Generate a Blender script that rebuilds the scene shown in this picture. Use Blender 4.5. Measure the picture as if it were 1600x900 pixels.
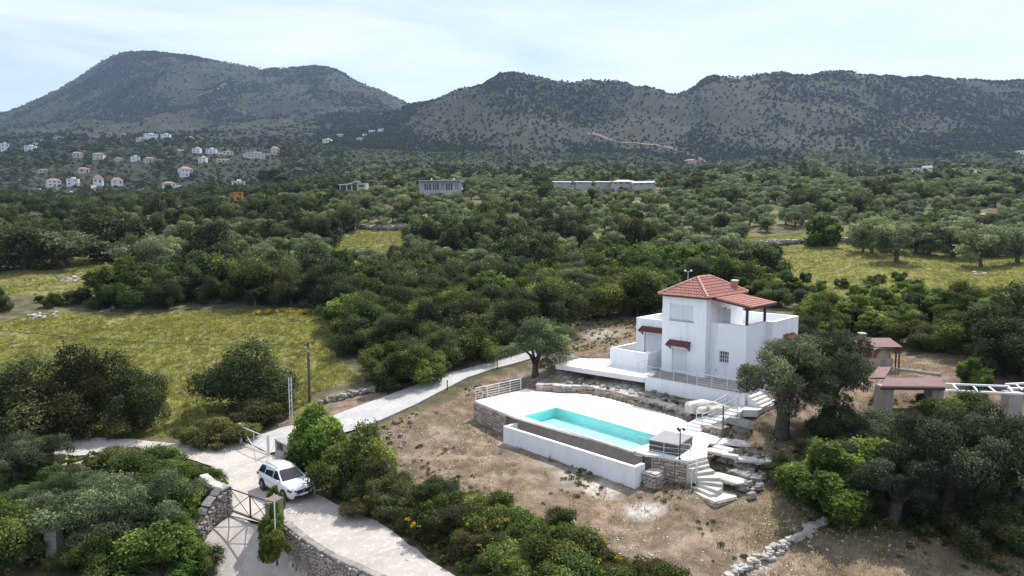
import bpy, bmesh, math, random
import numpy as np
from mathutils import Vector, Matrix, geometry
random.seed(7); RNG = np.random.default_rng(7)
SC = bpy.context.scene
R = math.radians
for o in list(bpy.data.objects): bpy.data.objects.remove(o)

# ------------------------------------------------------------------ camera, sky, sun, exposure
CAMZ = 16.5; PITCH = R(5.57); FPX = 1067.0
cam = bpy.data.cameras.new('camera'); cam.sensor_width = 36; cam.lens = 36 * FPX / 1600
cam.clip_start = 0.5; cam.clip_end = 12000
camo = bpy.data.objects.new('camera', cam); SC.collection.objects.link(camo)
camo.location = (0, 0, CAMZ); camo.rotation_euler = (R(90) - PITCH, 0, 0); SC.camera = camo

SUN_EL = R(54); SUN_AZ = math.atan2(0.50, 0.86)          # clockwise from +y
sd = Vector((math.sin(SUN_AZ) * math.cos(SUN_EL), math.cos(SUN_AZ) * math.cos(SUN_EL), math.sin(SUN_EL)))
sun = bpy.data.lights.new('sun', 'SUN'); sun.energy = 4.3; sun.angle = R(0.53); sun.color = (1.0, 0.955, 0.89)
suno = bpy.data.objects.new('sun', sun); SC.collection.objects.link(suno)
suno.rotation_euler = sd.to_track_quat('Z', 'Y').to_euler(); suno.location = (0, 0, 60)

world = bpy.data.worlds.new('World'); SC.world = world; world.use_nodes = True
wt = world.node_tree; wt.nodes.clear()
def wn(t, **k):
    n = wt.nodes.new(t)
    for a, b in k.items(): setattr(n, a, b)
    return n
wo = wn('ShaderNodeOutputWorld'); bg = wn('ShaderNodeBackground'); bg.inputs[1].default_value = 0.098
sky = wn('ShaderNodeTexSky'); sky.sky_type = 'NISHITA'; sky.sun_disc = False
sky.sun_elevation = SUN_EL; sky.sun_rotation = SUN_AZ; sky.air_density = 1.0; sky.dust_density = 0.8; sky.ozone_density = 1.2
tc = wn('ShaderNodeTexCoord'); mp = wn('ShaderNodeMapping'); mp.inputs['Scale'].default_value = (1.1, 1.6, 7.0)
mp.inputs['Rotation'].default_value = (0.0, 0.10, 0.3)
n1 = wn('ShaderNodeTexNoise'); n1.inputs['Scale'].default_value = 1.5; n1.inputs['Detail'].default_value = 9; n1.inputs['Roughness'].default_value = .56
n1.inputs['Distortion'].default_value = .5
cr = wn('ShaderNodeValToRGB'); cr.color_ramp.elements[0].position = .33; cr.color_ramp.elements[1].position = .68
cr.color_ramp.elements[0].color = (.30, .30, .30, 1); cr.color_ramp.elements[1].color = (.97, .97, .97, 1)
mx = wn('ShaderNodeMix', data_type='RGBA'); mx.inputs['B'].default_value = (8.3, 9.1, 10.4, 1)
L = wt.links.new
L(tc.outputs['Generated'], mp.inputs['Vector']); L(mp.outputs[0], n1.inputs['Vector']); L(n1.outputs['Fac'], cr.inputs[0])
L(cr.outputs[0], mx.inputs['Factor']); L(sky.outputs[0], mx.inputs['A']); L(mx.outputs['Result'], bg.inputs[0]); L(bg.outputs[0], wo.inputs[0])

SC.view_settings.view_transform = 'Standard'; SC.view_settings.look = 'None'
SC.view_settings.exposure = 0.46; SC.view_settings.gamma = 1
SC.render.engine = 'CYCLES'
SC.cycles.max_bounces = 6; SC.cycles.diffuse_bounces = 3; SC.cycles.glossy_bounces = 2; SC.cycles.transmission_bounces = 3
SC.cycles.transparent_max_bounces = 6; SC.cycles.volume_bounces = 0
SC.cycles.use_denoising = True; SC.cycles.denoiser = 'OPENIMAGEDENOISE'; SC.cycles.denoising_input_passes = 'RGB_ALBEDO_NORMAL'; SC.cycles.denoising_prefilter = 'NONE'; SC.cycles.use_adaptive_sampling = True; SC.cycles.adaptive_threshold = 0.008

# ------------------------------------------------------------------ photograph geometry -> world
cp_, sp_ = math.cos(PITCH), math.sin(PITCH)
def ray(px, py):
    u = (px - 800) / FPX; v = (py - 450) / FPX
    return (u, cp_ - v * sp_, -sp_ - v * cp_)
def W(px, py, z):
    """point at height z seen at photo pixel"""
    d = ray(px, py); t = (CAMZ - z) / -d[2]
    return Vector((d[0] * t, d[1] * t, z))
def WD(px, py, D):
    d = ray(px, py); t = D / d[1]
    return Vector((d[0] * t, D, CAMZ + d[2] * t))

# ------------------------------------------------------------------ noise
def vnoise(x, y, seed=0):
    x = np.asarray(x, float); y = np.asarray(y, float)
    xi = np.floor(x).astype(np.int64); yi = np.floor(y).astype(np.int64); fx = x - xi; fy = y - yi
    fx = fx * fx * (3 - 2 * fx); fy = fy * fy * (3 - 2 * fy)
    def h(a, b):
        n = (a * 374761393 + b * 668265263 + seed * 1442695041) & 0xffffffff
        n = ((n ^ (n >> 13)) * 1274126177) & 0xffffffff
        return ((n ^ (n >> 16)) & 0xffff) / 65535.0
    return (h(xi, yi) * (1 - fx) + h(xi + 1, yi) * fx) * (1 - fy) + (h(xi, yi + 1) * (1 - fx) + h(xi + 1, yi + 1) * fx) * fy
def fbm(x, y, o=4, seed=0, rough=.5):
    s = 0; a = 1; t = 0; f = 1
    for i in range(o):
        s = s + a * vnoise(x * f + 17.3 * i, y * f - 9.1 * i, seed + i); t += a; a *= rough; f *= 2.03
    return s / t * 2 - 1

# ------------------------------------------------------------------ terrain
ctrl = []
def cz(*pts):
    for px, py, z in pts: p = W(px, py, z); ctrl.append((p.x, p.y, z))
def cd(D, *pts):
    for px, py in pts: p = WD(px, py, D); ctrl.append((p.x, p.y, p.z))
def cdz(D, z, *pxs):
    for px in pxs: ctrl.append(((px - 800) / FPX * D, D, z))
cdz(20, -1.5, -800, -200, 400, 1000, 1600, 2400)
cdz(27, -.7, -200, 300, 700, 1100, 1600, 1900)
cz((-150, 760, -.2), (-150, 690, 0), (100, 690, 0), (210, 690, 0), (380, 690, 0), (300, 830, -.4), (60, 850, -.7), (150, 760, -.2), (330, 760, -.1),
   (345, 895, -.5), (443, 784, 0), (560, 800, 0), (600, 900, -.05), (740, 900, .05), (450, 670, .3), (500, 720, .2), (640, 760, .3),
   (575, 665, .8), (500, 640, .8), (700, 590, 2.0), (620, 610, 1.5), (838, 552, 3.3), (900, 545, 3.6), (770, 600, 1.8),
   (700, 730, .6), (900, 830, .35), (1060, 895, .2), (1290, 815, .8), (1120, 787, .65), (787, 690, .62), (815, 699, .62), (840, 707, .62), (870, 716, .62), (900, 725, .62), (930, 734, .62), (960, 744, .62), (820, 725, .6), (900, 755, .55), (741, 660, .8), (992, 753, .62), (1030, 760, .7), (650, 660, 1.0),
   (870, 600, 2.5), (950, 590, 3.1), (870, 565, 3.5), (930, 520, 4.4), (840, 560, 3.1), (1040, 617, 2.9), (960, 612, 2.75),
   (1218, 680, 2.0), (1160, 662, 2.35), (1190, 645, 2.9), (1130, 690, 2.1), (1180, 720, 1.6), (1240, 740, 1.3), (1400, 625, 2.8), (1570, 665, 2.1), (1395, 575, 3.5),
   (1560, 590, 3.3), (1560, 545, 5.0), (1750, 600, 3.2), (1300, 485, 5.8), (1500, 860, .5), (1700, 760, 1.0), (1100, 560, 4.2), (1230, 560, 4.3), (1250, 610, 3.4),
   (100, 645, .3), (350, 640, .6), (-150, 620, .6), (250, 560, 1.7), (480, 570, 1.8), (480, 492, 4.1), (100, 505, 3.7), (-150, 500, 4.0),
   (700, 470, 5.2), (100, 432, 7.2), (-150, 430, 7.4), (1250, 432, 7.6), (1530, 422, 8.3), (1760, 420, 8.4), (1050, 425, 7.6), (600, 420, 7.2))
for D, a, b, c in ((180, 14.6, 16.3, 16.6), (260, 21.5, 27, 27.2), (400, 29, 39.5, 40)):
    cdz(D, a, -400, 0, 250); cdz(D, (a + b) / 2, 470); cdz(D, b, 650, 850, 1050); cdz(D, c, 1300, 1600, 2000)
cd(700, (-400, 300), (0, 296), (200, 292), (400, 284), (520, 272), (650, 264), (900, 262), (1200, 261), (1500, 262), (2000, 263))
cd(1000, (-400, 236), (-100, 229), (100, 224), (250, 221), (400, 224), (520, 232), (640, 240), (800, 244), (1000, 246), (1200, 247), (1450, 250), (1700, 250), (2000, 250))
cd(1200, (-400, 225), (0, 219), (250, 210), (450, 210), (600, 214), (700, 205), (800, 196), (900, 203), (980, 206), (1070, 222), (1150, 206), (1250, 196), (1400, 199), (1600, 203), (2000, 210))
cd(1500, (-400, 218), (-100, 211), (100, 203), (250, 198), (400, 196), (500, 194), (570, 190), (610, 182), (640, 171), (680, 157), (720, 141), (760, 126), (800, 121.5), (840, 127),
   (900, 130), (960, 134), (1030, 140), (1078, 144), (1098, 131), (1130, 124.5), (1190, 121), (1250, 117.5), (1310, 120), (1370, 124), (1450, 127), (1520, 133), (1600, 134), (1700, 138), (1850, 146), (2100, 155))
cd(1850, (-300, 216), (-60, 204), (60, 190), (180, 176), (300, 170), (400, 172), (500, 168), (570, 172), (610, 180), (660, 188), (740, 165), (800, 150), (900, 160), (1078, 168), (1250, 145), (1400, 152), (1600, 162), (1850, 170), (2100, 180))
cd(2600, (-400, 236), (-150, 222), (-50, 205), (0, 190), (40, 174), (80, 153), (120, 127), (150, 104), (175, 91), (205, 88), (250, 91), (300, 98), (340, 105), (400, 110), (440, 114), (475, 112),
   (495, 109), (525, 117), (545, 128), (580, 144), (615, 162), (650, 178), (700, 200), (800, 215), (1000, 220), (1400, 222), (2000, 225))
cdz(3600, 60, -400, 0, 300, 600, 1000, 1500, 2100)
ctrl = np.array(ctrl)
def uv_(x, y):
    yc = np.clip(y, 20, 4600); return np.clip(x / yc, -1.5, 1.5) * FPX / 100, 3 * np.log(yc)
cu, cv = uv_(ctrl[:, 0], ctrl[:, 1]); ce = (ctrl[:, 2] - CAMZ) / ctrl[:, 1]
def tk(r2): return .5 * r2 * np.log(np.maximum(r2, 1e-12))
n = len(cu); A_ = np.zeros((n + 3, n + 3)); A_[:n, :n] = tk((cu[:, None] - cu) ** 2 + (cv[:, None] - cv) ** 2) + np.eye(n) * 1e-4
A_[:n, n] = 1; A_[:n, n + 1] = cu; A_[:n, n + 2] = cv; A_[n:, :n] = A_[:n, n:].T
sol = np.linalg.solve(A_, np.concatenate([ce, [0, 0, 0]]))
def T0(x, y):
    x = np.atleast_1d(np.asarray(x, float)); y = np.atleast_1d(np.asarray(y, float)); out = np.empty(x.shape)
    for s in range(0, len(x), 40000):
        u, v = uv_(x[s:s + 40000], y[s:s + 40000])
        e = tk((u[:, None] - cu) ** 2 + (v[:, None] - cv) ** 2) @ sol[:n] + sol[n] + sol[n + 1] * u + sol[n + 2] * v
        out[s:s + 40000] = CAMZ + e * np.clip(y[s:s + 40000], 20, 4600)
    return out
def inpoly(x, y, P):
    x = np.asarray(x); y = np.asarray(y); r = np.zeros(x.shape, bool); m = len(P)
    for i in range(m):
        x1, y1 = P[i][0], P[i][1]; x2, y2 = P[(i + 1) % m][0], P[(i + 1) % m][1]
        if y1 == y2: continue
        c = ((y1 > y) != (y2 > y)) & (x < (x2 - x1) * (y - y1) / (y2 - y1) + x1); r ^= c
    return r
def pdist(x, y, P, closed=True):
    d = np.full(np.shape(x), 1e9); m = len(P)
    for i in range(m if closed else m - 1):
        ax, ay = P[i][0], P[i][1]; bx, by = P[(i + 1) % m][0], P[(i + 1) % m][1]
        L2 = (bx - ax) ** 2 + (by - ay) ** 2 + 1e-9
        t = np.clip(((x - ax) * (bx - ax) + (y - ay) * (by - ay)) / L2, 0, 1)
        d = np.minimum(d, np.hypot(x - ax - t * (bx - ax), y - ay - t * (by - ay)))
    return d
def sstep(a, b, v): t = np.clip((v - a) / (b - a), 0, 1); return t * t * (3 - 2 * t)

# house frame
KX, KY = 15.43, 53.79; HYAW = R(-44.5)
def HL(a, b, z=4.0):
    return Vector((KX + a * math.cos(HYAW) - b * math.sin(HYAW), KY + a * math.sin(HYAW) + b * math.cos(HYAW), z))
# deck outline (z 2.3)
DECKZ = 2.3
DECK = [W(px, py, DECKZ) for px, py in [(741, 626), (812, 610), (822, 607), (846, 612), (880, 615), (917, 615), (958, 623), (999, 635), (1040, 645), (1077, 658), (1088, 673), (1124, 682), (1112, 690), (1105, 697), (1105, 713)]]
DECK += [W(1077, 720, DECKZ), W(1055, 717, DECKZ), W(1032, 712, DECKZ), Vector((8.15, 40.63, DECKZ)), Vector((.09, 48.76, DECKZ))]
WALLR = [W(430, 826, .1), W(446, 822, .15), W(461, 832, .2), W(482, 848, .2), W(520, 872, .2), W(575, 896, .2), W(640, 925, .2)]
WALLL = [W(357, 806, -.3), W(345, 815, -.5), W(322, 838, -.9), W(296, 868, -1.3), W(270, 900, -1.5)]
LANE = WALLL + [WALLL[-1] + Vector((0, -10, 0)), WALLR[-1] + Vector((3, -6, 0))] + WALLR[::-1]
PADH = [HL(*q) for q in [(-3.4, -2.7), (4.5, -2.5), (4.3, 2.5), (4.0, 9.5), (-4, 9.5), (-7.4, 5), (-7.4, 1.4), (-4, 0)]]
def T(x, y):
    x = np.atleast_1d(np.asarray(x, float)); y = np.atleast_1d(np.asarray(y, float)); z = T0(x, y)
    m = (y > 25) & (y < 75) & (np.abs(x) < 40)
    if m.any():
        xm, ym, zm = x[m], y[m], z[m].copy()
        d = pdist(xm, ym, DECK); i = inpoly(xm, ym, DECK)
        zm = np.where(i, np.minimum(zm, .6 + 2.3 * (1 - sstep(0, .7, d))), zm)
        d = pdist(xm, ym, PADH); i = inpoly(xm, ym, PADH)
        zm = np.where(i, np.minimum(zm, 3.0 + 1.0 * (1 - sstep(0, .5, d))), zm)
        z[m] = zm
    m = (y < 42) & (x < -2) & (x > -25)
    if m.any():
        xm, ym = x[m], y[m]; i = inpoly(xm, ym, LANE); d = pdist(xm, ym, LANE)
        g = sstep(37.6, 31.0, ym) * 2.1
        z[m] = z[m] - np.where(i, sstep(0, .35, d), 0) * g
    return z
def Tn(x, y):
    """terrain with its relief noise"""
    x = np.atleast_1d(np.asarray(x, float)); y = np.atleast_1d(np.asarray(y, float)); z = T(x, y)
    near = fbm(x / 2.2, y / 2.2, 4, 3) * .10 * sstep(20, 30, y)
    far = fbm(x / 60, y / 60, 4, 11) * np.clip(y - 130, 0, 600) * .006
    rd = 1 - np.abs(fbm(x / 210 + .4, y / 260, 5, 21, .55)) * 2
    hill = (rd - .62) * 26 * sstep(1020, 1400, y) * (1 - .35 * sstep(1700, 2100, y)) * np.where(y > 1750, 1.3, 1)
    return z + near * (y < 150) + far + hill
def G(px, py, noise=True):
    d = ray(px, py); D = np.exp(np.linspace(math.log(22), math.log(3500), 900)) 
    t = D / d[1]; xs = d[0] * t; zs = CAMZ + d[2] * t; tz = (Tn if noise else T)(xs, D)
    k = np.nonzero(zs <= tz)[0]
    if len(k) == 0: k = [len(D) - 1]
    k = max(k[0], 1); a = zs[k - 1] - tz[k - 1]; b = tz[k] - zs[k]; w = a / (a + b) if a + b > 1e-9 else 0
    Dm = D[k - 1] * (1 - w) + D[k] * w; t = Dm / d[1]
    return Vector((d[0] * t, Dm, CAMZ + d[2] * t))
def tz(x, y): return float(Tn(x, y)[0])
def proj(x, y, z):
    Z = y * cp_ - (z - CAMZ) * sp_; Y = -(y * sp_ + (z - CAMZ) * cp_); return 800 + FPX * x / Z, 450 + FPX * Y / Z

# ------------------------------------------------------------------ object helpers
COL = SC.collection
def props(o, label=None, cat=None, group=None, kind=None):
    if label: o['label'] = label
    if cat: o['category'] = cat
    if group: o['group'] = group
    if kind: o['kind'] = kind
    return o
def empty(name, loc=(0, 0, 0), rz=0, label=None, cat=None, group=None):
    o = bpy.data.objects.new(name, None); COL.objects.link(o); o.location = loc; o.rotation_euler = (0, 0, rz); o.empty_display_size = .3
    return props(o, label, cat, group)
def link(name, me, parent=None, loc=(0, 0, 0), rot=(0, 0, 0), scale=(1, 1, 1)):
    o = bpy.data.objects.new(name, me); COL.objects.link(o); o.parent = parent; o.location = loc; o.rotation_euler = rot; o.scale = scale
    return o
def mesh_np(name, V, F, mats=(), attrs=None, smooth=False, attr_domain='POINT'):
    """V (n,3), F (m,k) with constant k"""
    me = bpy.data.meshes.new(name); V = np.asarray(V, np.float32); F = np.asarray(F, np.int32); k = F.shape[1]
    me.vertices.add(len(V)); me.vertices.foreach_set('co', V.ravel()); me.loops.add(F.size); me.loops.foreach_set('vertex_index', F.ravel())
    me.polygons.add(len(F)); me.polygons.foreach_set('loop_start', np.arange(len(F), dtype=np.int32) * k)
    me.polygons.foreach_set('loop_total', np.full(len(F), k, np.int32))
    if smooth: me.polygons.foreach_set('use_smooth', np.ones(len(F), bool))
    for m in (mats if isinstance(mats, (list, tuple)) else [mats]): me.materials.append(m)
    for an, av in (attrs or {}).items():
        av = np.asarray(av, np.float32)
        if av.ndim == 1: at = me.attributes.new(an, 'FLOAT', attr_domain); at.data.foreach_set('value', av)
        else: at = me.attributes.new(an, 'FLOAT_COLOR', attr_domain); at.data.foreach_set('color', av.ravel())
    me.update(calc_edges=True); return me
class MB:
    def __init__(s): s.v = []; s.f = []
    def add(s, v, f):
        b = len(s.v); s.v += [tuple(p) for p in v]; s.f += [tuple(i + b for i in q) for q in f]; return s
    def box(s, x0, x1, y0, y1, z0, z1):
        return s.add([(x0, y0, z0), (x1, y0, z0), (x1, y1, z0), (x0, y1, z0), (x0, y0, z1), (x1, y0, z1), (x1, y1, z1), (x0, y1, z1)],
                     [(0, 3, 2, 1), (4, 5, 6, 7), (0, 1, 5, 4), (1, 2, 6, 5), (2, 3, 7, 6), (3, 0, 4, 7)])
    def prism(s, poly, z0, z1):
        """poly of (x,y) or (x,y,_) ; z1 may be a list"""
        n = len(poly); A2 = sum(poly[i][0] * poly[(i + 1) % n][1] - poly[(i + 1) % n][0] * poly[i][1] for i in range(n))
        P = list(poly) if A2 > 0 else list(poly)[::-1]
        v = [(p[0], p[1], z0) for p in P] + [(p[0], p[1], z1) for p in P]
        return s.add(v, [tuple(range(n))[::-1], tuple(range(n, 2 * n))] + [(i, (i + 1) % n, n + (i + 1) % n, n + i) for i in range(n)])
    def tube(s, pts, r, k=6, caps=True):
        pts = [Vector(p) for p in pts]; rs = r if isinstance(r, (list, tuple)) else [r] * len(pts); rings = []
        for i, p in enumerate(pts):
            d = (pts[min(i + 1, len(pts) - 1)] - pts[max(i - 1, 0)])
            d = d.normalized() if d.length > 1e-6 else Vector((0, 0, 1))
            a = d.cross(Vector((0, 0, 1))) if abs(d.z) < .95 else d.cross(Vector((1, 0, 0)))
            a.normalize(); b = d.cross(a)
            rings.append([p + (a * math.cos(2 * math.pi * j / k) + b * math.sin(2 * math.pi * j / k)) * rs[i] for j in range(k)])
        v = [q for ring in rings for q in ring]; f = []
        for i in range(len(pts) - 1):
            for j in range(k): f.append((i * k + j, i * k + (j + 1) % k, (i + 1) * k + (j + 1) % k, (i + 1) * k + j))
        if caps: f += [tuple(range(k))[::-1], tuple(range((len(pts) - 1) * k, len(pts) * k))]
        return s.add(v, f)
    def bar(s, p, q, w, h=None):
        """square bar from p to q"""
        p, q = Vector(p), Vector(q); h = h or w; d = (q - p).normalized()
        a = d.cross(Vector((0, 0, 1))) if abs(d.z) < .95 else Vector((1, 0, 0)); a.normalize(); b = a.cross(d).normalized()
        o = [a * (-w / 2) + b * (-h / 2), a * (w / 2) + b * (-h / 2), a * (w / 2) + b * (h / 2), a * (-w / 2) + b * (h / 2)]
        return s.add([p + x for x in o] + [q + x for x in o], [(0, 3, 2, 1), (4, 5, 6, 7), (0, 1, 5, 4), (1, 2, 6, 5), (2, 3, 7, 6), (3, 0, 4, 7)])
    def mesh(s, name, mat, smooth=False):
        me = bpy.data.meshes.new(name); me.from_pydata(s.v, [], s.f)
        if mat: me.materials.append(mat)
        bm = bmesh.new(); bm.from_mesh(me); bmesh.ops.recalc_face_normals(bm, faces=bm.faces); bm.to_mesh(me); bm.free()
        if smooth: me.polygons.foreach_set('use_smooth', [True] * len(me.polygons))
        me.update(); return me
    def build(s, name, mat, parent=None, smooth=False, **k):
        o = link(name, s.mesh(name, mat, smooth), parent); return props(o, **k)
def cyl(r, h, k=12, z0=0, x=0, y=0, r2=None):
    return MB().tube([(x, y, z0), (x, y, z0 + h)], [r, r if r2 is None else r2], k)

# ------------------------------------------------------------------ materials
def newmat(name):
    m = bpy.data.materials.new(name); m.use_nodes = True; nt = m.node_tree; b = nt.nodes['Principled BSDF']; return m, nt, b
def nn(nt, t, inp=None, **k):
    n = nt.nodes.new(t)
    for a, b in k.items(): setattr(n, a, b)
    for a, b in (inp or {}).items(): n.inputs[a].default_value = b
    return n
def c4(c): return (c[0], c[1], c[2], 1)
def ramp(nt, src, stops):
    r = nt.nodes.new('ShaderNodeValToRGB'); e = r.color_ramp.elements
    while len(e) < len(stops): e.new(.5)
    for i, (p, c) in enumerate(stops): e[i].position = p; e[i].color = c4(c) if not isinstance(c, (int, float)) else (c, c, c, 1)
    nt.links.new(src, r.inputs[0]); return r.outputs[0]
def mixc(nt, f, a, b, mode='MIX'):
    m = nt.nodes.new('ShaderNodeMix'); m.data_type = 'RGBA'; m.blend_type = mode
    for k, s in (('Factor', f), ('A', a), ('B', b)):
        if isinstance(s, bpy.types.NodeSocket): nt.links.new(s, m.inputs[k])
        elif k == 'Factor': m.inputs[k].default_value = s
        else: m.inputs[k].default_value = c4(s)
    return m.outputs['Result']
def noise(nt, scale, detail=5, rough=.55, vec=None, dist=0):
    n = nn(nt, 'ShaderNodeTexNoise', {'Scale': scale, 'Detail': detail, 'Roughness': rough, 'Distortion': dist})
    if vec is not None: nt.links.new(vec, n.inputs['Vector'])
    return n.outputs['Fac']
def objvec(nt): return nt.nodes.new('ShaderNodeTexCoord').outputs['Object']
def posvec(nt): return nt.nodes.new('ShaderNodeNewGeometry').outputs['Position']
def bump(nt, b, h, strength=.3, dist=.05):
    n = nn(nt, 'ShaderNodeBump', {'Strength': strength, 'Distance': dist}); nt.links.new(h, n.inputs['Height']); nt.links.new(n.outputs[0], b.inputs['Normal'])
def surf(name, c1, c2, scale=2.0, rough=.85, bs=.25, bd=.02, c3=None, metal=0, pos=False, objvar=0.0, fine=None, stain=None):
    """two-or-three-tone noisy surface"""
    m, nt, b = newmat(name); v = posvec(nt) if pos else objvec(nt)
    n1 = noise(nt, scale, 6, .6, v); n2 = noise(nt, scale * 6.3, 4, .6, v)
    col = ramp(nt, n1, [(.35, c1), (.65, c2)])
    if c3: col = mixc(nt, ramp(nt, n2, [(.52, 0.0), (.68, .8)]), col, c3)
    if fine: col = mixc(nt, ramp(nt, noise(nt, scale * 25, 2, .5, v), [(.4, 0.0), (.7, fine)]), col, tuple(x * .6 for x in c1))
    if stain:
        mpn = nn(nt, 'ShaderNodeMapping', {'Scale': (1.2, 1.2, .15)}); nt.links.new(v, mpn.inputs['Vector'])
        col = mixc(nt, ramp(nt, noise(nt, 1.4, 6, .65, mpn.outputs[0]), [(.5, 0.0), (.85, stain)]), col, (.42, .40, .36))
    if objvar:
        oi = nt.nodes.new('ShaderNodeObjectInfo'); hs = nn(nt, 'ShaderNodeHueSaturation')
        mr = nn(nt, 'ShaderNodeMapRange', {'To Min': 1 - objvar, 'To Max': 1 + objvar}); nt.links.new(oi.outputs['Random'], mr.inputs['Value'])
        nt.links.new(mr.outputs[0], hs.inputs['Value']); nt.links.new(col, hs.inputs['Color']); col = hs.outputs[0]
        wn_ = nn(nt, 'ShaderNodeTexWhiteNoise', noise_dimensions='1D'); nt.links.new(oi.outputs['Random'], wn_.inputs['W'])
        mr2 = nn(nt, 'ShaderNodeMapRange', {'To Min': .5, 'To Max': 1.25}); nt.links.new(wn_.outputs['Value'], mr2.inputs['Value']); nt.links.new(mr2.outputs[0], hs.inputs['Saturation'])
    nt.links.new(col, b.inputs['Base Color']); b.inputs['Roughness'].default_value = rough; b.inputs['Metallic'].default_value = metal
    if bs: bump(nt, b, n2, bs, bd)
    return m
def leafmat(name, dark, light, tip, trans=.35, rough=.65):
    rough = max(rough, .65)
    m, nt, b = newmat(name); out = nt.nodes['Material Output']
    at = nn(nt, 'ShaderNodeAttribute', attribute_name='tint'); oi = nt.nodes.new('ShaderNodeObjectInfo')
    col = ramp(nt, at.outputs['Fac'], [(.05, dark), (.62, light), (1.0, tip)])
    nz = noise(nt, .35, 2, .5, posvec(nt))
    hs = nn(nt, 'ShaderNodeHueSaturation'); mr = nn(nt, 'ShaderNodeMapRange', {'To Min': .66, 'To Max': 1.34}); nt.links.new(oi.outputs['Random'], mr.inputs['Value'])
    mr3 = nn(nt, 'ShaderNodeMapRange', {'From Min': .3, 'From Max': .7, 'To Min': .75, 'To Max': 1.3}); nt.links.new(nz, mr3.inputs['Value'])
    mu = nn(nt, 'ShaderNodeMath', operation='MULTIPLY'); nt.links.new(mr.outputs[0], mu.inputs[0]); nt.links.new(mr3.outputs[0], mu.inputs[1])
    wn_ = nn(nt, 'ShaderNodeTexWhiteNoise', noise_dimensions='1D'); nt.links.new(oi.outputs['Random'], wn_.inputs['W'])
    mh = nn(nt, 'ShaderNodeMapRange', {'To Min': .478, 'To Max': .518}); nt.links.new(wn_.outputs['Value'], mh.inputs['Value'])
    nt.links.new(mh.outputs[0], hs.inputs['Hue']); nt.links.new(mu.outputs[0], hs.inputs['Value']); nt.links.new(col, hs.inputs['Color'])
    nt.links.new(hs.outputs[0], b.inputs['Base Color']); b.inputs['Roughness'].default_value = rough; b.inputs['Specular IOR Level'].default_value = .18
    tr = nn(nt, 'ShaderNodeBsdfTranslucent'); tcol = mixc(nt, .5, hs.outputs[0], (1.3, 1.4, .5), 'MULTIPLY'); nt.links.new(tcol, tr.inputs['Color'])
    ms = nn(nt, 'ShaderNodeMixShader', {0: min(.5, trans + .08)}); nt.links.new(b.outputs[0], ms.inputs[1]); nt.links.new(tr.outputs[0], ms.inputs[2]); nt.links.new(ms.outputs[0], out.inputs['Surface'])
    return m
M = {}
M['stucco'] = surf('white_stucco', (.84, .85, .88), (.88, .885, .90), 1.1, .9, .15, .01, stain=.45)
M['stucco_old'] = surf('dull_stucco', (.62, .60, .56), (.72, .70, .66), .8, .9, .2, .02, stain=.5)
M['deck'] = surf('white_deck_paving', (.74, .73, .70), (.84, .83, .81), .6, .8, .1, .005, pos=True, stain=.25)
M['brown'] = surf('brown_render', (.17, .145, .125), (.21, .18, .16), 1.5, .9, .2, .01)
M['terrace'] = surf('shaded_terrace_paving', (.26, .22, .205), (.34, .295, .275), .8, .8, .15, .005, pos=True)  # white tile coloured brown: the villa's shadow is put into the paving colour
M['tile_red'] = surf('red_clay_tile', (.33, .125, .10), (.45, .20, .16), 4, .85, .2, .01, c3=(.56, .36, .31))
M['awntile'] = surf('shaded_awning_tile', (.13, .045, .042), (.19, .07, .062), 4, .8, .2, .01)  # red tile darkened, the shade on the awnings is painted into the colour
M['fascia'] = surf('dark_wood', (.055, .026, .02), (.09, .04, .03), 6, .6, .2, .005)
M['redwood'] = surf('red_brown_boards', (.125, .058, .056), (.17, .08, .076), 1.0, .75, .15, .01)
M['steel'] = surf('galvanised_steel', (.62, .62, .63), (.74, .74, .75), 3, .5, .05, .002, metal=.1)
M['rust'] = surf('rusty_dark_metal', (.045, .03, .025), (.10, .055, .04), 5, .8, .2, .004, c3=(.02, .018, .017))
M['black'] = surf('black_metal', (.015, .015, .017), (.025, .025, .028), 4, .5, 0)
M['shutter'] = surf('white_shutter', (.66, .68, .70), (.70, .72, .74), 2, .6, .05, .003)
M['frame'] = surf('white_frame', (.75, .76, .78), (.80, .80, .82), 2, .5, 0)
M['stone'] = surf('warm_limestone', (.30, .22, .17), (.46, .38, .31), 1.7, .9, .5, .03, c3=(.56, .50, .43), objvar=.32)
M['greystone'] = surf('grey_field_stone', (.17, .155, .138), (.32, .295, .265), 1.2, .9, .5, .04, c3=(.42, .39, .355), objvar=.35)
M['rubble'] = surf('rubble_wall_stone', (.23, .19, .17), (.44, .38, .34), 2.2, .95, .6, .04, c3=(.52, .47, .43), pos=True)
M['whitestone'] = surf('pale_slab_stone', (.42, .385, .34), (.60, .555, .50), 1.5, .85, .4, .02, objvar=.12)
M['rowstone'] = surf('weathered_flat_stone', (.30, .265, .23), (.46, .42, .375), 1.5, .9, .4, .02, objvar=.25)
M['mortar'] = surf('mortar', (.15, .115, .09), (.24, .19, .15), 5, .95, .4, .02)
M['concrete'] = surf('driveway_concrete', (.40, .385, .37), (.54, .52, .50), .5, .85, .2, .01, c3=(.34, .33, .32), pos=True, fine=.3)
M['road'] = surf('pale_gravel_road', (.40, .355, .315), (.52, .47, .425), .45, .95, .35, .02, c3=(.60, .555, .51), pos=True, fine=.35)
M['track'] = surf('dirt_track', (.22, .19, .145), (.32, .28, .22), .05, .95, .2, .05, pos=True)
M['redtrack'] = surf('reddish_earth_track', (.10, .072, .052), (.16, .12, .09), .02, .95, .2, .05, pos=True)
M['cbox'] = surf('grey_concrete_block', (.30, .27, .25), (.40, .365, .335), 1.2, .9, .3, .02, stain=.6)
M['bark'] = surf('grey_bark', (.055, .045, .036), (.12, .10, .085), 5, .95, .7, .05)
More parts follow.
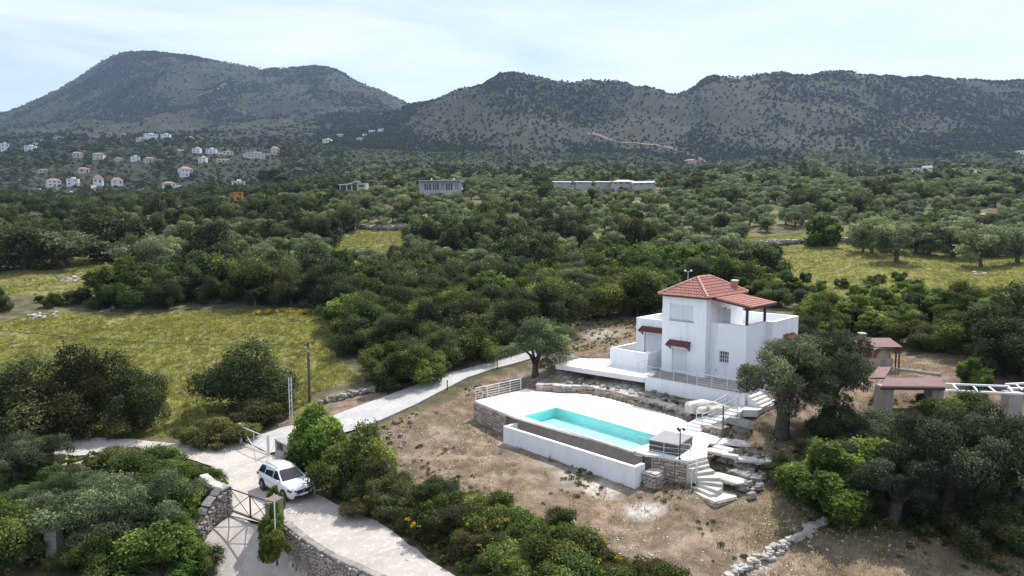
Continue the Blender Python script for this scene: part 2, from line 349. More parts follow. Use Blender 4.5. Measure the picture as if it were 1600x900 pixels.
M['pole'] = surf('weathered_wood_pole', (.10, .075, .055), (.17, .13, .10), 3, .9, .4, .02)
M['cover'] = surf('grey_vinyl_cover', (.22, .215, .22), (.27, .265, .27), 2, .6, .1, .01)
M['skirt'] = surf('dark_cabinet', (.05, .05, .055), (.07, .07, .075), 3, .6, .1, .01)
M['rim'] = surf('alloy', (.35, .35, .36), (.42, .42, .43), 5, .35, 0, metal=.8)
M['tyre'] = surf('tyre_rubber', (.018, .018, .018), (.028, .028, .028), 6, .85, .1)
M['plate'] = surf('number_plate', (.7, .7, .7), (.75, .75, .75), 5, .4, 0)
M['chrome'] = surf('bright_trim', (.55, .55, .56), (.62, .62, .63), 5, .25, 0, metal=.9)
M['pinkwall'] = surf('cream_pink_wall', (.52, .40, .34), (.60, .48, .41), .3, .9, .1)
M['beige'] = surf('beige_wall', (.50, .44, .36), (.60, .54, .45), .3, .9, .1)
M['farwhite'] = surf('whitewashed_wall', (.62, .63, .64), (.74, .74, .74), .2, .9, .1)
M['farroof'] = surf('faded_tile_roof', (.24, .125, .10), (.33, .19, .155), .6, .9, .2)
M['greyroof'] = surf('grey_slab_roof', (.42, .41, .43), (.54, .53, .55), .4, .9, .1)
M['farglass'] = surf('dark_window', (.03, .035, .045), (.05, .055, .07), 1, .2, 0)
M['greywall'] = surf('grey_concrete_wall', (.33, .33, .35), (.42, .42, .44), .3, .9, .1)
M['orange'] = surf('orange_panel', (.55, .16, .04), (.62, .22, .06), .5, .8, .1)
M['firebrick'] = surf('firebrick', (.32, .13, .08), (.42, .20, .13), 3, .9, .3, .01, c3=(.5, .33, .22))
M['tan'] = surf('tan_render', (.42, .31, .20), (.52, .40, .28), 2, .9, .2, .01)
M['blue'] = surf('blue_plastic', (.10, .25, .45), (.35, .50, .65), 6, .5, .1)
M['wire'] = surf('black_cable', (.02, .02, .02), (.03, .03, .03), 6, .6, 0)
M['flower'] = leafmat('yellow_broom', (.20, .19, .02), (.55, .38, .02), (.75, .55, .03), .2)
def glassmat(name, c, rough=.08):
    m, nt, b = newmat(name); b.inputs['Base Color'].default_value = c4(c); b.inputs['Roughness'].default_value = rough; b.inputs['Specular IOR Level'].default_value = .8
    n = noise(nt, 1.2, 2, .5, objvec(nt)); bump(nt, b, n, .05, .02); return m
M['glass'] = glassmat('tinted_glass', (.012, .016, .022))
m, nt, b = newmat('white_car_paint'); b.inputs['Base Color'].default_value = (.72, .74, .78, 1); b.inputs['Roughness'].default_value = .3; b.inputs['Coat Weight'].default_value = .8; b.inputs['Coat Roughness'].default_value = .05
nt.links.new(ramp(nt, noise(nt, 3, 4, .6, objvec(nt)), [(.3, (.66, .68, .72)), (.7, (.76, .77, .80))]), b.inputs['Base Color']); M['paint'] = m
# pool tile and water
m, nt, b = newmat('turquoise_pool_plaster'); b.inputs['Roughness'].default_value = .6
nt.links.new(ramp(nt, noise(nt, .9, 4, .6, posvec(nt)), [(.3, (.38, .82, .80)), (.7, (.46, .87, .855))]), b.inputs['Base Color']); M['pool'] = m
m, nt, b = newmat('pool_water'); out = nt.nodes['Material Output']; nt.nodes.remove(b)
tr = nn(nt, 'ShaderNodeBsdfTransparent', {'Color': (.88, .99, .985, 1)}); gl = nn(nt, 'ShaderNodeBsdfGlossy', {'Roughness': .06}); fr = nn(nt, 'ShaderNodeFresnel', {'IOR': 1.33})
bp = nn(nt, 'ShaderNodeBump', {'Strength': .3, 'Distance': .06}); nt.links.new(noise(nt, 2.2, 3, .5, posvec(nt), .4), bp.inputs['Height']); nt.links.new(bp.outputs[0], gl.inputs['Normal']); nt.links.new(bp.outputs[0], fr.inputs['Normal'])
ms = nn(nt, 'ShaderNodeMixShader'); nt.links.new(fr.outputs[0], ms.inputs[0]); nt.links.new(tr.outputs[0], ms.inputs[1]); nt.links.new(gl.outputs[0], ms.inputs[2]); nt.links.new(ms.outputs[0], out.inputs['Surface']); M['water'] = m
# leaves
M['olive'] = leafmat('olive_leaf', (.076, .098, .050), (.205, .245, .136), (.39, .45, .28), .28, .5)
M['midolive'] = leafmat('mid_olive_leaf', (.048, .066, .034), (.130, .165, .084), (.29, .34, .19), .28, .5)
M['darkolive'] = leafmat('dark_olive_leaf', (.034, .046, .026), (.095, .118, .066), (.24, .27, .17), .28, .5)
M['carob'] = leafmat('dark_evergreen_leaf', (.024, .036, .015), (.080, .102, .038), (.23, .25, .10), .28, .5)
M['lentisk'] = leafmat('green_shrub_leaf', (.034, .056, .014), (.105, .145, .036), (.27, .30, .09), .38, .5)
M['fig'] = leafmat('bright_leaf', (.050, .088, .018), (.135, .195, .040), (.30, .35, .09), .42, .45)
M['brownish'] = leafmat('dry_scrub_leaf', (.046, .050, .018), (.122, .124, .042), (.25, .225, .085), .3, .6)
M['scrub'] = leafmat('hill_scrub_leaf', (.022, .031, .016), (.050, .064, .032), (.085, .10, .055), .2, .7)
M['grass'] = leafmat('meadow_grass', (.12, .135, .044), (.25, .255, .082), (.46, .40, .14), .35, .7)
M['drygrass'] = leafmat('dry_grass', (.18, .15, .07), (.34, .28, .14), (.50, .42, .25), .3, .8)

# ground material
m, nt, b = newmat('ground'); v = posvec(nt)
za = nn(nt, 'ShaderNodeAttribute', attribute_name='zone'); sep = nt.nodes.new('ShaderNodeSeparateColor'); nt.links.new(za.outputs['Color'], sep.inputs[0])
hl = nn(nt, 'ShaderNodeAttribute', attribute_name='hill')
nA = noise(nt, .09, 6, .62, v); nB = noise(nt, .55, 6, .65, v); nC = noise(nt, 3.2, 5, .65, v); nD = noise(nt, 11, 3, .6, v)
under = ramp(nt, nB, [(.32, (.055, .055, .028)), (.5, (.10, .09, .05)), (.7, (.20, .165, .105))])
field = ramp(nt, nB, [(.28, (.10, .118, .038)), (.42, (.16, .17, .055)), (.55, (.23, .22, .075)), (.68, (.31, .265, .085)), (.8, (.30, .25, .14))])
field = mixc(nt, ramp(nt, nC, [(.45, 0.0), (.68, .75)]), field, (.115, .125, .035))
field = mixc(nt, ramp(nt, nA, [(.50, 0.0), (.66, .55)]), field, (.27, .215, .125))
lawn = ramp(nt, nB, [(.30, (.085, .062, .043)), (.45, (.17, .122, .088)), (.6, (.29, .215, .157)), (.75, (.42, .345, .275))])
lawn = mixc(nt, ramp(nt, nC, [(.48, 0.0), (.7, .7)]), lawn, (.11, .085, .062))
lawn = mixc(nt, ramp(nt, nA, [(.54, 0.0), (.64, .45)]), lawn, (.12, .115, .055))
lawn = mixc(nt, ramp(nt, nD, [(.62, 0.0), (.72, .6)]), lawn, (.48, .43, .37))
rock = ramp(nt, nC, [(.3, (.27, .23, .19)), (.5, (.50, .45, .39)), (.7, (.68, .64, .58))])
hillc = ramp(nt, noise(nt, .010, 8, .68, v), [(.36, (.020, .025, .012)), (.48, (.036, .036, .019)), (.58, (.062, .052, .032)), (.70, (.108, .085, .058))])
hillc = mixc(nt, ramp(nt, noise(nt, .055, 6, .75, v), [(.42, 0.0), (.58, .8)]), hillc, (.022, .028, .015))
hillc = mixc(nt, ramp(nt, noise(nt, .35, 5, .85, v), [(.46, 0.0), (.56, .75)]), hillc, (.016, .020, .011))
hillc = mixc(nt, ramp(nt, noise(nt, .20, 5, .85, v), [(.52, 0.0), (.66, .8)]), hillc, (.085, .073, .057))
col = mixc(nt, sep.outputs[0], under, field); col = mixc(nt, sep.outputs[1], col, lawn); col = mixc(nt, sep.outputs[2], col, rock); col = mixc(nt, hl.outputs['Fac'], col, hillc)
nt.links.new(col, b.inputs['Base Color']); b.inputs['Roughness'].default_value = .95; b.inputs['Specular IOR Level'].default_value = .15
mxh = nn(nt, 'ShaderNodeMath', operation='ADD'); nt.links.new(nC, mxh.inputs[0]); nt.links.new(nD, mxh.inputs[1]); bump(nt, b, mxh.outputs[0], .5, .10); M['ground'] = m

# ------------------------------------------------------------------ ground sheet
us = np.concatenate([np.linspace(-2.6, -.92, 40)[:-1], np.linspace(-.92, .92, 620), np.linspace(.92, 2.6, 40)[1:]])
ys = [-260, -180, -120, -80, -50, -25, -10, 0, 8, 14]; y = 20.0
while y < 4600: ys.append(y); y *= 1.0075 if y < 135 else 1.013
ys = np.array(ys); UU, YY = np.meshgrid(us, ys); XX = np.where(YY < 25, UU * (25 + (25 - YY)), UU * YY)
nr, nc = YY.shape; x = XX.ravel(); y = YY.ravel(); z = Tn(x, y)
idx = np.arange(nr * nc).reshape(nr, nc)
F = np.stack([idx[:-1, :-1].ravel(), idx[:-1, 1:].ravel(), idx[1:, 1:].ravel(), idx[1:, :-1].ravel()], 1)
def gpoly(pts): return [G(px, py, False) for px, py in pts]
FIELD1 = gpoly([(-200, 500), (0, 505), (60, 488), (160, 490), (300, 487), (420, 484), (545, 487), (540, 520), (520, 555), (560, 590), (500, 612), (470, 640), (420, 655), (330, 660), (262, 682), (120, 684), (0, 690), (-200, 690)])
FIELD2 = gpoly([(-200, 432), (0, 428), (60, 408), (190, 398), (200, 422), (250, 410), (340, 412), (330, 428), (210, 440), (195, 455), (60, 462), (-200, 470)])
FIELD3 = gpoly([(520, 366), (560, 360), (650, 362), (640, 385), (520, 392)])
FIELD4 = gpoly([(1160, 392), (1220, 386), (1350, 388), (1480, 398), (1700, 408), (1750, 480), (1560, 468), (1430, 468), (1330, 478), (1270, 462), (1210, 446), (1170, 420)])
FIELD5 = gpoly([(1150, 372), (1290, 362), (1345, 366), (1340, 384), (1160, 384)])
FIELD6 = gpoly([(1470, 330), (1600, 333), (1750, 338), (1750, 346), (1560, 343), (1470, 336)])
LAWN = gpoly([(540, 690), (575, 672), (660, 640), (760, 592), (820, 575), (850, 548), (880, 490), (1000, 500), (1010, 560), (1010, 620), (1240, 640), (1240, 700), (1330, 800), (1330, 1000), (880, 1000), (700, 780), (600, 740)])
YARD = gpoly([(1180, 560), (1380, 560), (1400, 548), (1560, 580), (1750, 590), (1750, 680), (1560, 680), (1380, 670), (1230, 650), (1150, 640)])
LAWN2 = gpoly([(1240, 700), (1330, 720), (1700, 900), (1700, 1000), (1100, 1000)])
ROCKP = gpoly([(850, 565), (1000, 588), (1010, 620), (1150, 640), (1170, 665), (1130, 672), (1060, 640), (960, 612), (850, 604), (800, 600)])
ROCK2 = gpoly([(790, 692), (990, 757), (1100, 790), (1060, 775), (940, 775), (860, 735)])
ROCK3 = gpoly([(60, 705), (190, 700), (200, 730), (90, 740)])
zone = np.zeros((len(x), 4), np.float32); zone[:, 3] = 1
nm = (y > 20) & (y < 420); xn, yn = x[nm], y[nm]; jit = fbm(xn / 3, yn / 3, 3, 40) * 1.3
def mask(P, soft=.8, j=1.0):
    d = pdist(xn, yn, P) * np.where(inpoly(xn, yn, P), 1, -1); return sstep(-soft, soft, d + jit * j)
zn = np.zeros((nm.sum(), 3))
for P in (FIELD1, FIELD2, FIELD3, FIELD4, FIELD5, FIELD6): zn[:, 0] = np.maximum(zn[:, 0], mask(P, 1.2))
zn[:, 0] = np.maximum(zn[:, 0], .8 * sstep(-.35, .2, fbm(xn / 14, yn / 14, 3, 77)) * (yn > 125))
for P in (LAWN, YARD): zn[:, 1] = np.maximum(zn[:, 1], mask(P, .6, .6))
zn[:, 1] = np.maximum(zn[:, 1], mask(LAWN2, .6) * .85)
road_edge = pdist(xn, yn, [G(*q) for q in [(480, 655), (560, 625), (700, 575), (800, 555)]], False)
zn[:, 1] = np.maximum(zn[:, 1], sstep(3.4, 1.4, road_edge + jit))
for P, s in ((ROCKP, .85), (ROCK2, .7), (ROCK3, .8)): zn[:, 2] = np.maximum(zn[:, 2], mask(P, .8, 1.2) * s * sstep(-.5, .25, fbm(xn / 1.6, yn / 1.6, 3, 5)))
for P in (G(930, 763), G(1010, 800), G(1180, 880)): zn[:, 2] = np.maximum(zn[:, 2], sstep(1.5, .3, np.hypot(xn - P.x, (yn - P.y)) + jit * .7) * .9)
zn[:, 2] = np.maximum(zn[:, 2], .6 * sstep(3.5, .5, np.hypot(xn - G(940, 522).x, yn - G(940, 522).y) + jit))
zone[nm, :3] = zn
hillv = sstep(420, 700, y).astype(np.float32)
me = mesh_np('ground', np.stack([x, y, z], 1), F, M['ground'], {'zone': zone, 'hill': hillv}, smooth=True)
props(link('ground', me), kind='structure')

def drape(name, mat, P, off=.07, step=.6, noisep=False, jitter=0.0, kind='structure'):
    """polygon laid on the ground"""
    B = []
    m_ = len(P)
    for i in range(m_):
        a, b2 = Vector(P[i][:2]), Vector(P[(i + 1) % m_][:2]); k = max(1, int((b2 - a).length / step))
        for j in range(k):
            q = a.lerp(b2, j / k)
            if jitter: q = q + Vector((random.uniform(-1, 1), random.uniform(-1, 1))) * jitter
            B.append(q)
    xs = [q.x for q in B]; ysb = [q.y for q in B]
    gx, gy = np.meshgrid(np.arange(min(xs), max(xs), step), np.arange(min(ysb), max(ysb), step)); gx = gx.ravel(); gy = gy.ravel()
    k = inpoly(gx, gy, B) & (pdist(gx, gy, B) > step * .4)
    pts = B + [Vector((a, b2)) for a, b2 in zip(gx[k], gy[k])]
    r = geometry.delaunay_2d_cdt(pts, [(i, (i + 1) % len(B)) for i in range(len(B))], [], 1, 1e-4)
    V2 = np.array([(p.x, p.y) for p in r[0]]); zz = (Tn if noisep else T)(V2[:, 0], V2[:, 1]) + off
    me = mesh_np(name, np.column_stack([V2, zz]), np.array([t for t in r[2] if len(t) == 3]), mat, smooth=True)
    bm = bmesh.new(); bm.from_mesh(me); bmesh.ops.recalc_face_normals(bm, faces=bm.faces)
    if sum(f.normal.z for f in bm.faces) < 0: bmesh.ops.reverse_faces(bm, faces=bm.faces)
    bm.to_mesh(me); bm.free(); return props(link(name, me), kind=kind)
ROADP = [W(*q, 0) for q in [(60, 688), (120, 686), (210, 688), (300, 700), (352, 698), (382, 692), (420, 712), (432, 722), (445, 740), (490, 772), (540, 796), (590, 818), (640, 855), (690, 885), (740, 915), (800, 950), (640, 970), (600, 906), (520, 858), (470, 826), (445, 812), (420, 815), (360, 802), (352, 780), (330, 730), (270, 712), (215, 706), (120, 712), (60, 712)]]
drape('dirt_road', M['road'], ROADP, .10, .5, jitter=.06)
drape('gate_lane', M['road'], [p + Vector((.45, -.1, 0)) for p in WALLL] + [WALLL[-1] + Vector((1.0, -8, 0)), WALLR[-1] + Vector((2, -6, 0))] + [p + Vector((-.1, -.1, 0)) for p in WALLR[::-1]], .06, .3, jitter=.03)
DRIVE = [W(*q, z) for q, z in [((421, 712), 0), ((382, 690), 0), ((440, 670), .3)]] + gpoly([(520, 652), (600, 622), (700, 585), (760, 569), (800, 558), (835, 549), (852, 553), (830, 562), (770, 578), (730, 592), (650, 634), (590, 661), (560, 672), (500, 690)])
drape('driveway', M['concrete'], DRIVE, .14, .5)
# concrete driveway edge (step)
ed = gpoly([(560, 672), (590, 661), (650, 634), (730, 592), (770, 578), (830, 562), (852, 553)])
eb = MB()
for i in range(len(ed) - 1):
    for j in range(4):
        p = ed[i].lerp(ed[i + 1], j / 4); q = ed[i].lerp(ed[i + 1], (j + 1) / 4)
        p.z = float(T(p.x, p.y)[0]) + .04; q.z = float(T(q.x, q.y)[0]) + .04; eb.bar(p, q, .1, .26)
eb.build('driveway_kerb', M['cbox'], kind='structure')
# far tracks
def ribbon(name, mat, pts, w, off=.6):
    P = [G(*q) for q in pts]; Lf, Rt = [], []
    for i, p in enumerate(P):
        d = (P[min(i + 1, len(P) - 1)] - P[max(i - 1, 0)]); n_ = Vector((-d.y, d.x, 0)).normalized() * w / 2
        Lf.append(p + n_); Rt.append(p - n_)
    return drape(name, mat, Lf + Rt[::-1], off, max(3, w * .8), True)
ribbon('dirt_track', M['track'], [(118, 316), (130, 309), (142, 303), (147, 296), (146, 291)], 4.5, .9)
ribbon('dirt_track', M['track'], [(247, 230), (251, 226), (252, 221)], 7, 1.2)
ribbon('dirt_track', M['track'], [(1462, 330), (1500, 333), (1560, 338)], 3, .3)

ribbon('earth_track', M['redtrack'], [(918, 209), (940, 213), (965, 222), (1010, 226), (1050, 232), (1080, 242), (1098, 254), (1128, 263)], 10, 1.0)
ribbon('mountain_track', M['redtrack'], [(308, 151), (328, 143), (345, 138), (352, 131)], 12, 1.5)
# ------------------------------------------------------------------ stones
def stone_mesh(name, mat, seed, flat=1.0):
    r = random.Random(seed); bm = bmesh.new(); bmesh.ops.create_cube(bm, size=1)
    bmesh.ops.bevel(bm, geom=list(bm.edges), offset=.13, segments=1, affect='EDGES')
    for v_ in bm.verts:
        v_.co += Vector((r.uniform(-1, 1), r.uniform(-1, 1), r.uniform(-1, 1))) * .055
    me = bpy.data.meshes.new(name); bm.to_mesh(me); bm.free(); me.materials.append(mat); return me
STONES = {k: [stone_mesh('stone', M[k], s) for s in range(6)] for k in ('stone', 'greystone', 'whitestone', 'rowstone')}
def put_stone(parent, p, size, rz=0, tilt=0.0, kind='stone', name='stone'):
    return link(name, random.choice(STONES[kind]), parent, p, (random.uniform(-tilt, tilt), random.uniform(-tilt, tilt), rz), size)
def stone_face(parent, p, q, z0f, z1, depth=.16, hc=.2, lc=.46, kind='stone', z1b=None):
    """courses of stones on the outer face of a wall from p to q (xy); z0f base height function"""
    p, q = Vector(p[:2]), Vector(q[:2]); L_ = (q - p).length; d = (q - p) / L_; ang = math.atan2(d.y, d.x); z = z1; n_ = 0
    zl = min(z0f(0), z0f(1)) - .1; row = 0
    while z > zl:
        h = hc * random.uniform(.75, 1.3); s = -random.uniform(0, .3)
        while s < L_ - .05:
            w = lc * random.uniform(.6, 1.45); a = max(s, 0); b_ = min(s + w, L_); s += w
            if b_ - a < .08: continue
            t = (a + b_) / 2 / L_
            if z - h / 2 < z0f(t) - .15: continue
            c = p + d * (a + b_) / 2
            put_stone(parent, (c.x, c.y, z - h / 2), (b_ - a - .02, depth * random.uniform(.9, 1.35), h - .02), ang, .03, kind); n_ += 1
        z -= h; row += 1
    return n_

# ------------------------------------------------------------------ pool deck
pd_ = Vector((.6672, -.7449)); pn_ = Vector((.7449, .6672)); pc = Vector((5.43, 46.25))
def PQ(a, b_): q = pc + pd_ * a + pn_ * b_; return (q.x, q.y)
PL, PW = 4.98, 1.75
hole = [PQ(-PL, -PW), PQ(PL, -PW), PQ(PL, PW), PQ(-PL, PW)]
deck = empty('pool_deck', (6, 47, .6), 0, 'white paved terrace deck raised on stone walls around the swimming pool', 'deck')
deck.location = (0, 0, 0)
outer = [(p.x, p.y) for p in DECK]
tri = geometry.tessellate_polygon([[Vector((*p, 0)) for p in outer], [Vector((*p, 0)) for p in hole]])
allp = outer + hole; me = bpy.data.meshes.new('paving'); me.from_pydata([(p[0], p[1], DECKZ) for p in allp], [], [tuple(t) for t in tri]); me.materials.append(M['deck'])
bm = bmesh.new(); bm.from_mesh(me); bmesh.ops.recalc_face_normals(bm, faces=bm.faces)
if sum(f.normal.z for f in bm.faces) < 0: bmesh.ops.reverse_faces(bm, faces=bm.faces)
ex = bmesh.ops.extrude_face_region(bm, geom=list(bm.faces)); 
for g in ex['geom']:
    if isinstance(g, bmesh.types.BMVert): g.co.z -= .14
bmesh.ops.recalc_face_normals(bm, faces=bm.faces); bm.to_mesh(me); bm.free(); link('paving', me, deck)
def offset_in(P, d):
    c = Vector((sum(p[0] for p in P) / len(P), sum(p[1] for p in P) / len(P))); o = []
    for i in range(len(P)):
        a, b_, c_ = Vector(P[i - 1][:2]), Vector(P[i][:2]), Vector(P[(i + 1) % len(P)][:2])
        n1_ = Vector((-(b_ - a).y, (b_ - a).x)).normalized(); n2_ = Vector((-(c_ - b_).y, (c_ - b_).x)).normalized(); nn_ = (n1_ + n2_).normalized()
        s = 1 if inpoly(np.array([b_.x + nn_.x * .01]), np.array([b_.y + nn_.y * .01]), P)[0] else -1
        o.append(b_ + nn_ * s * d)
    return o
core = offset_in(outer, .12)
cb = MB()
for i in range(len(core)):
    a, b_ = core[i], core[(i + 1) % len(core)]; d = (b_ - a).normalized(); n_ = Vector((-d.y, d.x)) * .12
    if not inpoly(np.array([((a + b_) / 2 + n_).x]), np.array([((a + b_) / 2 + n_).y]), outer)[0]: n_ = -n_
    cb.prism([a - d * .05, b_ + d * .05, b_ + n_ * 2 + d * .05, a + n_ * 2 - d * .05], .1, DECKZ - .15)
cb.build('wall_core', M['mortar'], deck)
gz = lambda a, b_: (lambda t: float(T(a.x + (b_.x - a.x) * t, a.y + (b_.y - a.y) * t)[0]) - .1 if False else .55)
A0, A1 = DECK[0], DECK[-1]; cut = A0.lerp(A1, .84)
stone_face(deck, A0, cut, lambda t: .75, DECKZ - .12, .2, .2, .5)
rp = [Vector((8.5, 40.5, 0)), DECK[17], DECK[16], DECK[15], DECK[14]]
for a, b_ in zip(rp[:-1], rp[1:]): stone_face(deck, a, b_, lambda t: .55, DECKZ - .12, .2, .2, .5)
# swimming pool (basin, coping, water)
pool = empty('swimming_pool', (pc.x, pc.y, DECKZ), math.atan2(pd_.y, pd_.x), 'long rectangular turquoise swimming pool with an overflow edge', 'pool')
PD = .72
pb = MB(); pb.add([(-PL, -PW, -PD), (PL, -PW, -PD), (PL, PW, -PD), (-PL, PW, -PD), (-PL, -PW, .02), (PL, -PW, .02), (PL, PW, .02), (-PL, PW, .02)], [(0, 1, 2, 3), (0, 4, 5, 1), (1, 5, 6, 2), (2, 6, 7, 3), (3, 7, 4, 0)])
me = bpy.data.meshes.new('basin'); me.from_pydata(pb.v, [], pb.f); me.materials.append(M['pool']); link('basin', me, pool)
me = bpy.data.meshes.new('water'); k = 24
me.from_pydata([(-PL + .01, -PW + .01, -.055), (PL - .01, -PW + .01, -.055), (PL - .01, PW - .01, -.055), (-PL + .01, PW - .01, -.055)], [], [(0, 1, 2, 3)]); me.materials.append(M['water']); link('water', me, pool)
c = .3
for nm_, bx in (('coping', (-PL - c, PL + c, PW, PW + c)), ('coping', (-PL - c, -PL, -PW - .02, PW)), ('coping', (PL, PL + c, -PW - .02, PW))):
    MB().box(bx[0], bx[1], bx[2], bx[3], .004, .05).build(nm_, M['deck'], pool)
MB().box(-PL - .28, PL + .28, -PW - .2, -PW, -.10, .035).build('overflow_edge', M['whitestone'], pool)
for s in (-3, -1): pass
MB().box(-PL - .9, PL + .92, -PW - .27, -PW - .03, -1.75, -.11).build('overflow_wall', M['brown'], pool)
# trough white wall
tb = empty('overflow_trough', (0, 0, 0), 0, 'low white rendered catch trough wall running along the front of the pool', 'wall')
o1, o2 = Vector((-.62, 47.90)), Vector((7.38, 39.62)); td = (o2 - o1).normalized(); tn = Vector((-td.y, td.x))
if tn.y < 0: tn = -tn
def tw(a, b_, name, z0=.25, z1=1.85): MB().prism([a, a + (b_ - a), b_ + TH, a + TH], z0, z1).build(name, M['stucco'], tb)
TH = tn * .24; tw(o1, o2, 'front_wall')
TH = td * .24; tw(o1 + tn * .243, o1 + tn * 1.25, 'end_wall'); tw(o2 - td * .24 + tn * .243, o2 - td * .24 + tn * 1.0, 'end_wall')
MB().prism([o1 + tn * .24 + td * .25, o2 + tn * .24 - td * .25, o2 + tn * 1.1 - td * .25, o1 + tn * 1.1 + td * .25], .5, .8).build('trough_floor', M['brown'], tb)
pier = empty('stone_pier', (0, 0, 0), 0, 'small square stone pier at the right end of the white trough wall', 'pier')
q0 = W(1003, 757, .65); pa = Vector((.72, -.69)); pb2 = Vector((.69, .72)); c0 = Vector(q0[:2]) + pb2 * .1
MB().prism([c0 + pb2 * .1 + pa * .1, c0 + pa * .85 + pb2 * .1, c0 + pa * .85 + pb2 * .95, c0 + pb2 * .95 + pa * .1], .3, 1.4).build('core', M['mortar'], pier)
stone_face(pier, c0, c0 + pa * .95, lambda t: .6, 1.40, .22, .16, .3); stone_face(pier, c0 + pa * .95, c0 + pa * .95 + pb2 * .9, lambda t: .6, 1.40, .22, .16, .3)
for i in range(2):
    c1 = c0 + pa * (.28 + .42 * i) + pb2 * .45; put_stone(pier, (c1.x, c1.y, 1.44), (.42, .9, .1), math.atan2(pa.y, pa.x), .02, 'whitestone', 'cap_stone')
# ladder
lad = empty('pool_ladder', (0, 0, 0), 0, 'chrome ladder with two arched handrails at the far right pool corner', 'ladder')
for s in (0, .55):
    bx_ = PL - 1.35 + s; pts = []
    for a, b_, zz in ((bx_, PW - .12, -.5), (bx_, PW - .12, .35), (bx_, PW, .72), (bx_, PW + .3, .86), (bx_, PW + .62, .7), (bx_, PW + .68, .05)):
        q = PQ(a, b_); pts.append((q[0], q[1], DECKZ + zz))
    MB().tube(pts, .024, 6).build('handrail', M['steel'], lad, True)
for zz in (-.15, -.38):
    q = PQ(PL - 1.35, PW - .14); r_ = PQ(PL - .8, PW - .14); MB().bar((*q, DECKZ + zz), (*r_, DECKZ + zz), .07, .03).build('rung', M['steel'], lad)
# hot tub with cover
ht = empty('hot_tub', (0, 0, 0), 0, 'dark square hot tub with a pale grey cover on the pool deck corner', 'hot tub')
Pf = W(1059, 713, DECKZ); hw = 2.0; hu = Vector((.60, .80)); hv = Vector((-.80, .60))
hp = [Vector(Pf[:2]), Vector(Pf[:2]) + hu * 2.3, Vector(Pf[:2]) + hu * 2.3 + hv * 1.9, Vector(Pf[:2]) + hv * 1.9]
MB().prism(hp, DECKZ, DECKZ + .30).build('cabinet', M['skirt'], ht)
MB().prism(offset_in(hp, .02), DECKZ + .30, DECKZ + .36).build('trim', M['cover'], ht)
MB().prism(hp, DECKZ + .36, DECKZ + .62).build('shell', M['skirt'], ht)
MB().prism(offset_in(hp, -.03), DECKZ + .62, DECKZ + .70).build('cover', M['cover'], ht)
# deck lamp
def deck_lamp(p, h, label):
    t = empty('lamp_post', p, 0, label, 'lamp post')
    cyl(.035, h, 8).build('pole', M['black'], t); cyl(.1, .04, 10).build('base_plate', M['black'], t)
    for a in (0, 2.1, 4.2):
        d = Vector((math.cos(a), math.sin(a), 0)); MB().tube([(0, 0, h - .05), tuple(d * .16 + Vector((0, 0, h)))], .02, 5).build('arm', M['black'], t)
        MB().tube([tuple(d * .16 + Vector((0, 0, h + .03))), tuple(d * .24 + Vector((0, 0, h - .10)))], [.06, .085], 8).build('lamp_head', M['black'], t)
    return t
deck_lamp(W(1062, 717, DECKZ), 1.85, 'black lamp post with three spotlights beside the hot tub on the pool deck')

# ------------------------------------------------------------------ railings
def railing(label, pts, h=.95, n=5, sp=1.15, mat='steel', r=.02, top=.03, group=None):
    """pts: world points at the foot"""
    t = empty('railing', pts[0], 0, label, 'railing', group); O = Vector(pts[0]); P = [Vector(p) - O for p in pts]; foot = []
    for i in range(len(P) - 1):
        k = max(1, round((P[i + 1] - P[i]).length / sp))
        foot += [P[i].lerp(P[i + 1], j / k) for j in range(k)]
    foot.append(P[-1])
    for f_ in foot: MB().bar(f_, f_ + Vector((0, 0, h)), r * 2).build('post', M[mat], t)
    for j in range(n):
        zz = h * (1 - j / n) if n > 1 else h
        mb = MB(); rr = top if j == 0 else r * .55
        up = Vector((0, 0, zz + (.012 if j == 0 else 0)))
        if j == 0 or True:
            mb.tube([p + up for p in P], rr, 6)
        mb.build('top_rail' if j == 0 else 'rail', M[mat], t)
    return t
railing('grey five bar railing along the left rear edge of the pool deck', [DECK[0] + Vector((.1, 0, 0)), DECK[1] + Vector((.1, 0, 0))], 1.0, 5, 1.15, r=.026, top=.034)
railing('thin grey railing at the front left of the pool deck above the stone wall', [DECK[0].lerp(DECK[-1], .03), DECK[-1] + Vector((-.02, .06, 0))], .92, 1, 1.15, r=.018, top=.022)
railing('thin grey railing around the front right deck corner by the hot tub', [W(995, 703, DECKZ), W(1009, 708, DECKZ), W(1037, 714, DECKZ), W(1078, 718, DECKZ)], .9, 3, 1.3, r=.018, top=.022)

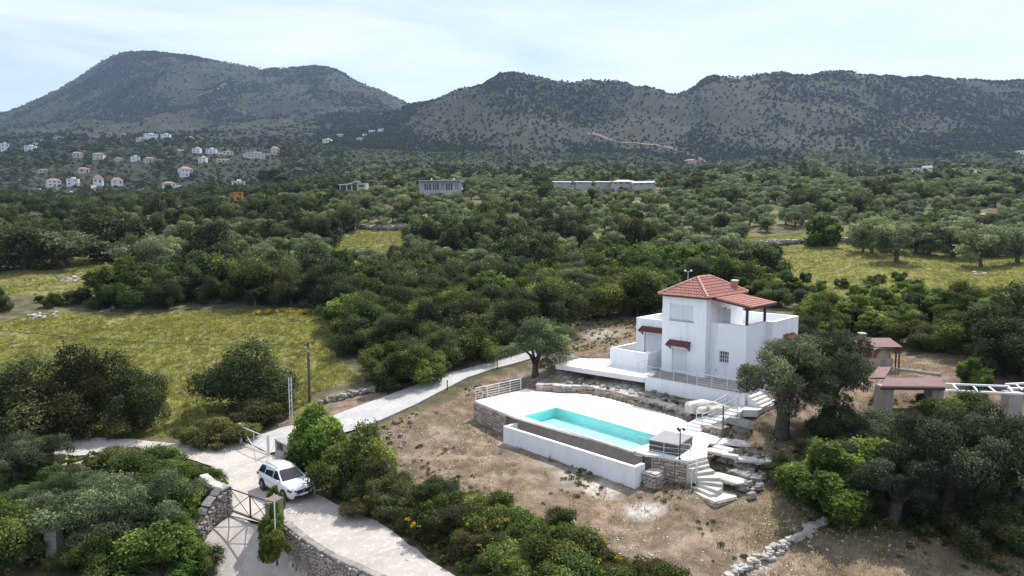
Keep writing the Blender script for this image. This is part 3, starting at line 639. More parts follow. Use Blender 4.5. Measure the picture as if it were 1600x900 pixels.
# ------------------------------------------------------------------ retaining wall behind the deck
rw = empty('retaining_wall', (0, 0, 0), 0, 'low curved dry stone retaining wall behind the pool deck', 'wall')
rpts = [W(*q, DECKZ) for q in [(838, 611), (862, 611), (885, 613.5), (917, 613.5), (958, 621), (999, 633), (1040, 643), (1078, 655)]]
for a, b_ in zip(rpts[:-1], rpts[1:]):
    d = Vector((b_ - a)[:2]).normalized(); n_ = Vector((-d.y, d.x)); n_ = n_ if n_.y > 0 else -n_
    MB().prism([Vector(a[:2]) + n_ * .1, Vector(b_[:2]) + n_ * .1, Vector(b_[:2]) + n_ * .55, Vector(a[:2]) + n_ * .55], 1.8, DECKZ + .42).build('wall_core', M['mortar'], rw)
    stone_face(rw, Vector(a[:2]) + n_ * .1, Vector(b_[:2]) + n_ * .1, lambda t: DECKZ + .05, DECKZ + .44, .2, .2, .42)
    L_ = (b_ - a).length; s = 0
    while s < L_:
        w = random.uniform(.4, .8); c1 = Vector(a[:2]) + d * (s + w / 2) + n_ * (.34 + random.uniform(-.05, .05)); s += w
        put_stone(rw, (c1.x, c1.y, DECKZ + .49), (w, .62 * random.uniform(.8, 1.2), .12), math.atan2(d.y, d.x), .04, 'whitestone' if random.random() < .45 else 'stone', 'cap_stone')
nb = W(900, 611, DECKZ); 
MB().prism([W(878, 612, 2.3)[:2], W(890, 613, 2.3)[:2], Vector(W(890, 613, 2.3)[:2]) + Vector((-.1, .5)), Vector(W(878, 612, 2.3)[:2]) + Vector((-.1, .5))], DECKZ - .05, DECKZ + .2).build('step', M['whitestone'], rw)
# rough ground edge along the paved path
wl = empty('rock_ledge', (0, 0, 0), 0, 'ragged dark rock ledge under the paved path left of the house', 'rock ledge')
lp = [G(*q) for q in [(868, 575), (900, 580), (940, 584), (975, 590), (1006, 597)]]
for a, b_ in zip(lp[:-1], lp[1:]):
    L_ = (b_ - a).length; d = (b_ - a) / L_; s = 0
    while s < L_:
        w = random.uniform(.4, 1.0); c1 = a + d * (s + w / 2); s += w * .8
        put_stone(wl, (c1.x, c1.y, 3.55 + random.uniform(-.1, .08)), (w, random.uniform(.35, .7), random.uniform(.3, .5)), random.uniform(0, 3), .2, 'greystone')

# ------------------------------------------------------------------ loose rocks and boulders
def rock_group(label, cat, items, kind='greystone', name='rock_pile', group=None):
    t = empty(name, items[0][0], 0, label, cat, group); O = Vector(items[0][0])
    for p, s, rz, tl in items: put_stone(t, Vector(p) - O, s, rz, tl, kind)
    return t
rr = random.Random(3)
def scatter_rocks(poly_px, n_, smin, smax, zoff=0, flat=.55):
    P = gpoly(poly_px); xs = [p.x for p in P]; yy = [p.y for p in P]; out = []
    while len(out) < n_:
        a, b_ = rr.uniform(min(xs), max(xs)), rr.uniform(min(yy), max(yy))
        if not inpoly(np.array([a]), np.array([b_]), P)[0]: continue
        s = rr.uniform(smin, smax); out.append(((a, b_, tz(a, b_) + s * flat * .25 + zoff), (s, s * rr.uniform(.6, 1), s * flat * rr.uniform(.6, 1.2)), rr.uniform(0, 6), .3))
    return out
rock_group('tumbled pale boulders stacked to the right of the lower pool steps', 'boulders', scatter_rocks([(1112, 704), (1160, 712), (1205, 722), (1195, 752), (1172, 785), (1155, 765), (1130, 735)], 80, .2, .68, .1, .7), 'greystone', 'boulder_bank')
rock_group('flat pale capping slabs along the top of the boulder bank', 'stone slabs', [((*W(px, py, z)[:2], z), (s, s * .55, .18), a, .08) for px, py, z, s, a in
    [(1120, 706, 2.25, 1.3, -.5), (1140, 712, 2.2, 1.0, -.4), (1168, 718, 2.1, 1.2, -.3), (1190, 721, 2.0, 1.1, 0.1), (1137, 748, 1.5, 1.7, -.6), (1150, 753, 1.45, .9, -.5)]], 'whitestone', 'capping_slabs')
rock_group('large tilted flat boulder between the upper steps and the olive tree', 'boulder', [((*W(1156, 660, 2.75)[:2], 2.75), (1.7, .9, .5), -.5, .12), ((*W(1158, 668, 2.4)[:2], 2.3), (1.2, .8, .5), -.2, .1)], 'greystone', 'boulder')
rock_group('broad pale slab stones set in the dirt right of the pool deck', 'stone slabs', [((*W(px, py, 2.32)[:2], 2.28), (s, s * .6, .16), a, .04) for px, py, s, a in [(1140, 690, 1.8, -.35), (1158, 693, 1.1, -.2), (1130, 700, 1.2, -.6), (1118, 692, 1.0, -.2)]], 'whitestone', 'stepping_slabs')
rock_group('scattered rocks on the bank between the pool wall and the house path', 'rocks', scatter_rocks([(860, 585), (1000, 596), (1120, 640), (1080, 648), (960, 612), (860, 606)], 90, .15, .5, 0, .6), 'greystone')
rock_group('pale rocks beside the house terrace at the top of the steps', 'rocks', [((*W(px, py, 3.2)[:2], 3.15), (s, s * .7, s * .45), a, .15) for px, py, s, a in [(1090, 634, 1.6, .2), (1108, 632, 1.3, -.3), (1118, 640, 1.2, .4), (1098, 640, .9, 1), (1128, 636, .9, 2)]], 'whitestone')
# lawn dry stone row bottom right
st = []
ln = [G(*q) for q in [(1290, 815), (1262, 832), (1240, 848), (1212, 862), (1180, 880), (1150, 896), (1130, 910)]]
for a, b_ in zip(ln[:-1], ln[1:]):
    L_ = (b_ - a).length; s = 0
    while s < L_:
        c1 = a.lerp(b_, s / L_)
        for k in range(2):
            w = rr.uniform(.22, .5); ox, oy = rr.uniform(-.22, .22), rr.uniform(-.2, .2)
            st.append(((c1.x + ox, c1.y + oy, tz(c1.x, c1.y) + .08 + .16 * k), (w, w * .7, .16), rr.uniform(-.6, 1.0) + .6, .15))
        s += .27
rock_group('low row of stacked pale flat stones across the dry lawn at lower right', 'stone row', st, 'rowstone', 'stone_row')
st = []
ln = [G(*q) for q in [(500, 632), (540, 620), (580, 612), (622, 604)]]
for a, b_ in zip(ln[:-1], ln[1:]):
    L_ = (b_ - a).length; s = 0
    while s < L_:
        c1 = a.lerp(b_, s / L_)
        for k in range(3):
            w = rr.uniform(.25, .6); st.append(((c1.x + rr.uniform(-.35, .35), c1.y + rr.uniform(-.35, .35), tz(c1.x, c1.y) + .1 + .12 * k), (w, w * .8, w * .5), rr.uniform(0, 6), .3))
        s += .33
rock_group('tumbled grey dry stone wall between the yellow field and the driveway', 'stone wall', st, 'greystone', 'dry_stone_wall')
def farwall(px_pts, label, w=(.6, 1.3), step=.8, layers=2, kind='greystone'):
    st = []; ln = [G(*q) for q in px_pts]
    for a, b_ in zip(ln[:-1], ln[1:]):
        L_ = (b_ - a).length; s = 0
        while s < L_:
            c1 = a.lerp(b_, s / L_)
            for k in range(layers):
                ww = rr.uniform(*w); st.append(((c1.x + rr.uniform(-.4, .4), c1.y + rr.uniform(-.4, .4), tz(c1.x, c1.y) + ww * .2 + .3 * k), (ww, ww * .8, ww * .6), rr.uniform(0, 6), .3))
            s += step
    rock_group(label, 'stone wall', st, kind, 'dry_stone_wall')
farwall([(1155, 388), (1200, 384), (1260, 381), (1335, 379)], 'long low dry stone wall behind the dry field at right', (.6, 1.3), .7, 3)
farwall([(1335, 384), (1358, 386)], 'short stretch of field wall under the leaning olive trees', (.6, 1.1), .8, 2)
farwall([(560, 357), (600, 359), (650, 358)], 'grey field wall behind the small yellow clearing in mid distance', (.8, 1.4), .9, 3)
rock_group('small heap of pale stones in the yellow meadow at far left', 'stone heap', scatter_rocks([(92, 434), (130, 433), (128, 440), (95, 441)], 34, .25, .7), 'rowstone')
rock_group('pale stone heap at the edge of the field by the left bushes', 'stone heap', scatter_rocks([(40, 494), (95, 487), (90, 496), (50, 500)], 40, .2, .6), 'rowstone')
rock_group('pale stones under the bushes at the top of the yellow field', 'stone heap', scatter_rocks([(148, 476), (180, 474), (176, 490), (150, 488)], 16, .4, .9), 'greystone')
rock_group('loose pale rubble below the dirt road at lower left', 'rubble', scatter_rocks([(65, 712), (185, 712), (190, 735), (90, 738)], 50, .2, .6), 'whitestone')
rock_group('small stones lying in the middle distance clearing', 'stone heap', scatter_rocks([(534, 368), (552, 367), (552, 372), (536, 373)], 12, .3, .8), 'rowstone')
rock_group('pale stones in front of the large olive trees at right', 'stone heap', scatter_rocks([(1520, 426), (1540, 426), (1540, 430), (1522, 431)], 12, .25, .7), 'rowstone')
rock_group('long heap of pale stones among the trees above the left meadow', 'stone heap', scatter_rocks([(352, 387), (392, 387), (390, 394), (355, 394)], 26, .6, 1.5), 'whitestone')

# ------------------------------------------------------------------ the villa
H = empty('villa', (KX, KY, 4.0), HYAW, 'white two storey villa with a red tiled hip roof above the pool', 'house')
def wallY(mb, a0, a1, y0, y1, z0, z1, holes=()):
    """wall lying along x between y0..y1 with rectangular holes (x0,x1,z0,z1)"""
    xs = sorted({a0, a1, *[h[0] for h in holes], *[h[1] for h in holes]}); zs = sorted({z0, z1, *[h[2] for h in holes], *[h[3] for h in holes]})
    for i in range(len(xs) - 1):
        for j in range(len(zs) - 1):
            cx, czz = (xs[i] + xs[i + 1]) / 2, (zs[j] + zs[j + 1]) / 2
            if any(h[0] < cx < h[1] and h[2] < czz < h[3] for h in holes): continue
            mb.box(xs[i], xs[i + 1], y0, y1, zs[j], zs[j + 1])
def HP(px, py, b_):
    """photo pixel on house plane y=b"""
    d = Vector(ray(px, py)); nrm = Vector((-math.sin(HYAW), math.cos(HYAW), 0)); p0 = Vector((KX, KY, 0)) + nrm * b_
    t = (p0 - Vector((0, 0, CAMZ))).dot(nrm) / d.dot(nrm); P = Vector((0, 0, CAMZ)) + d * t
    q = P - Vector((KX, KY, 4)); return q.x * math.cos(HYAW) + q.y * math.sin(HYAW), P.z - 4
TH_ = 6.42
wa0, wz1 = HP(1046.5, 473.5, 0); wa1, wz0 = HP(1083, 503.5, 0); wa1 = min(wa1, -.5)
da0, dz1 = HP(1050, 541, 0); da1, _ = HP(1073.5, 583, 0)
tower = MB(); wallY(tower, -4.0, 0, 0, .3, -.9, TH_, [(wa0, wa1, wz0, wz1), (da0, da1, 0, dz1)])
tower.box(-4, -3.7, .3, 6.0, -.9, TH_); wallY(tower, -4, 0, 6.0, 6.3, -.9, TH_)
tower.box(-.3, 0, .3, 2.6, -.9, TH_); tower.box(-.3, 0, 3.5, 6.0, -.9, TH_); tower.box(-.3, 0, 2.6, 3.5, -.9, 3.4); tower.box(-.3, 0, 2.6, 3.5, 5.5, TH_)
tower.build('wall', M['stucco'], H)
# hip roof
EO = .28; ex0, ex1, ey0, ey1 = -4 - EO, EO, -EO, 6.3 + EO; ez = TH_ + .05; rz_ = 7.85; ry0, ry1 = 2.1, 4.2; rxm = -2.0
rb = MB(); rb.add([(ex0, ey0, ez), (ex1, ey0, ez), (ex1, ey1, ez), (ex0, ey1, ez), (rxm, ry0, rz_ - .06), (rxm, ry1, rz_ - .06)], [(0, 1, 4), (1, 2, 5, 4), (2, 3, 5), (3, 0, 4, 5), (0, 3, 2, 1)])
roof = rb.build('roof', M['tile_red'], H)
MB().box(ex0 - .03, ex1 + .03, ey0 - .03, ey1 + .03, ez - .12, ez - .002).build('eave_board', M['fascia'], H)
def tile_slope(mb, origin, eu, ev, width, rowlen, clip, pitch=.235, tl=.42):
    """origin at eave corner; eu along eave, ev up slope (unit); clip(u)-> v range"""
    nrm = eu.cross(ev); nrm = nrm if nrm.z > 0 else -nrm
    u = pitch / 2
    while u < width:
        v0, v1 = clip(u); v_ = v0 - .05
        while v_ < v1 - .05:
            e = min(v_ + tl, v1); c0_ = origin + eu * (u + random.uniform(-.006, .006)); pts = []
            for (vv, lift, rad) in ((v_, .035 + random.uniform(0, .012), pitch * .46), (e, .012, pitch * .36)):
                for k in range(5):
                    a = math.pi * k / 4; pts.append(c0_ + ev * vv + eu * (-math.cos(a) * rad) + nrm * (math.sin(a) * rad * .75 + lift))
            mb.add(pts, [(k, k + 1, k + 6, k + 5) for k in range(4)] + [(0, 5, 6, 1)] * 0 + [(0, 1, 2, 3, 4)])
            v_ += tl * .93
        u += pitch
def hipslope(mb, p0, p1, q0, q1):
    """eave p0->p1, ridge q0->q1 (q0 over p0 side)"""
    p0, p1, q0, q1 = map(Vector, (p0, p1, q0, q1)); eu = (p1 - p0).normalized(); wd = (p1 - p0).length
    up = (q0 - p0) - eu * (q0 - p0).dot(eu); hgt = up.length; ev = up / hgt; ua = (q0 - p0).dot(eu); ub = (q1 - p0).dot(eu)
    def clip(u):
        v1 = hgt
        if u < ua: v1 = min(v1, hgt * u / max(ua, 1e-6))
        if u > ub: v1 = min(v1, hgt * (wd - u) / max(wd - ub, 1e-6))
        return 0, v1
    tile_slope(mb, p0, eu, ev, wd, 0, clip)
tm = MB()
c1_, c2_, c3_, c4_, r1_, r2_ = (ex0, ey0, ez), (ex1, ey0, ez), (ex1, ey1, ez), (ex0, ey1, ez), (rxm, ry0, rz_ - .05), (rxm, ry1, rz_ - .05)
hipslope(tm, c1_, c2_, r1_, r1_); hipslope(tm, c2_, c3_, r1_, r2_); hipslope(tm, c3_, c4_, r2_, r2_); hipslope(tm, c4_, c1_, r2_, r1_)
tmo = tm.build('roof_tile', M['tile_red'], roof); tmo['kind'] = 'stuff'
M['ridge'] = surf('ridge_tile', (.50, .24, .19), (.66, .42, .36), 4, .8, .2, .01)
for a, b_ in ((c1_, r1_), (c2_, r1_), (c3_, r2_), (c4_, r2_), (r1_, r2_)):
    a, b_ = Vector(a), Vector(b_); k = max(2, int((b_ - a).length / .38))
    for j in range(k):
        p, q = a.lerp(b_, j / k), a.lerp(b_, (j + 1.05) / k); MB().tube([p + Vector((0, 0, .085)), q + Vector((0, 0, .07))], [.115, .095], 8).build('ridge_tile', M['ridge'], roof)
# shuttered window and door
def slats(name, x0, x1, y_, z0, z1, parent, mat='shutter', n_=12):
    mb = MB(); h = (z1 - z0) / n_
    for i in range(n_): mb.add([(x0, y_ + .015, z0 + i * h), (x1, y_ + .015, z0 + i * h), (x1, y_, z0 + (i + .5) * h), (x0, y_, z0 + (i + .5) * h), (x0, y_ + .015, z0 + (i + 1) * h), (x1, y_ + .015, z0 + (i + 1) * h)], [(0, 1, 2, 3), (3, 2, 5, 4)])
    return mb.build(name, M[mat], parent)
win = MB().box(wa0, wa1, .16, .2, wz0, wz1).build('window', M['shutter'], H)
mid = (wa0 + wa1) / 2
for a, b_ in ((wa0 + .05, mid - .04), (mid + .04, wa1 - .05)): slats('shutter', a, b_, .09, wz0 + .05, wz1 - .12, win, n_=16)
fb = MB()
for bx in ((wa0, wa0 + .05, wz0, wz1), (wa1 - .05, wa1, wz0, wz1), (mid - .04, mid + .04, wz0, wz1 - .12), (wa0 + .05, wa1 - .05, wz1 - .12, wz1)): fb.box(bx[0], bx[1], .05, .158, bx[2], bx[3])
fb.build('frame', M['frame'], win); MB().box(wa0 - .05, wa1 + .05, -.06, .04, wz0 - .06, wz0 - .003).build('sill', M['greywall'], win)
door = MB().box(da0, da1, .16, .2, .003, dz1).build('door', M['shutter'], H); slats('shutter', da0 + .05, da1 - .05, .09, .04, dz1 - .1, door, n_=26)
fb = MB()
for bx in ((da0, da0 + .05, .003, dz1), (da1 - .05, da1, .003, dz1), (da0 + .05, da1 - .05, dz1 - .1, dz1)): fb.box(bx[0], bx[1], .05, .158, bx[2], bx[3])
fb.build('frame', M['frame'], door)
MB().box(da1 + .35, da1 + .45, -.02, -.002, .35, .45).build('socket', M['shutter'], H)
def awning(x0, x1, y_, z, parent, dep=.62):
    t = MB(); t.add([(x0, y_, z + .32), (x1, y_, z + .32), (x1 + .02, y_ - dep, z), (x0 - .02, y_ - dep, z), (x0, y_, z + .27), (x1, y_, z + .27), (x1 + .02, y_ - dep, z - .05), (x0 - .02, y_ - dep, z - .05)],
                    [(0, 1, 2, 3), (4, 7, 6, 5), (0, 3, 7, 4), (1, 5, 6, 2), (3, 2, 6, 7), (0, 4, 5, 1)])
    a = t.build('awning', M['redwood'], parent)
    n_ = max(3, int((x1 - x0) / .2))
    for i in range(n_):
        u = x0 + (x1 - x0) * (i + .5) / n_; MB().tube([(u, y_ - dep - .03, z + .03), (u, y_, z + .345)], .07, 6).build('tile', M['awntile'], a)
    for u in (x0 + .12, x1 - .12):
        b2 = MB(); b2.bar((u, y_ - .03, z - .42), (u, y_ - .03, z + .2), .07); b2.bar((u, y_ - .05, z - .3), (u, y_ - dep + .08, z - .06), .06); b2.bar((u, y_ - .06, z - .07), (u, y_ - dep + .02, z - .07), .06); b2.build('bracket', M['fascia'], a)
    return a
awning(da0 - .28, da1 + .28, 0, dz1 + .2, H)
# lower right block with roof terrace
PZ = 4.42
blk = MB(); sw0, sz0 = HP(1124.8, 566, .8); sw1, sz1 = HP(1138, 549, .8)
sw0, sz1 = HP(1124.8, 547.5, .8)[0], HP(1130, 549, .8)[1]; sw1, sz0 = HP(1138.2, 566, .8)[0], HP(1131, 566.5, .8)[1]
wallY(blk, .003, 3.0, .8, 1.05, -.9, PZ, [(sw0, sw1, sz0, sz1)])
blk.box(2.75, 3.0, 1.05, 4.3, -.9, PZ); blk.box(3.0, 3.6, 4.3, 4.55, -.9, PZ); blk.box(3.35, 3.6, 4.55, 9.05, -.9, PZ); blk.box(-2.0, 3.6, 9.05, 9.3, -.9, PZ)
blk.box(.003, 2.75, 1.05, 4.55, 3.1, 3.35); blk.box(.003, 3.35, 4.55, 9.05, 3.1, 3.35); blk.box(-2, .0, 6.31, 9.05, 3.1, 3.35); blk.box(-2.25, -2, 6.31, 9.3, -.9, PZ)
blk.build('wing_wall', M['stucco'], H)
MB().box(.01, 2.74, 1.06, 4.6, 3.354, 3.36).build('terrace_floor', M['deck'], H)
cpb = MB(); cpb.box(.003, 3.03, .77, 1.08, PZ, PZ + .035); cpb.box(2.72, 3.03, 1.08, 4.27, PZ, PZ + .035); cpb.box(2.72, 3.63, 4.27, 4.58, PZ, PZ + .035); cpb.box(3.32, 3.63, 4.58, 9.33, PZ, PZ + .035); cpb.box(-2.2, 3.32, 9.02, 9.33, PZ, PZ + .035)
cpb.build('parapet_cap', M['frame'], H)
# small window
wnd = MB().box(sw0, sw1, .93, .96, sz0, sz1).build('window', M['glass'], H)
fb = MB(); fw = .018
def muntins(x0, x1, z0, z1, nx, nz, y_):
    for i in range(nx + 1): u = x0 + (x1 - x0) * i / nx; fb.box(max(u - fw, x0), min(u + fw, x1), y_, y_ + .05, z0, z1)
    for j in range(nz + 1):
        v_ = z0 + (z1 - z0) * j / nz
        for i in range(nx):
            a = x0 + (x1 - x0) * i / nx + fw; c_ = x0 + (x1 - x0) * (i + 1) / nx - fw; fb.box(a, c_, y_, y_ + .048, max(v_ - fw * .8, z0), min(v_ + fw * .8, z1))
mid = (sw0 + sw1) / 2; muntins(sw0, mid - .01, sz0, sz1, 2, 3, .875); muntins(mid + .01, sw1, sz0, sz1, 2, 3, .875); fb.build('frame', M['frame'], wnd)
MB().box(sw0 - .05, sw1 + .05, .75, .86, sz0 - .05, sz0 - .003).build('sill', M['frame'], wnd)
MB().box(sw0 - .16, sw0 - .02, .765, .795, sz0, sz1).build('shutter', M['frame'], wnd)
MB().box(.5, .58, .7, .797, .55, .75).build('tap_box', M['shutter'], H)
# french door on terrace (in tower side wall)
td_ = MB().box(-.12, -.09, 2.6, 3.5, 3.4, 5.5).build('door', M['glass'], H)
fb = MB()
for bx in ((2.6, 2.68, 3.4, 5.5), (3.02, 3.08, 3.4, 5.5), (3.42, 3.5, 3.4, 5.5)): fb.box(-.085, -.03, bx[0], bx[1], bx[2], bx[3])
for zz in (3.4, 4.1, 4.8, 5.42): fb.box(-.083, -.04, 2.68, 3.02, zz, zz + .07); fb.box(-.083, -.04, 3.08, 3.42, zz, zz + .07)
fb.build('frame', M['frame'], td_)
slats('shutter', .02, .8, 2.52, 3.45, 5.4, H)
# porch roof over terrace
pr = MB(); pr.add([(0.01, .75, 6.42), (3.35, .75, 5.9), (3.35, 5.2, 5.9), (0.01, 5.2, 6.42), (0.01, .75, 6.34), (3.35, .75, 5.82), (3.35, 5.2, 5.82), (0.01, 5.2, 6.34)], [(0, 1, 2, 3), (4, 7, 6, 5), (0, 4, 5, 1), (1, 5, 6, 2), (2, 6, 7, 3), (3, 7, 4, 0)])
prr = pr.build('porch_roof', M['tile_red'], H); tm = MB()
o_ = Vector((3.4, .78, 5.905)); ev = (Vector((0, .78, 6.43)) - o_).normalized(); tile_slope(tm, o_, Vector((0, 1, 0)), ev, 4.4, 0, lambda u: (0, 3.4))
t_ = tm.build('roof_tile', M['tile_red'], prr); t_['kind'] = 'stuff'
for yy in (.71, 5.18): MB().bar((.02, yy, 6.36), (3.42, yy, 5.84), .06, .16).build('verge_board', M['fascia'], prr)
MB().box(3.40, 3.45, .70, 5.22, 5.74, 5.9).build('fascia', M['fascia'], prr)
for yy in (1.0, 4.15): MB().box(2.80, 2.97, yy, yy + .17, PZ + .036, 5.83).build('porch_post', M['fascia'], H)
MB().box(2.78, 2.99, .8, 4.9, 5.62, 5.80).build('porch_beam', M['fascia'], H)
# right side awnings
def side_awning(y0, y1, x_, z, dep=.7):
    mb = MB(); mb.add([(x_, y0, z + .35), (x_, y1, z + .35), (x_ + dep, y1, z), (x_ + dep, y0, z), (x_, y0, z + .29), (x_, y1, z + .29), (x_ + dep, y1, z - .06), (x_ + dep, y0, z - .06)], [(0, 3, 2, 1), (4, 5, 6, 7), (0, 1, 5, 4), (1, 2, 6, 5), (2, 3, 7, 6), (3, 0, 4, 7)])
    a = mb.build('awning', M['redwood'], H); n_ = int((y1 - y0) / .22)
    for i in range(n_): v_ = y0 + (y1 - y0) * (i + .5) / n_; MB().tube([(x_ + dep + .03, v_, z + .03), (x_, v_, z + .38)], .07, 6).build('tile', M['awntile'], a)
    for v_ in (y0 + .15, y1 - .15): b2 = MB(); b2.bar((x_ + .03, v_, z - .4), (x_ + .03, v_, z + .25), .07); b2.bar((x_ + .05, v_, z - .3), (x_ + dep - .08, v_, z - .07), .06); b2.build('bracket', M['fascia'], a)
side_awning(6.3, 8.3, 3.603, 2.75); side_awning(4.6, 6.0, 3.603, 2.3, 1.6)
MB().box(3.603, 3.64, 6.6, 8.0, 0, 2.2).build('door', M['shutter'], H)
# left annex
AZ = 4.0; ax = MB(); ax0, azt = HP(994.5, 496.5, 1.5); AZ = azt
adl, adz = HP(1007, 520, 1.5); adr = HP(1024, 560, 1.5)[0]
wallY(ax, ax0, -4.003, 1.5, 1.75, -.9, AZ, [(adl, -4.15, 0, adz)])
ax.box(ax0, ax0 + .25, 1.75, 5.25, -.9, AZ); ax.box(ax0, -4.003, 5.25, 5.5, -.9, AZ); ax.box(ax0 + .25, -4.003, 1.75, 5.25, AZ - 1.0, AZ - .8)
ax.build('annex_wall', M['stucco'], H)
cpb = MB(); cpb.box(ax0 - .03, -4.003, 1.47, 1.78, AZ, AZ + .035); cpb.box(ax0 - .03, ax0 + .28, 1.78, 5.53, AZ, AZ + .035); cpb.box(ax0 + .28, -4.003, 5.22, 5.53, AZ, AZ + .035); cpb.build('parapet_cap', M['frame'], H)
ad = MB().box(adl, -4.15, 1.66, 1.7, .003, adz).build('door', M['shutter'], H); slats('shutter', adl + .04, -4.2, 1.6, .05, adz - .05, ad, n_=24)
awning(adl - .3, -4.05, 1.5, adz + .25, H)
cyl(.03, 1.6, 6, AZ, -4.2, 2.2).build('downpipe', M['steel'], H)
ch = MB().box(-.55, -.15, 5.2, 5.6, TH_, 7.45).build('chimney', M['firebrick'], H); MB().box(-.6, -.1, 5.15, 5.65, 7.45, 7.55).build('chimney_cap', M['frame'], ch)
# enclosure wall of the left patio
en = empty('patio_wall', (KX, KY, 4.0), HYAW, 'low white wall enclosing the small patio left of the tower', 'wall')
ea0 = HP(953, 568, -.75)[0]; ea1 = HP(1012.5, 560, -.75)[0]
MB().box(ea0, ea1, -.75, -.5, -.5, 1.42).build('front_wall', M['stucco'], en); MB().box(ea0, ea0 + .25, -.497, 3.6, -.5, 1.42).build('side_wall', M['stucco'], en)
MB().box(ea1 - .25, ea1, -.497, 1.2, -.5, 1.42).build('side_wall', M['stucco'], en)
for a, b_ in ((ea0, -.75), (ea1 - .25, -.75), (ea0, 3.35)): MB().add([(a, b_, 1.42), (a + .25, b_, 1.42), (a + .25, b_ + .25, 1.42), (a, b_ + .25, 1.42), (a + .125, b_ + .125, 1.66)], [(0, 1, 4), (1, 2, 4), (2, 3, 4), (3, 0, 4)]).build('finial', M['frame'], en)
# paved path left
pth = MB(); pth.prism([W(868, 569, 3.92)[:2], W(1006, 590, 3.92)[:2], HL(-3.45, -2.6)[:2], HL(-3.45, 0.2)[:2], HL(ea1, -.3)[:2], HL(ea0 - .2, -.3)[:2], HL(ea0 - 1.2, 1.5)[:2], W(905, 560, 3.92)[:2]], 3.5, 3.92)
props(pth.build('paved_path', M['deck']), kind='structure')
railing('thin grey railing along the paved path left of the villa', [W(872, 570, 3.92), W(1004, 589.5, 3.92)], .9, 1, 1.0, r=.014, top=.018)
railing('short dark railing between the patio wall and the front terrace', [HL(ea1 + .1, -2.3, 3.95), HL(ea1 + .1, -.9, 3.95), HL(-4.05, -.3, 3.95)], .95, 3, 1.1, mat='greywall', r=.018, top=.024)
# front terrace
ft = empty('front_terrace', (KX, KY, 4.0), HYAW, 'raised front terrace of the villa with a white retaining wall', 'terrace')
MB().prism([(-3.6, -3.0), (4.75, -2.85), (4.6, 5.2), (3.62, 5.2), (3.62, 4.28), (3.02, 4.28), (3.02, .78), (0.01, .78), (0.01, -.005), (-4.0, -.005), (-4.0, -2)], -.25, 0).build('paving', M['terrace'], ft)
MB().prism([(-3.6, -3.02), (4.78, -2.87), (4.78, -2.62), (-3.6, -2.77)], -1.5, -.01).build('retaining_wall', M['stucco'], ft)
MB().prism([(-3.63, -3.05), (4.8, -2.9), (4.8, -2.66), (-3.63, -2.8)], .002, .03).build('kerb', M['frame'], ft)
MB().prism([(-3.6, -2.77), (-3.35, -2.77), (-3.9, -1.2), (-4.1, -1.2)], -1.2, -.01).build('end_wall', M['stucco'], ft)
MB().prism([(4.53, -2.6), (4.78, -2.6), (4.68, 1.9), (4.45, 1.9)], -1.3, -.01).build('side_wall', M['stucco'], ft)
railing('thin grey railing on the left part of the front terrace', [HL(-3.5, -2.9, 4.03), HL(.1, -2.85, 4.03)], .85, 1, 1.2, r=.014, top=.018)
railing('silver railing with five bars around the right corner of the front terrace', [HL(.9, -2.82, 4.03), HL(4.6, -2.75, 4.03), HL(4.5, 1.6, 4.03)], .95, 5, 1.15, r=.022, top=.036)
# lower landing right of terrace
props(MB().prism([W(*q, 3.2)[:2] for q in [(1146, 633), (1152, 640), (1184, 641), (1222, 628), (1218, 614), (1200, 606), (1168, 622)]], 2.7, 3.2).build('landing', M['deck']), kind='structure')
railing('thin post railing on the white landing right of the upper steps', [W(1153, 640, 3.2), W(1184, 641, 3.2), W(1220, 628, 3.2)], .95, 1, 1.6, r=.014, top=.014)
# terrace steps down to landing
s0 = empty('terrace_steps', (0, 0, 0), 0, 'white steps from the terrace corner to the side landing', 'steps')
for i in range(4):
    a = HL(4.85 + .3 * i, -2.6, 0); b_ = HL(5.15 + .3 * i, -2.6, 0); c_ = HL(5.15 + .3 * i, -.6, 0); d = HL(4.85 + .3 * i, -.6, 0); MB().prism([a[:2], b_[:2], c_[:2], d[:2]], 2.8, 3.85 - .17 * i).build('step', M['deck'], s0)
# upper steps: landing -> deck
s1 = empty('upper_steps', (0, 0, 0), 0, 'white stone steps from the terrace landing down to the pool deck', 'steps')
cs = [(1148, 637, 3.15), (1141, 641, 3.03), (1133, 646, 2.92), (1121, 650, 2.81), (1111, 654, 2.70), (1101, 658, 2.60), (1094, 662, 2.50), (1086, 666, 2.40)]
for i, (px, py, z) in enumerate(cs):
    c1 = Vector(W(px, py, z)[:2]); e = Vector(W(*cs[min(i + 1, 7)][:2], z)[:2]) if i < 7 else c1 + (c1 - Vector(W(*cs[6][:2], z)[:2]))
    f_ = (e - c1); wdt = max(f_.length, .25); f_.normalize(); s_ = Vector((-f_.y, f_.x)); s_ = s_ if s_.y < 0 else -s_
    hw_ = .72; MB().prism([c1 - f_ * .1 + s_ * hw_, c1 + f_ * wdt * 1.0 + s_ * hw_, c1 + f_ * wdt * 1.0 - s_ * hw_, c1 - f_ * .1 - s_ * hw_], 1.9, z).build('step', M['deck'], s1)
us_ = empty('stair_wall', (0, 0, 0), 0, 'curved rough stone wall holding the upper steps above the deck', 'wall')
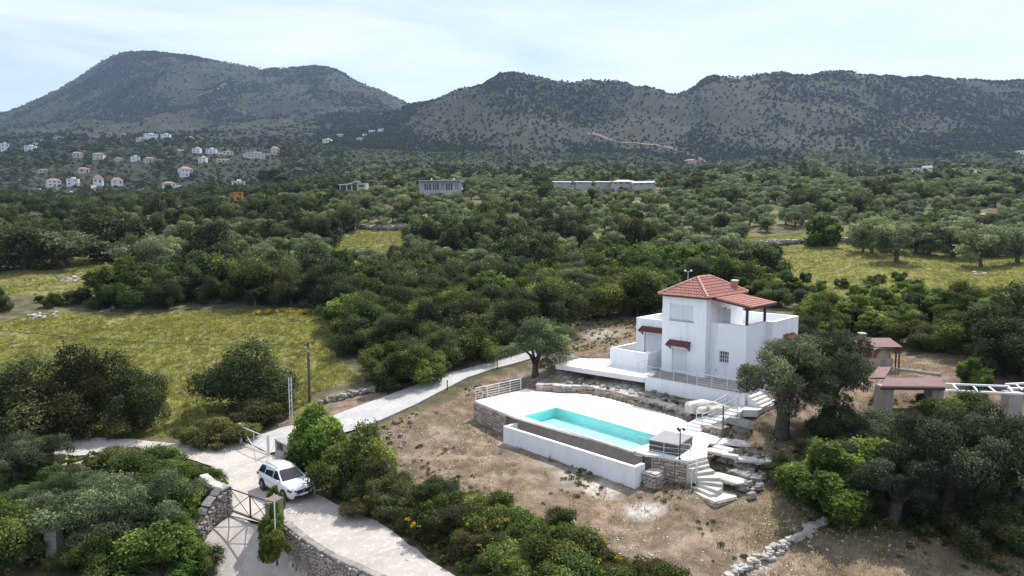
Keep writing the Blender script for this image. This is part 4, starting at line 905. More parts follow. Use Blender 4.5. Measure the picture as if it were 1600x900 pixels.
for a, b_, zt in ((W(1096, 671, 2.3), W(1110, 676, 2.3), 2.62), (W(1110, 676, 2.3), W(1128, 681, 2.3), 2.8)):
    stone_face(us_, a, b_, lambda t: 2.25, zt, .3, .15, .3)
    d = Vector((b_ - a)[:2]).normalized(); n_ = Vector((-d.y, d.x)); n_ = n_ if n_.y > 0 else -n_
    MB().prism([Vector(a[:2]) + n_ * .05, Vector(b_[:2]) + n_ * .05, Vector(b_[:2]) + n_ * .9, Vector(a[:2]) + n_ * .9], 2.0, zt - .03).build('wall_core', M['mortar'], us_)
for a, b_, lb in (((1088, 661, 2.45), (1160, 622, 3.5), 'inner sloping grey handrail beside the upper steps'), ((1097, 668, 2.4), (1152, 641, 3.2), 'outer sloping grey handrail beside the upper steps')):
    t = empty('handrail', W(*a), 0, lb, 'handrail', None); O = Vector(W(*a)); e = Vector(W(*b_)) - O
    for j in range(4): p = e * (j / 3); MB().bar(p - Vector((0, 0, .3)), p + Vector((0, 0, .9)), .045).build('post', M['steel'], t)
    for h_ in (.9, .62, .36): MB().tube([Vector((0, 0, h_)), e + Vector((0, 0, h_))], .022 if h_ > .8 else .012, 6).build('rail', M['steel'], t)
pp = W(1129, 684, 2.3); cyl(.055, 2.15, 8).build('post', M['pole']).location = pp
props(bpy.data.objects['post'] if False else COL.objects[-1], 'tall slim wooden post beside the upper steps at the deck edge', 'post')
# lower steps: deck -> lawn
s2 = empty('lower_steps', (0, 0, 0), 0, 'fan of white stone steps curving from the pool deck down to the lawn', 'steps')
le = [((1074, 722), (1104, 714), 2.3), ((1073, 727.5), (1107, 719.5), 2.12), ((1083, 733), (1109, 727), 1.95), ((1088, 739.5), (1117, 735.5), 1.78), ((1090, 746.5), (1126, 747), 1.6), ((1092, 752), (1130, 757), 1.43), ((1094, 757), (1121, 767), 1.26), ((1083, 760), (1110, 772.5), 1.1)]
for i in range(1, len(le)):
    (l, r_, z) = le[i]; (lp_, rp_, zp) = le[i - 1]; A2, B2 = Vector(W(*l, z)[:2]), Vector(W(*r_, z)[:2]); C2, D2 = Vector(W(*rp_, zp)[:2]), Vector(W(*lp_, zp)[:2])
    MB().prism([A2, B2, C2, D2], .35, z).build('step', M['whitestone'], s2)
lp2 = [W(*q, .95)[:2] for q in [(1077, 764), (1098, 776), (1117, 784), (1151, 776), (1150, 772), (1128, 765), (1110, 768), (1085, 757)]]
MB().prism(lp2, .2, .95).build('landing_slab', M['whitestone'], s2)
for a, b_ in zip(lp2[:3], lp2[1:4]): stone_face(s2, Vector(a), Vector(b_), lambda t: .55, .90, .14, .13, .32)
t = empty('handrail', W(1078, 719, DECKZ), 0, 'bent grey handrail descending the lower pool steps', 'handrail'); O = Vector(W(1078, 719, DECKZ))
hp_ = [Vector(W(1078, 719, DECKZ)), Vector(W(1090, 736, 1.8)), Vector(W(1087, 752, 1.35)), Vector(W(1080, 763, .95))]
for p in hp_: MB().bar(p - O - Vector((0, 0, .1)), p - O + Vector((0, 0, .95)), .045).build('post', M['steel'], t)
for h_ in (.95, .66, .38): MB().tube([p - O + Vector((0, 0, h_)) for p in hp_], .02 if h_ > .8 else .012, 6).build('rail', M['steel'], t)
MB().add([(0, 0, 0), (.5, .1, .02), (.45, .45, .05), (.05, .4, .12), (.25, .25, .2)], [(0, 1, 4), (1, 2, 4), (2, 3, 4), (3, 0, 4)]).build('plastic_sheet', M['blue'], label='crumpled pale blue plastic sheet lying on the rocks behind the deck', cat='plastic sheet').location = W(983, 612, 3.0)
# ------------------------------------------------------------------ outdoor oven, shelters, pergola
bq = empty('outdoor_oven', W(1366, 574, 3.45), 0, 'brick outdoor oven and grill under a red brown lean-to roof', 'outdoor kitchen')
MB().box(-1.55, 1.3, -.6, .6, 0, .95).build('counter', M['tan'], bq)
MB().box(-1.55, -.35, -.5, .6, .953, 1.75).build('grill', M['firebrick'], bq); MB().box(-1.35, -.55, -.52, -.503, 1.05, 1.5).build('grill_opening', M['fascia'], bq)
ar = MB(); n_ = 10
pts = [(.5 + .62 * math.cos(math.pi * i / n_), .953 + .72 * math.sin(math.pi * i / n_)) for i in range(n_ + 1)]
ar.add([(p[0], -.45, p[1]) for p in pts] + [(p[0], .55, p[1]) for p in pts], [tuple(range(n_ + 1)), tuple(range(n_ + 1, 2 * n_ + 2))[::-1]] + [(i, i + 1, n_ + 2 + i, n_ + 1 + i) for i in range(n_)])
ar.build('oven_dome', M['tan'], bq)
am = MB()
for i in range(n_): a, b_ = pts[i], pts[i + 1]; am.bar((a[0], -.47, a[1]), (b_[0], -.47, b_[1]), .08, .1)
am.build('oven_arch', M['firebrick'], bq); MB().box(.2, .8, -.615, -.603, .1, .8).build('oven_shelf', M['cover'], bq)
MB().add([(-2.0, -1.15, 2.0), (1.75, -1.15, 2.0), (1.75, .9, 2.45), (-2.0, .9, 2.45), (-2.0, -1.15, 2.08), (1.75, -1.15, 2.08), (1.75, .9, 2.53), (-2.0, .9, 2.53)], [(0, 3, 2, 1), (4, 5, 6, 7), (0, 1, 5, 4), (1, 2, 6, 5), (2, 3, 7, 6), (3, 0, 4, 7)]).build('roof', M['redwood'], bq)
for x_ in (-1.9, 1.3, 1.6): MB().box(x_, x_ + .1, -1.0, -.9, 0, 2.03).build('post', M['fascia'], bq)
ck = MB().box(-1.2, -.7, .3, .8, 1.75, 2.85).build('chimney', M['firebrick'], bq); MB().box(-1.25, -.65, .25, .85, 2.95, 3.05).build('chimney_cap', M['beige'], ck)
SZ = 4.65
sh = empty('garden_shelter', (0, 0, 0), 0, 'red brown flat shelter roof on concrete block pillars at right', 'shelter')
MB().prism([W(1377, 603, SZ)[:2], W(1476, 604, SZ)[:2], W(1470, 590, SZ)[:2], W(1383, 590.5, SZ)[:2]], SZ - .1, SZ).build('roof', M['redwood'], sh)
MB().prism([W(1358, 589.8, SZ)[:2], W(1383, 589.8, SZ)[:2], W(1393, 573, SZ)[:2], W(1372, 573, SZ)[:2]], SZ - .12, SZ - .01).build('roof', M['redwood'], sh)
a, b_ = W(1376, 604.5, SZ), W(1477, 605.5, SZ); MB().bar(a - Vector((0, 0, .1)), b_ - Vector((0, 0, .1)), .08, .22).build('fascia', M['fascia'], sh)
for px in (1462, 1384):
    p = W(px, 658, 2.0); p2 = MB(); k = 8
    for j in range(11): p2.box(p.x - .42, p.x + .42, p.y - .1, p.y + .95, 1.9 + j * .24, 1.9 + j * .24 + .22); p2.box(p.x - .38, p.x + .38, p.y - .06, p.y + .9, 1.9 + j * .24 + .2, 1.9 + j * .24 + .26)
    p2.build('pillar', M['cbox'], sh)
pg = empty('pergola', (0, 0, 0), 0, 'white painted pergola frame without a cover at the right edge', 'pergola')
def wb(p, q, w=.14, name='beam'): MB().bar(W(*p, SZ), W(*q, SZ), w, w * .9).build(name, M['frame'], pg)
wb((1477, 600), (1573, 603.5)); wb((1477, 610), (1620, 616.5)); wb((1571, 600.5), (1640, 597)); wb((1575, 607), (1640, 606))
for p, q in (((1489, 600.8), (1496, 609)), ((1521, 604), (1528, 612)), ((1545, 604), (1556, 613)), ((1575, 603), (1583, 614)), ((1588, 601), (1597, 609)), ((1612, 600), (1625, 612))): wb(p, q, .1, 'cross_beam')
p = W(1590, 668, 2.0)
for k_, (x_, w_) in enumerate(((p.x - .75, 1.0), (p.x + 2.2, 1.0))):
    p2 = MB()
    for j in range(12): p2.box(x_, x_ + w_, p.y, p.y + .8, 1.9 + j * .215, 1.9 + j * .215 + .2); p2.box(x_ + .03, x_ + w_ - .03, p.y + .03, p.y + .77, 1.9 + j * .215 + .18, 1.9 + j * .215 + .235)
    p2.build('pillar', M['cbox'], pg)
for px in (1479, 1480): pass
MB().bar(W(1479, 611, SZ) - Vector((0, 0, 2.3)), W(1479, 611, SZ), .1).build('post', M['frame'], pg)
props(MB().prism([W(*q, 2.32)[:2] for q in [(1425, 650), (1456, 662), (1456, 650), (1440, 640)]], 2.0, 2.25).build('paving_slab', M['deck']), 'pale concrete slab on the yard under the garden shelter', 'slab')
# low kerb in yard
kk = empty('yard_kerb', (0, 0, 0), 0, 'low dark kerb edging the dirt yard beside the outdoor oven', 'kerb')
a, b_ = G(1396, 578), G(1470, 588)
for j in range(6): p, q = a.lerp(b_, j / 6), a.lerp(b_, (j + .97) / 6); MB().bar(p + Vector((0, 0, .08)), q + Vector((0, 0, .08)), .18, .3).build('kerb_stone', M['cbox'], kk)

# ------------------------------------------------------------------ gates, box, poles
def tt(x, y): return float(T(x, y)[0])
g1 = empty('metal_gate', W(377, 694, .05), 0, 'galvanised steel swing gate closed across the driveway entrance', 'gate'); O = Vector(W(377, 694, .05))
e = Vector(W(418.5, 712.5, .05)) - O; ev = e.normalized(); hg = 1.35
for p in (ev * -.08, e + ev * .14): cyl(.075, 1.62, 8, -.05, p.x, p.y).build('gate_post', M['steel'], g1)
A_0, B_0 = ev * .1, e - ev * .06
for z_, nm_ in ((hg, 'top_rail'), (.12, 'bottom_rail')): MB().tube([A_0 + Vector((0, 0, z_)), B_0 + Vector((0, 0, z_))], .032, 6).build(nm_, M['steel'], g1)
for t_ in (0, .5, 1): p = A_0.lerp(B_0, t_); MB().bar(p + Vector((0, 0, .12)), p + Vector((0, 0, hg)), .05 if t_ != .5 else .03).build('stile', M['steel'], g1)
MB().bar(A_0 + Vector((0, 0, hg)), A_0.lerp(B_0, .5) + Vector((0, 0, .12)), .022).build('brace', M['steel'], g1); MB().bar(A_0.lerp(B_0, .5) + Vector((0, 0, .12)), B_0 + Vector((0, 0, hg)), .022).build('brace', M['steel'], g1)
g1b = empty('metal_gate', (0, 0, 0), 0, 'narrow steel gate leaf between the gate post and the concrete meter box', 'gate')
p, q = W(422, 713.5, .05), W(431, 719, .05)
MB().tube([p + Vector((0, 0, 1.3)), q + Vector((0, 0, 1.3))], .025, 6).build('top_rail', M['steel'], g1b); MB().tube([p + Vector((0, 0, .12)), q + Vector((0, 0, .12))], .025, 6).build('bottom_rail', M['steel'], g1b)
MB().bar(p + Vector((0, 0, .12)), q + Vector((0, 0, 1.3)), .02).build('brace', M['steel'], g1b); MB().bar(q + Vector((0, 0, .02)), q + Vector((0, 0, 1.35)), .04).build('stile', M['steel'], g1b)
mbx = empty('meter_box', (0, 0, 0), 0, 'grey concrete meter box wall with an open niche beside the gate', 'meter box')
a, b_ = Vector(W(431, 722, 0)[:2]), Vector(W(456, 737, 0)[:2]); d = (b_ - a).normalized(); n_ = Vector((-d.y, d.x)); n_ = n_ if n_.y > 0 else -n_; Lb = 1.9
def mp_(s0_, s1_, t0_, t1_, z0_, z1_, mb): return mb.prism([a + d * s0_ + n_ * t0_, a + d * s1_ + n_ * t0_, a + d * s1_ + n_ * t1_, a + d * s0_ + n_ * t1_], z0_, z1_)
bb = MB(); mp_(0, Lb, 0, 1.1, -.1, .95, bb); mp_(0, .25, 0, 1.1, .95, 1.55, bb); mp_(Lb - .5, Lb, 0, 1.1, .95, 1.55, bb); mp_(.25, Lb - .5, .35, 1.1, .95, 1.55, bb); bb.build('block_wall', M['cbox'], mbx)
mp_(-.04, Lb + .04, -.04, 1.14, 1.553, 1.66, MB()).build('cap_slab', M['cbox'], mbx); mp_(.32, .68, .18, .34, 1.0, 1.42, MB()).build('meter', M['skirt'], mbx); mp_(.75, 1.15, .2, .34, 1.0, 1.38, MB()).build('meter', M['greywall'], mbx)
# lane gate
g2 = empty('lane_gate', W(361, 801, -.05), 0, 'rusty dark bar gate with crossed braces across the sunken lane', 'gate'); O = Vector(W(361, 801, -.05)); e = Vector(W(424, 823, -.1)) - O; e.z = -.1; hg = 1.42
z3 = Vector((0, 0, 1))
for z_, nm_, r_ in ((hg, 'top_rail', .035), (.12, 'bottom_rail', .04), (.2, 'bottom_rail', .02)): MB().tube([z3 * z_, e + z3 * z_], r_, 6).build(nm_, M['rust'], g2)
for t_, w_ in ((0, .09), (.5, .07), (1, .06)): MB().bar(e * t_ + z3 * (.0 if t_ == 0 else .12), e * t_ + z3 * (hg + (.1 if t_ == 0 else 0)), w_).build('stile', M['rust'], g2)
for t0_, t1_ in ((0, .5), (.5, 1)):
    MB().bar(e * t0_ + z3 * .15, e * t1_ + z3 * hg, .035).build('brace', M['rust'], g2); MB().bar(e * t0_ + z3 * hg, e * t1_ + z3 * .15, .028).build('brace', M['rust'], g2)
# walls by the lane
def rubble_wall(name, label, pts, th, z1f, cap=True, seed=1, sz=.26, capkind='greystone'):
    t = empty(name, (0, 0, 0), 0, label, 'wall'); r = random.Random(seed); V, Fc = [], MB()
    co = MB()
    for i in range(len(pts) - 1):
        a, b_ = Vector(pts[i][:2]), Vector(pts[i + 1][:2]); d = (b_ - a).normalized(); n_ = Vector((-d.y, d.x)) * th / 2; zt0, zt1 = z1f[i], z1f[i + 1]
        zb = min(tt(*(a + n_ * 2)), tt(*(a - n_ * 2)), tt(*(b_ + n_ * 2)), tt(*(b_ - n_ * 2))) - .5
        co.add([(*(a - n_ - d * .1), zb), (*(b_ - n_ + d * .1), zb), (*(b_ + n_ + d * .1), zb), (*(a + n_ - d * .1), zb), (*(a - n_ - d * .1), zt0 - .06), (*(b_ - n_ + d * .1), zt1 - .06), (*(b_ + n_ + d * .1), zt1 - .06), (*(a + n_ - d * .1), zt0 - .06)],
               [(0, 3, 2, 1), (4, 5, 6, 7), (0, 1, 5, 4), (1, 2, 6, 5), (2, 3, 7, 6), (3, 0, 4, 7)])
        for sd_ in (-1, 1):
            L_ = (b_ - a).length; s = 0
            while s < L_:
                z = zb + .3
                zt = zt0 + (zt1 - zt0) * s / L_
                while z < zt - .05:
                    w, h = sz * r.uniform(.7, 1.5), sz * r.uniform(.5, .9); c_ = a + d * (s + r.uniform(-.08, .08)) + n_ * sd_ * 1.02
                    sx, sy, szz = d * w / 2, Vector((-d.y, d.x)) * sd_ * r.uniform(.07, .13), h / 2; pr_ = []
                    k = 6; ph = r.uniform(0, 1)
                    ring = [(math.cos((j + ph) * math.pi / 3) * r.uniform(.8, 1.1), math.sin((j + ph) * math.pi / 3) * r.uniform(.8, 1.1)) for j in range(k)]
                    v0 = [(*(c_ + sx * q[0] - sy * .3), z + szz * q[1]) for q in ring]; v1 = [(*(c_ + sx * q[0] * .7 + sy), z + szz * q[1] * .7) for q in ring]
                    Fc.add(v0 + v1, [tuple(range(6, 12))] + [(j, (j + 1) % 6, 6 + (j + 1) % 6, 6 + j) for j in range(6)])
                    z += h * .95
                s += sz * .95
        if cap:
            L_ = (b_ - a).length; s = 0
            while s < L_:
                w = r.uniform(.3, .6); c_ = a + d * (s + w / 2); link('cap_stone', random.choice(STONES[capkind]), t, (c_.x, c_.y, zt0 + (zt1 - zt0) * s / L_ - .01), (r.uniform(-.05, .05), -math.atan2(zt1 - zt0, L_), math.atan2(d.y, d.x)), (w * 1.08, th * r.uniform(.95, 1.15), .13)); s += w
    co.build('wall_core', M['mortar'], t); o = Fc.build('rubble_face', M['rubble'], t); o['kind'] = 'stuff'; return t
rubble_wall('stone_wall', 'curved rubble retaining wall between the sunken lane and the gravel road', WALLR, .38, [.5, .38, .33, .33, .33, .33, .33], seed=4)
rubble_wall('stone_wall', 'rough stone wall with a rising top left of the lane gate', WALLL, .55, [1.45, 1.35, .65, -.1, -.9], seed=8)
rubble_wall('stone_wall', 'short curved stone wall with a pale coping behind the lane gate', [W(356, 800, 0), W(342, 797, 0), W(330, 792, 0), W(322, 782, 0)], .5, [1.45, 1.5, 1.5, 1.5], seed=9, capkind='whitestone')
rubble_wall('gate_pillar', 'stone gate pillar overgrown with green creeper beside the white car', [W(425, 824, 0), W(435, 826, 0)], .7, [1.75, 1.7], seed=10, cap=False)
pf = W(430, 826, 1.7); cyl(.03, 1.75, 6).build('marker_post', M['steel'], label='thin metal tube rising from the creeper covered gate pillar', cat='post').location = pf
# old pillars lower left
op = empty('old_gate_pillar', G(87, 880), 0, 'weathered square stone pillar half hidden in the lower left bushes', 'pillar')
for j in range(8): MB().box(-.3 + random.uniform(-.02, .02), .3 + random.uniform(-.02, .02), -.3, .3, j * .22, j * .22 + .205).build('block', M['cbox'], op)
MB().box(-.36, .36, -.36, .36, 1.76, 1.86).build('cap_slab', M['greystone'], op)
for s in (0, 1): MB().bar((.4 + s * .1, 0, .05), (1.0 + .2 * s, -.2, .75), .04).build('stick', M['whitestone'], op)
sl = G(55, 880); rock_group('low broken stone wall beside the old pillar at lower left', 'stone wall', [((sl.x + i * .35 - .8, sl.y + .1 * (i % 2), sl.z + .15 + .25 * (i % 3)), (.5, .35, .28), .2 * i, .1) for i in range(8)], 'greystone', 'dry_stone_wall')
# utility pole and cable
up_ = empty('utility_pole', G(484, 629), 0, 'wooden utility pole with a cable at the edge of the yellow field', 'utility pole'); PO = Vector(up_.location); ph = 0
while proj(PO.x, PO.y, PO.z + ph)[1] > 534: ph += .05
MB().tube([(0, 0, -.3), (0, 0, ph)], [.14, .10], 10).build('pole', M['pole'], up_); MB().box(-.28, .1, -.06, .06, ph - .35, ph - .25).build('bracket', M['rust'], up_)
for x_ in (-.25, .05): cyl(.045, .14, 8, ph - .25, x_, 0).build('insulator', M['greywall'], up_)
MB().box(-.09, .09, -.16, -.11, ph - .9, ph - .6).build('box', M['greywall'], up_)
w0 = WD(0, 532, 44); w1 = PO + Vector((-.25, 0, ph - .15)); wpts = []
wm = WD(-330, 470, 36)
for i in range(41):
    t_ = i / 40; p = wm.lerp(w1, t_); p.z -= 1.0 * 4 * t_ * (1 - t_) * .9; wpts.append(p)
MB().tube(wpts, .022, 5).build('overhead_cable', M['wire'], label='sagging black overhead cable crossing the meadow to the utility pole', cat='cable')
MB().tube([PO + Vector((-.25, -.1, ph - .2)), PO + Vector((-.8, -.6, ph - 1.6)), PO + Vector((-1.1, -1.2, ph - 3.4)), PO + Vector((-1.3, -1.6, .5))], .012, 4).build('cable', M['wire'], label='thin stay cable dropping from the utility pole into the bushes', cat='cable')
lm = empty('steel_post', G(455, 658), 0, 'short slim steel lattice post just left of the bright green gate bush', 'post')
for dx in (-.1, .1): MB().bar((dx, 0, 0), (dx, 0, 3.6), .05).build('leg', M['steel'], lm)
for j in range(8): MB().bar((-.1, 0, .2 + j * .43), (.1, 0, .6 + j * .43), .025).build('brace', M['steel'], lm)
for px, py, h, lb in ((1027, 0, 0, ''),): pass
for (px, py), lb in (((699, 610), 'short black bollard light beside the driveway near the stone wall'), ((777, 577), 'short black bollard light near the olive tree on the driveway edge'), ((757, 622), 'black bollard light at the left corner of the pool deck')):
    p = G(px, py); bl = empty('bollard_light', p, 0, lb, 'bollard light'); cyl(.045, .8, 8).build('post', M['black'], bl); cyl(.075, .09, 8, .8).build('lamp_head', M['black'], bl)
sl_ = empty('street_lamp', G(1074, 470), 0, 'white globe lamp on a slim pole behind the villa roof', 'lamp post'); hh = 0; p0 = Vector(sl_.location)
while proj(p0.x, p0.y, p0.z + hh)[1] > 425: hh += .1
cyl(.05, hh, 8).build('pole', M['steel'], sl_); MB().tube([(-.4, 0, hh), (.4, 0, hh)], .03, 6).build('arm', M['steel'], sl_)
for x_ in (-.4, .4): MB().tube([(x_, 0, hh - .02), (x_, 0, hh + .12), (x_, 0, hh + .24)], [.1, .18, .08], 8).build('globe', M['frame'], sl_)
fp = G(885, 501); 
ftp = empty('fence_post', fp, 0, 'thin wooden fence posts at the edge of the dirt yard', 'fence'); 
for dx in (0, 1.7): MB().tube([(dx, 0, 0), (dx, 0, 1.3)], .05, 6).build('post', M['pole'], ftp)
lp_ = empty('tall_pole', G(143, 345), 0, 'distant tall pole among the trees at left', 'utility pole'); cyl(.15, 8.5, 6).build('pole', M['pole'], lp_)
sat = empty('satellite_dish', (KX, KY, 4.0), HYAW, 'small white satellite dish on the left side of the tower', 'satellite dish')
MB().tube([(-4.02, 1.2, 5.0), (-4.3, 1.0, 5.05)], .025, 5).build('arm', M['steel'], sat)
MB().tube([(-4.3, 1.0, 5.05), (-4.35, .95, 5.06), (-4.42, .86, 5.08)], [.06, .25, .36], 14, False).build('dish', M['frame'], sat)

# ------------------------------------------------------------------ car
rw_, fw_ = W(411.7, 766, .06), W(443, 784, .06); hd = (fw_ - rw_); hd.z = 0; hd.normalize(); yaw = math.atan2(hd.y, hd.x); sidev = Vector((-hd.y, hd.x, 0))
cc = (rw_ + fw_) / 2 + sidev * .84; cc.z = .11
car = empty('parked_car', cc, yaw, 'white compact SUV parked on the gravel beside the gate bush', 'car')
def loft(secs, mat, name, parent, smooth=True):
    """secs: (x, [(y,z)...]) full rings"""
    mb = MB(); n_ = len(secs[0][1])
    for x_, ring in secs: mb.v += [(x_, q[0], q[1]) for q in ring]
    for i in range(len(secs) - 1):
        for j in range(n_): mb.f.append((i * n_ + j, i * n_ + (j + 1) % n_, (i + 1) * n_ + (j + 1) % n_, (i + 1) * n_ + j))
    mb.f += [tuple(range(n_))[::-1], tuple(range((len(secs) - 1) * n_, len(secs) * n_))]
    o = mb.build(name, mat, parent, smooth); return o
def ring(w, zb, zm, zt, crown=.05):
    return [(-w * .93, zb), (-w, zb + .18), (-w * 1.01, zm), (-w * .95, zt - .04), (-w * .80, zt), (0, zt + crown), (w * .80, zt), (w * .95, zt - .04), (w * 1.01, zm), (w, zb + .18), (w * .93, zb)]
body = loft([(-2.10, ring(.70, .42, .62, .90, .0)), (-2.04, ring(.80, .30, .62, .98, .01)), (-1.7, ring(.87, .24, .64, 1.04, .0)), (-.9, ring(.885, .22, .64, 1.03, .0)), (.2, ring(.885, .22, .64, 1.01, .0)), (.95, ring(.885, .22, .64, 1.00, .03)),
             (1.45, ring(.875, .24, .62, .96, .05)), (1.85, ring(.85, .28, .60, .91, .05)), (2.04, ring(.82, .28, .58, .86, .04)), (2.12, ring(.74, .32, .56, .78, .02))], M['paint'], 'body', car)
# cabin (pillars and roof)
gb = [(-2.0, .80, 1.00), (1.02, .78, .98)]; gt = [(-1.72, .60, 1.52), (.12, .60, 1.55)]
cab = MB(); xs_ = [(-2.02, .78, .99, -1.74, .60, 1.50), (-1.0, .82, 1.0, -1.0, .62, 1.585), (.0, .82, 1.0, -.2, .62, 1.575), (1.0, .79, .99, .22, .59, 1.50)]
for xb, yb, zb_, xt, yt, zt in xs_: cab.v += [(xb, -yb, zb_), (xt, -yt, zt - .05), (xt, -yt + .08, zt), (xt, yt - .08, zt), (xt, yt, zt - .05), (xb, yb, zb_)]
for i in range(3):
    for j in range(5): cab.f.append((i * 6 + j, i * 6 + j + 1, (i + 1) * 6 + j + 1, (i + 1) * 6 + j))
cab.f += [(0, 1, 2, 3, 4, 5), (18, 23, 22, 21, 20, 19)]; cab.build('cabin', M['paint'], car)
def glassq(name, q, nrm_, off=.012):
    n_ = Vector(nrm_).normalized() * off; P = [Vector(p) + n_ for p in q]; Qq = [Vector(p) - n_ * .6 for p in q]
    return MB().add(P + Qq, [(0, 1, 2, 3), (7, 6, 5, 4)] + [(i, (i + 1) % 4, 4 + (i + 1) % 4, 4 + i) for i in range(4)]).build(name, M['glass'], car)
glassq('windshield', [(.93, -.70, 1.03), (.93, .70, 1.03), (.27, .54, 1.475), (.27, -.54, 1.475)], (.55, 0, .83))
glassq('rear_window', [(-2.0, -.66, 1.07), (-2.0, .66, 1.07), (-1.78, .50, 1.44), (-1.78, -.50, 1.44)], (-.87, 0, .5))
for s in (-1, 1):
    def sp(x_, t_): 
        return (x_, s * (.80 - .195 * t_), 1.02 + .48 * t_)
    for nm_, xa, xb, xc, xd in (('front_side_window', -.05, .80, .16, -.05), ('rear_side_window', -1.05, -.13, -.13, -1.05), ('quarter_window', -1.86, -1.13, -1.13, -1.68)):
        glassq(nm_, [sp(xa, .05), sp(xb, .05), sp(xc, .90), sp(xd, .90)], (0, s * .93, .36), .02)
    MB().box(.72, .86, s * .93 - .08, s * .93 + .08, .98, 1.12).build('wing_mirror', M['paint'], car)
    MB().add([(2.135, s * .50, .66), (2.135, s * .50, .79), (2.08, s * .80, .68), (2.08, s * .80, .80), (1.80, s * .885, .74), (1.80, s * .875, .83), (2.0, s * .4, .67), (2.0, s * .4, .77), (1.8, s * .6, .72), (1.8, s * .6, .8)], [(0, 1, 3, 2), (2, 3, 5, 4), (0, 6, 7, 1), (1, 7, 9, 5, 3), (0, 2, 4, 8, 6), (4, 5, 9, 8)]).build('headlight', M['glass'], car)
    MB().box(-2.12, -1.98, min(s * .55, s * .83), max(s * .55, s * .83), .78, .92).build('tail_light', surf('red_lens', (.3, .02, .02), (.35, .03, .03), 3, .3, 0) if s < 0 else bpy.data.materials['red_lens'], car)
    for x_ in (-1.3, 1.3):
        ah = MB().tube([(x_, s * .80, .34), (x_, s * .897, .34)], .40, 20).build('wheel_arch', M['tyre'], car)
        wh = MB().tube([(x_, s * .72, .32), (x_, s * .925, .32)], .335, 20).build('wheel', M['tyre'], car)
        MB().tube([(x_, s * .90, .32), (x_, s * .932, .32)], .215, 14).build('hub', M['skirt'], wh); rim = MB()
        for k in range(5): a = k * 2 * math.pi / 5; rim.bar((x_, s * .94, .32), (x_ + math.cos(a) * .21, s * .94, .32 + math.sin(a) * .21), .05, .02)
        rim.build('rim', M['rim'], wh)
    MB().box(-1.75, 1.7, s * .90 - .012, s * .90 + .012, .24, .36).build('sill', M['tyre'], car)
    MB().tube([(-1.6, s * .50, 1.56), (-1.5, s * .50, 1.62), (-.2, s * .50, 1.63), (.0, s * .50, 1.57)], .018, 5).build('roof_rail', M['tyre'], car)
MB().add([(2.10, -.50, .77), (2.10, .50, .77), (2.15, -.48, .72), (2.15, .48, .72), (2.15, -.40, .52), (2.15, .40, .52), (2.0, -.50, .77), (2.0, .50, .77), (2.0, -.4, .52), (2.0, .4, .52)], [(0, 1, 3, 2), (2, 3, 5, 4), (6, 7, 1, 0), (4, 5, 9, 8), (0, 2, 4, 8, 6), (1, 7, 9, 5, 3)]).build('grille', M['black'], car); MB().box(1.98, 2.14, -.60, .60, .27, .44).build('lower_grille', M['black'], car)
MB().box(2.152, 2.175, -.26, .26, .42, .53).build('number_plate', M['plate'], car)
MB().tube([(2.15, 0, .65), (2.17, 0, .65)], .06, 10).build('badge', M['chrome'], car)
for s in (-1, 1): MB().bar((2.14, s * .52, .74), (2.155, s * .46, .50), .03).build('grille_trim', M['chrome'], car)
MB().tube([(-1.5, 0, 1.59), (-1.62, 0, 1.80)], .012, 4).build('antenna', M['tyre'], car)

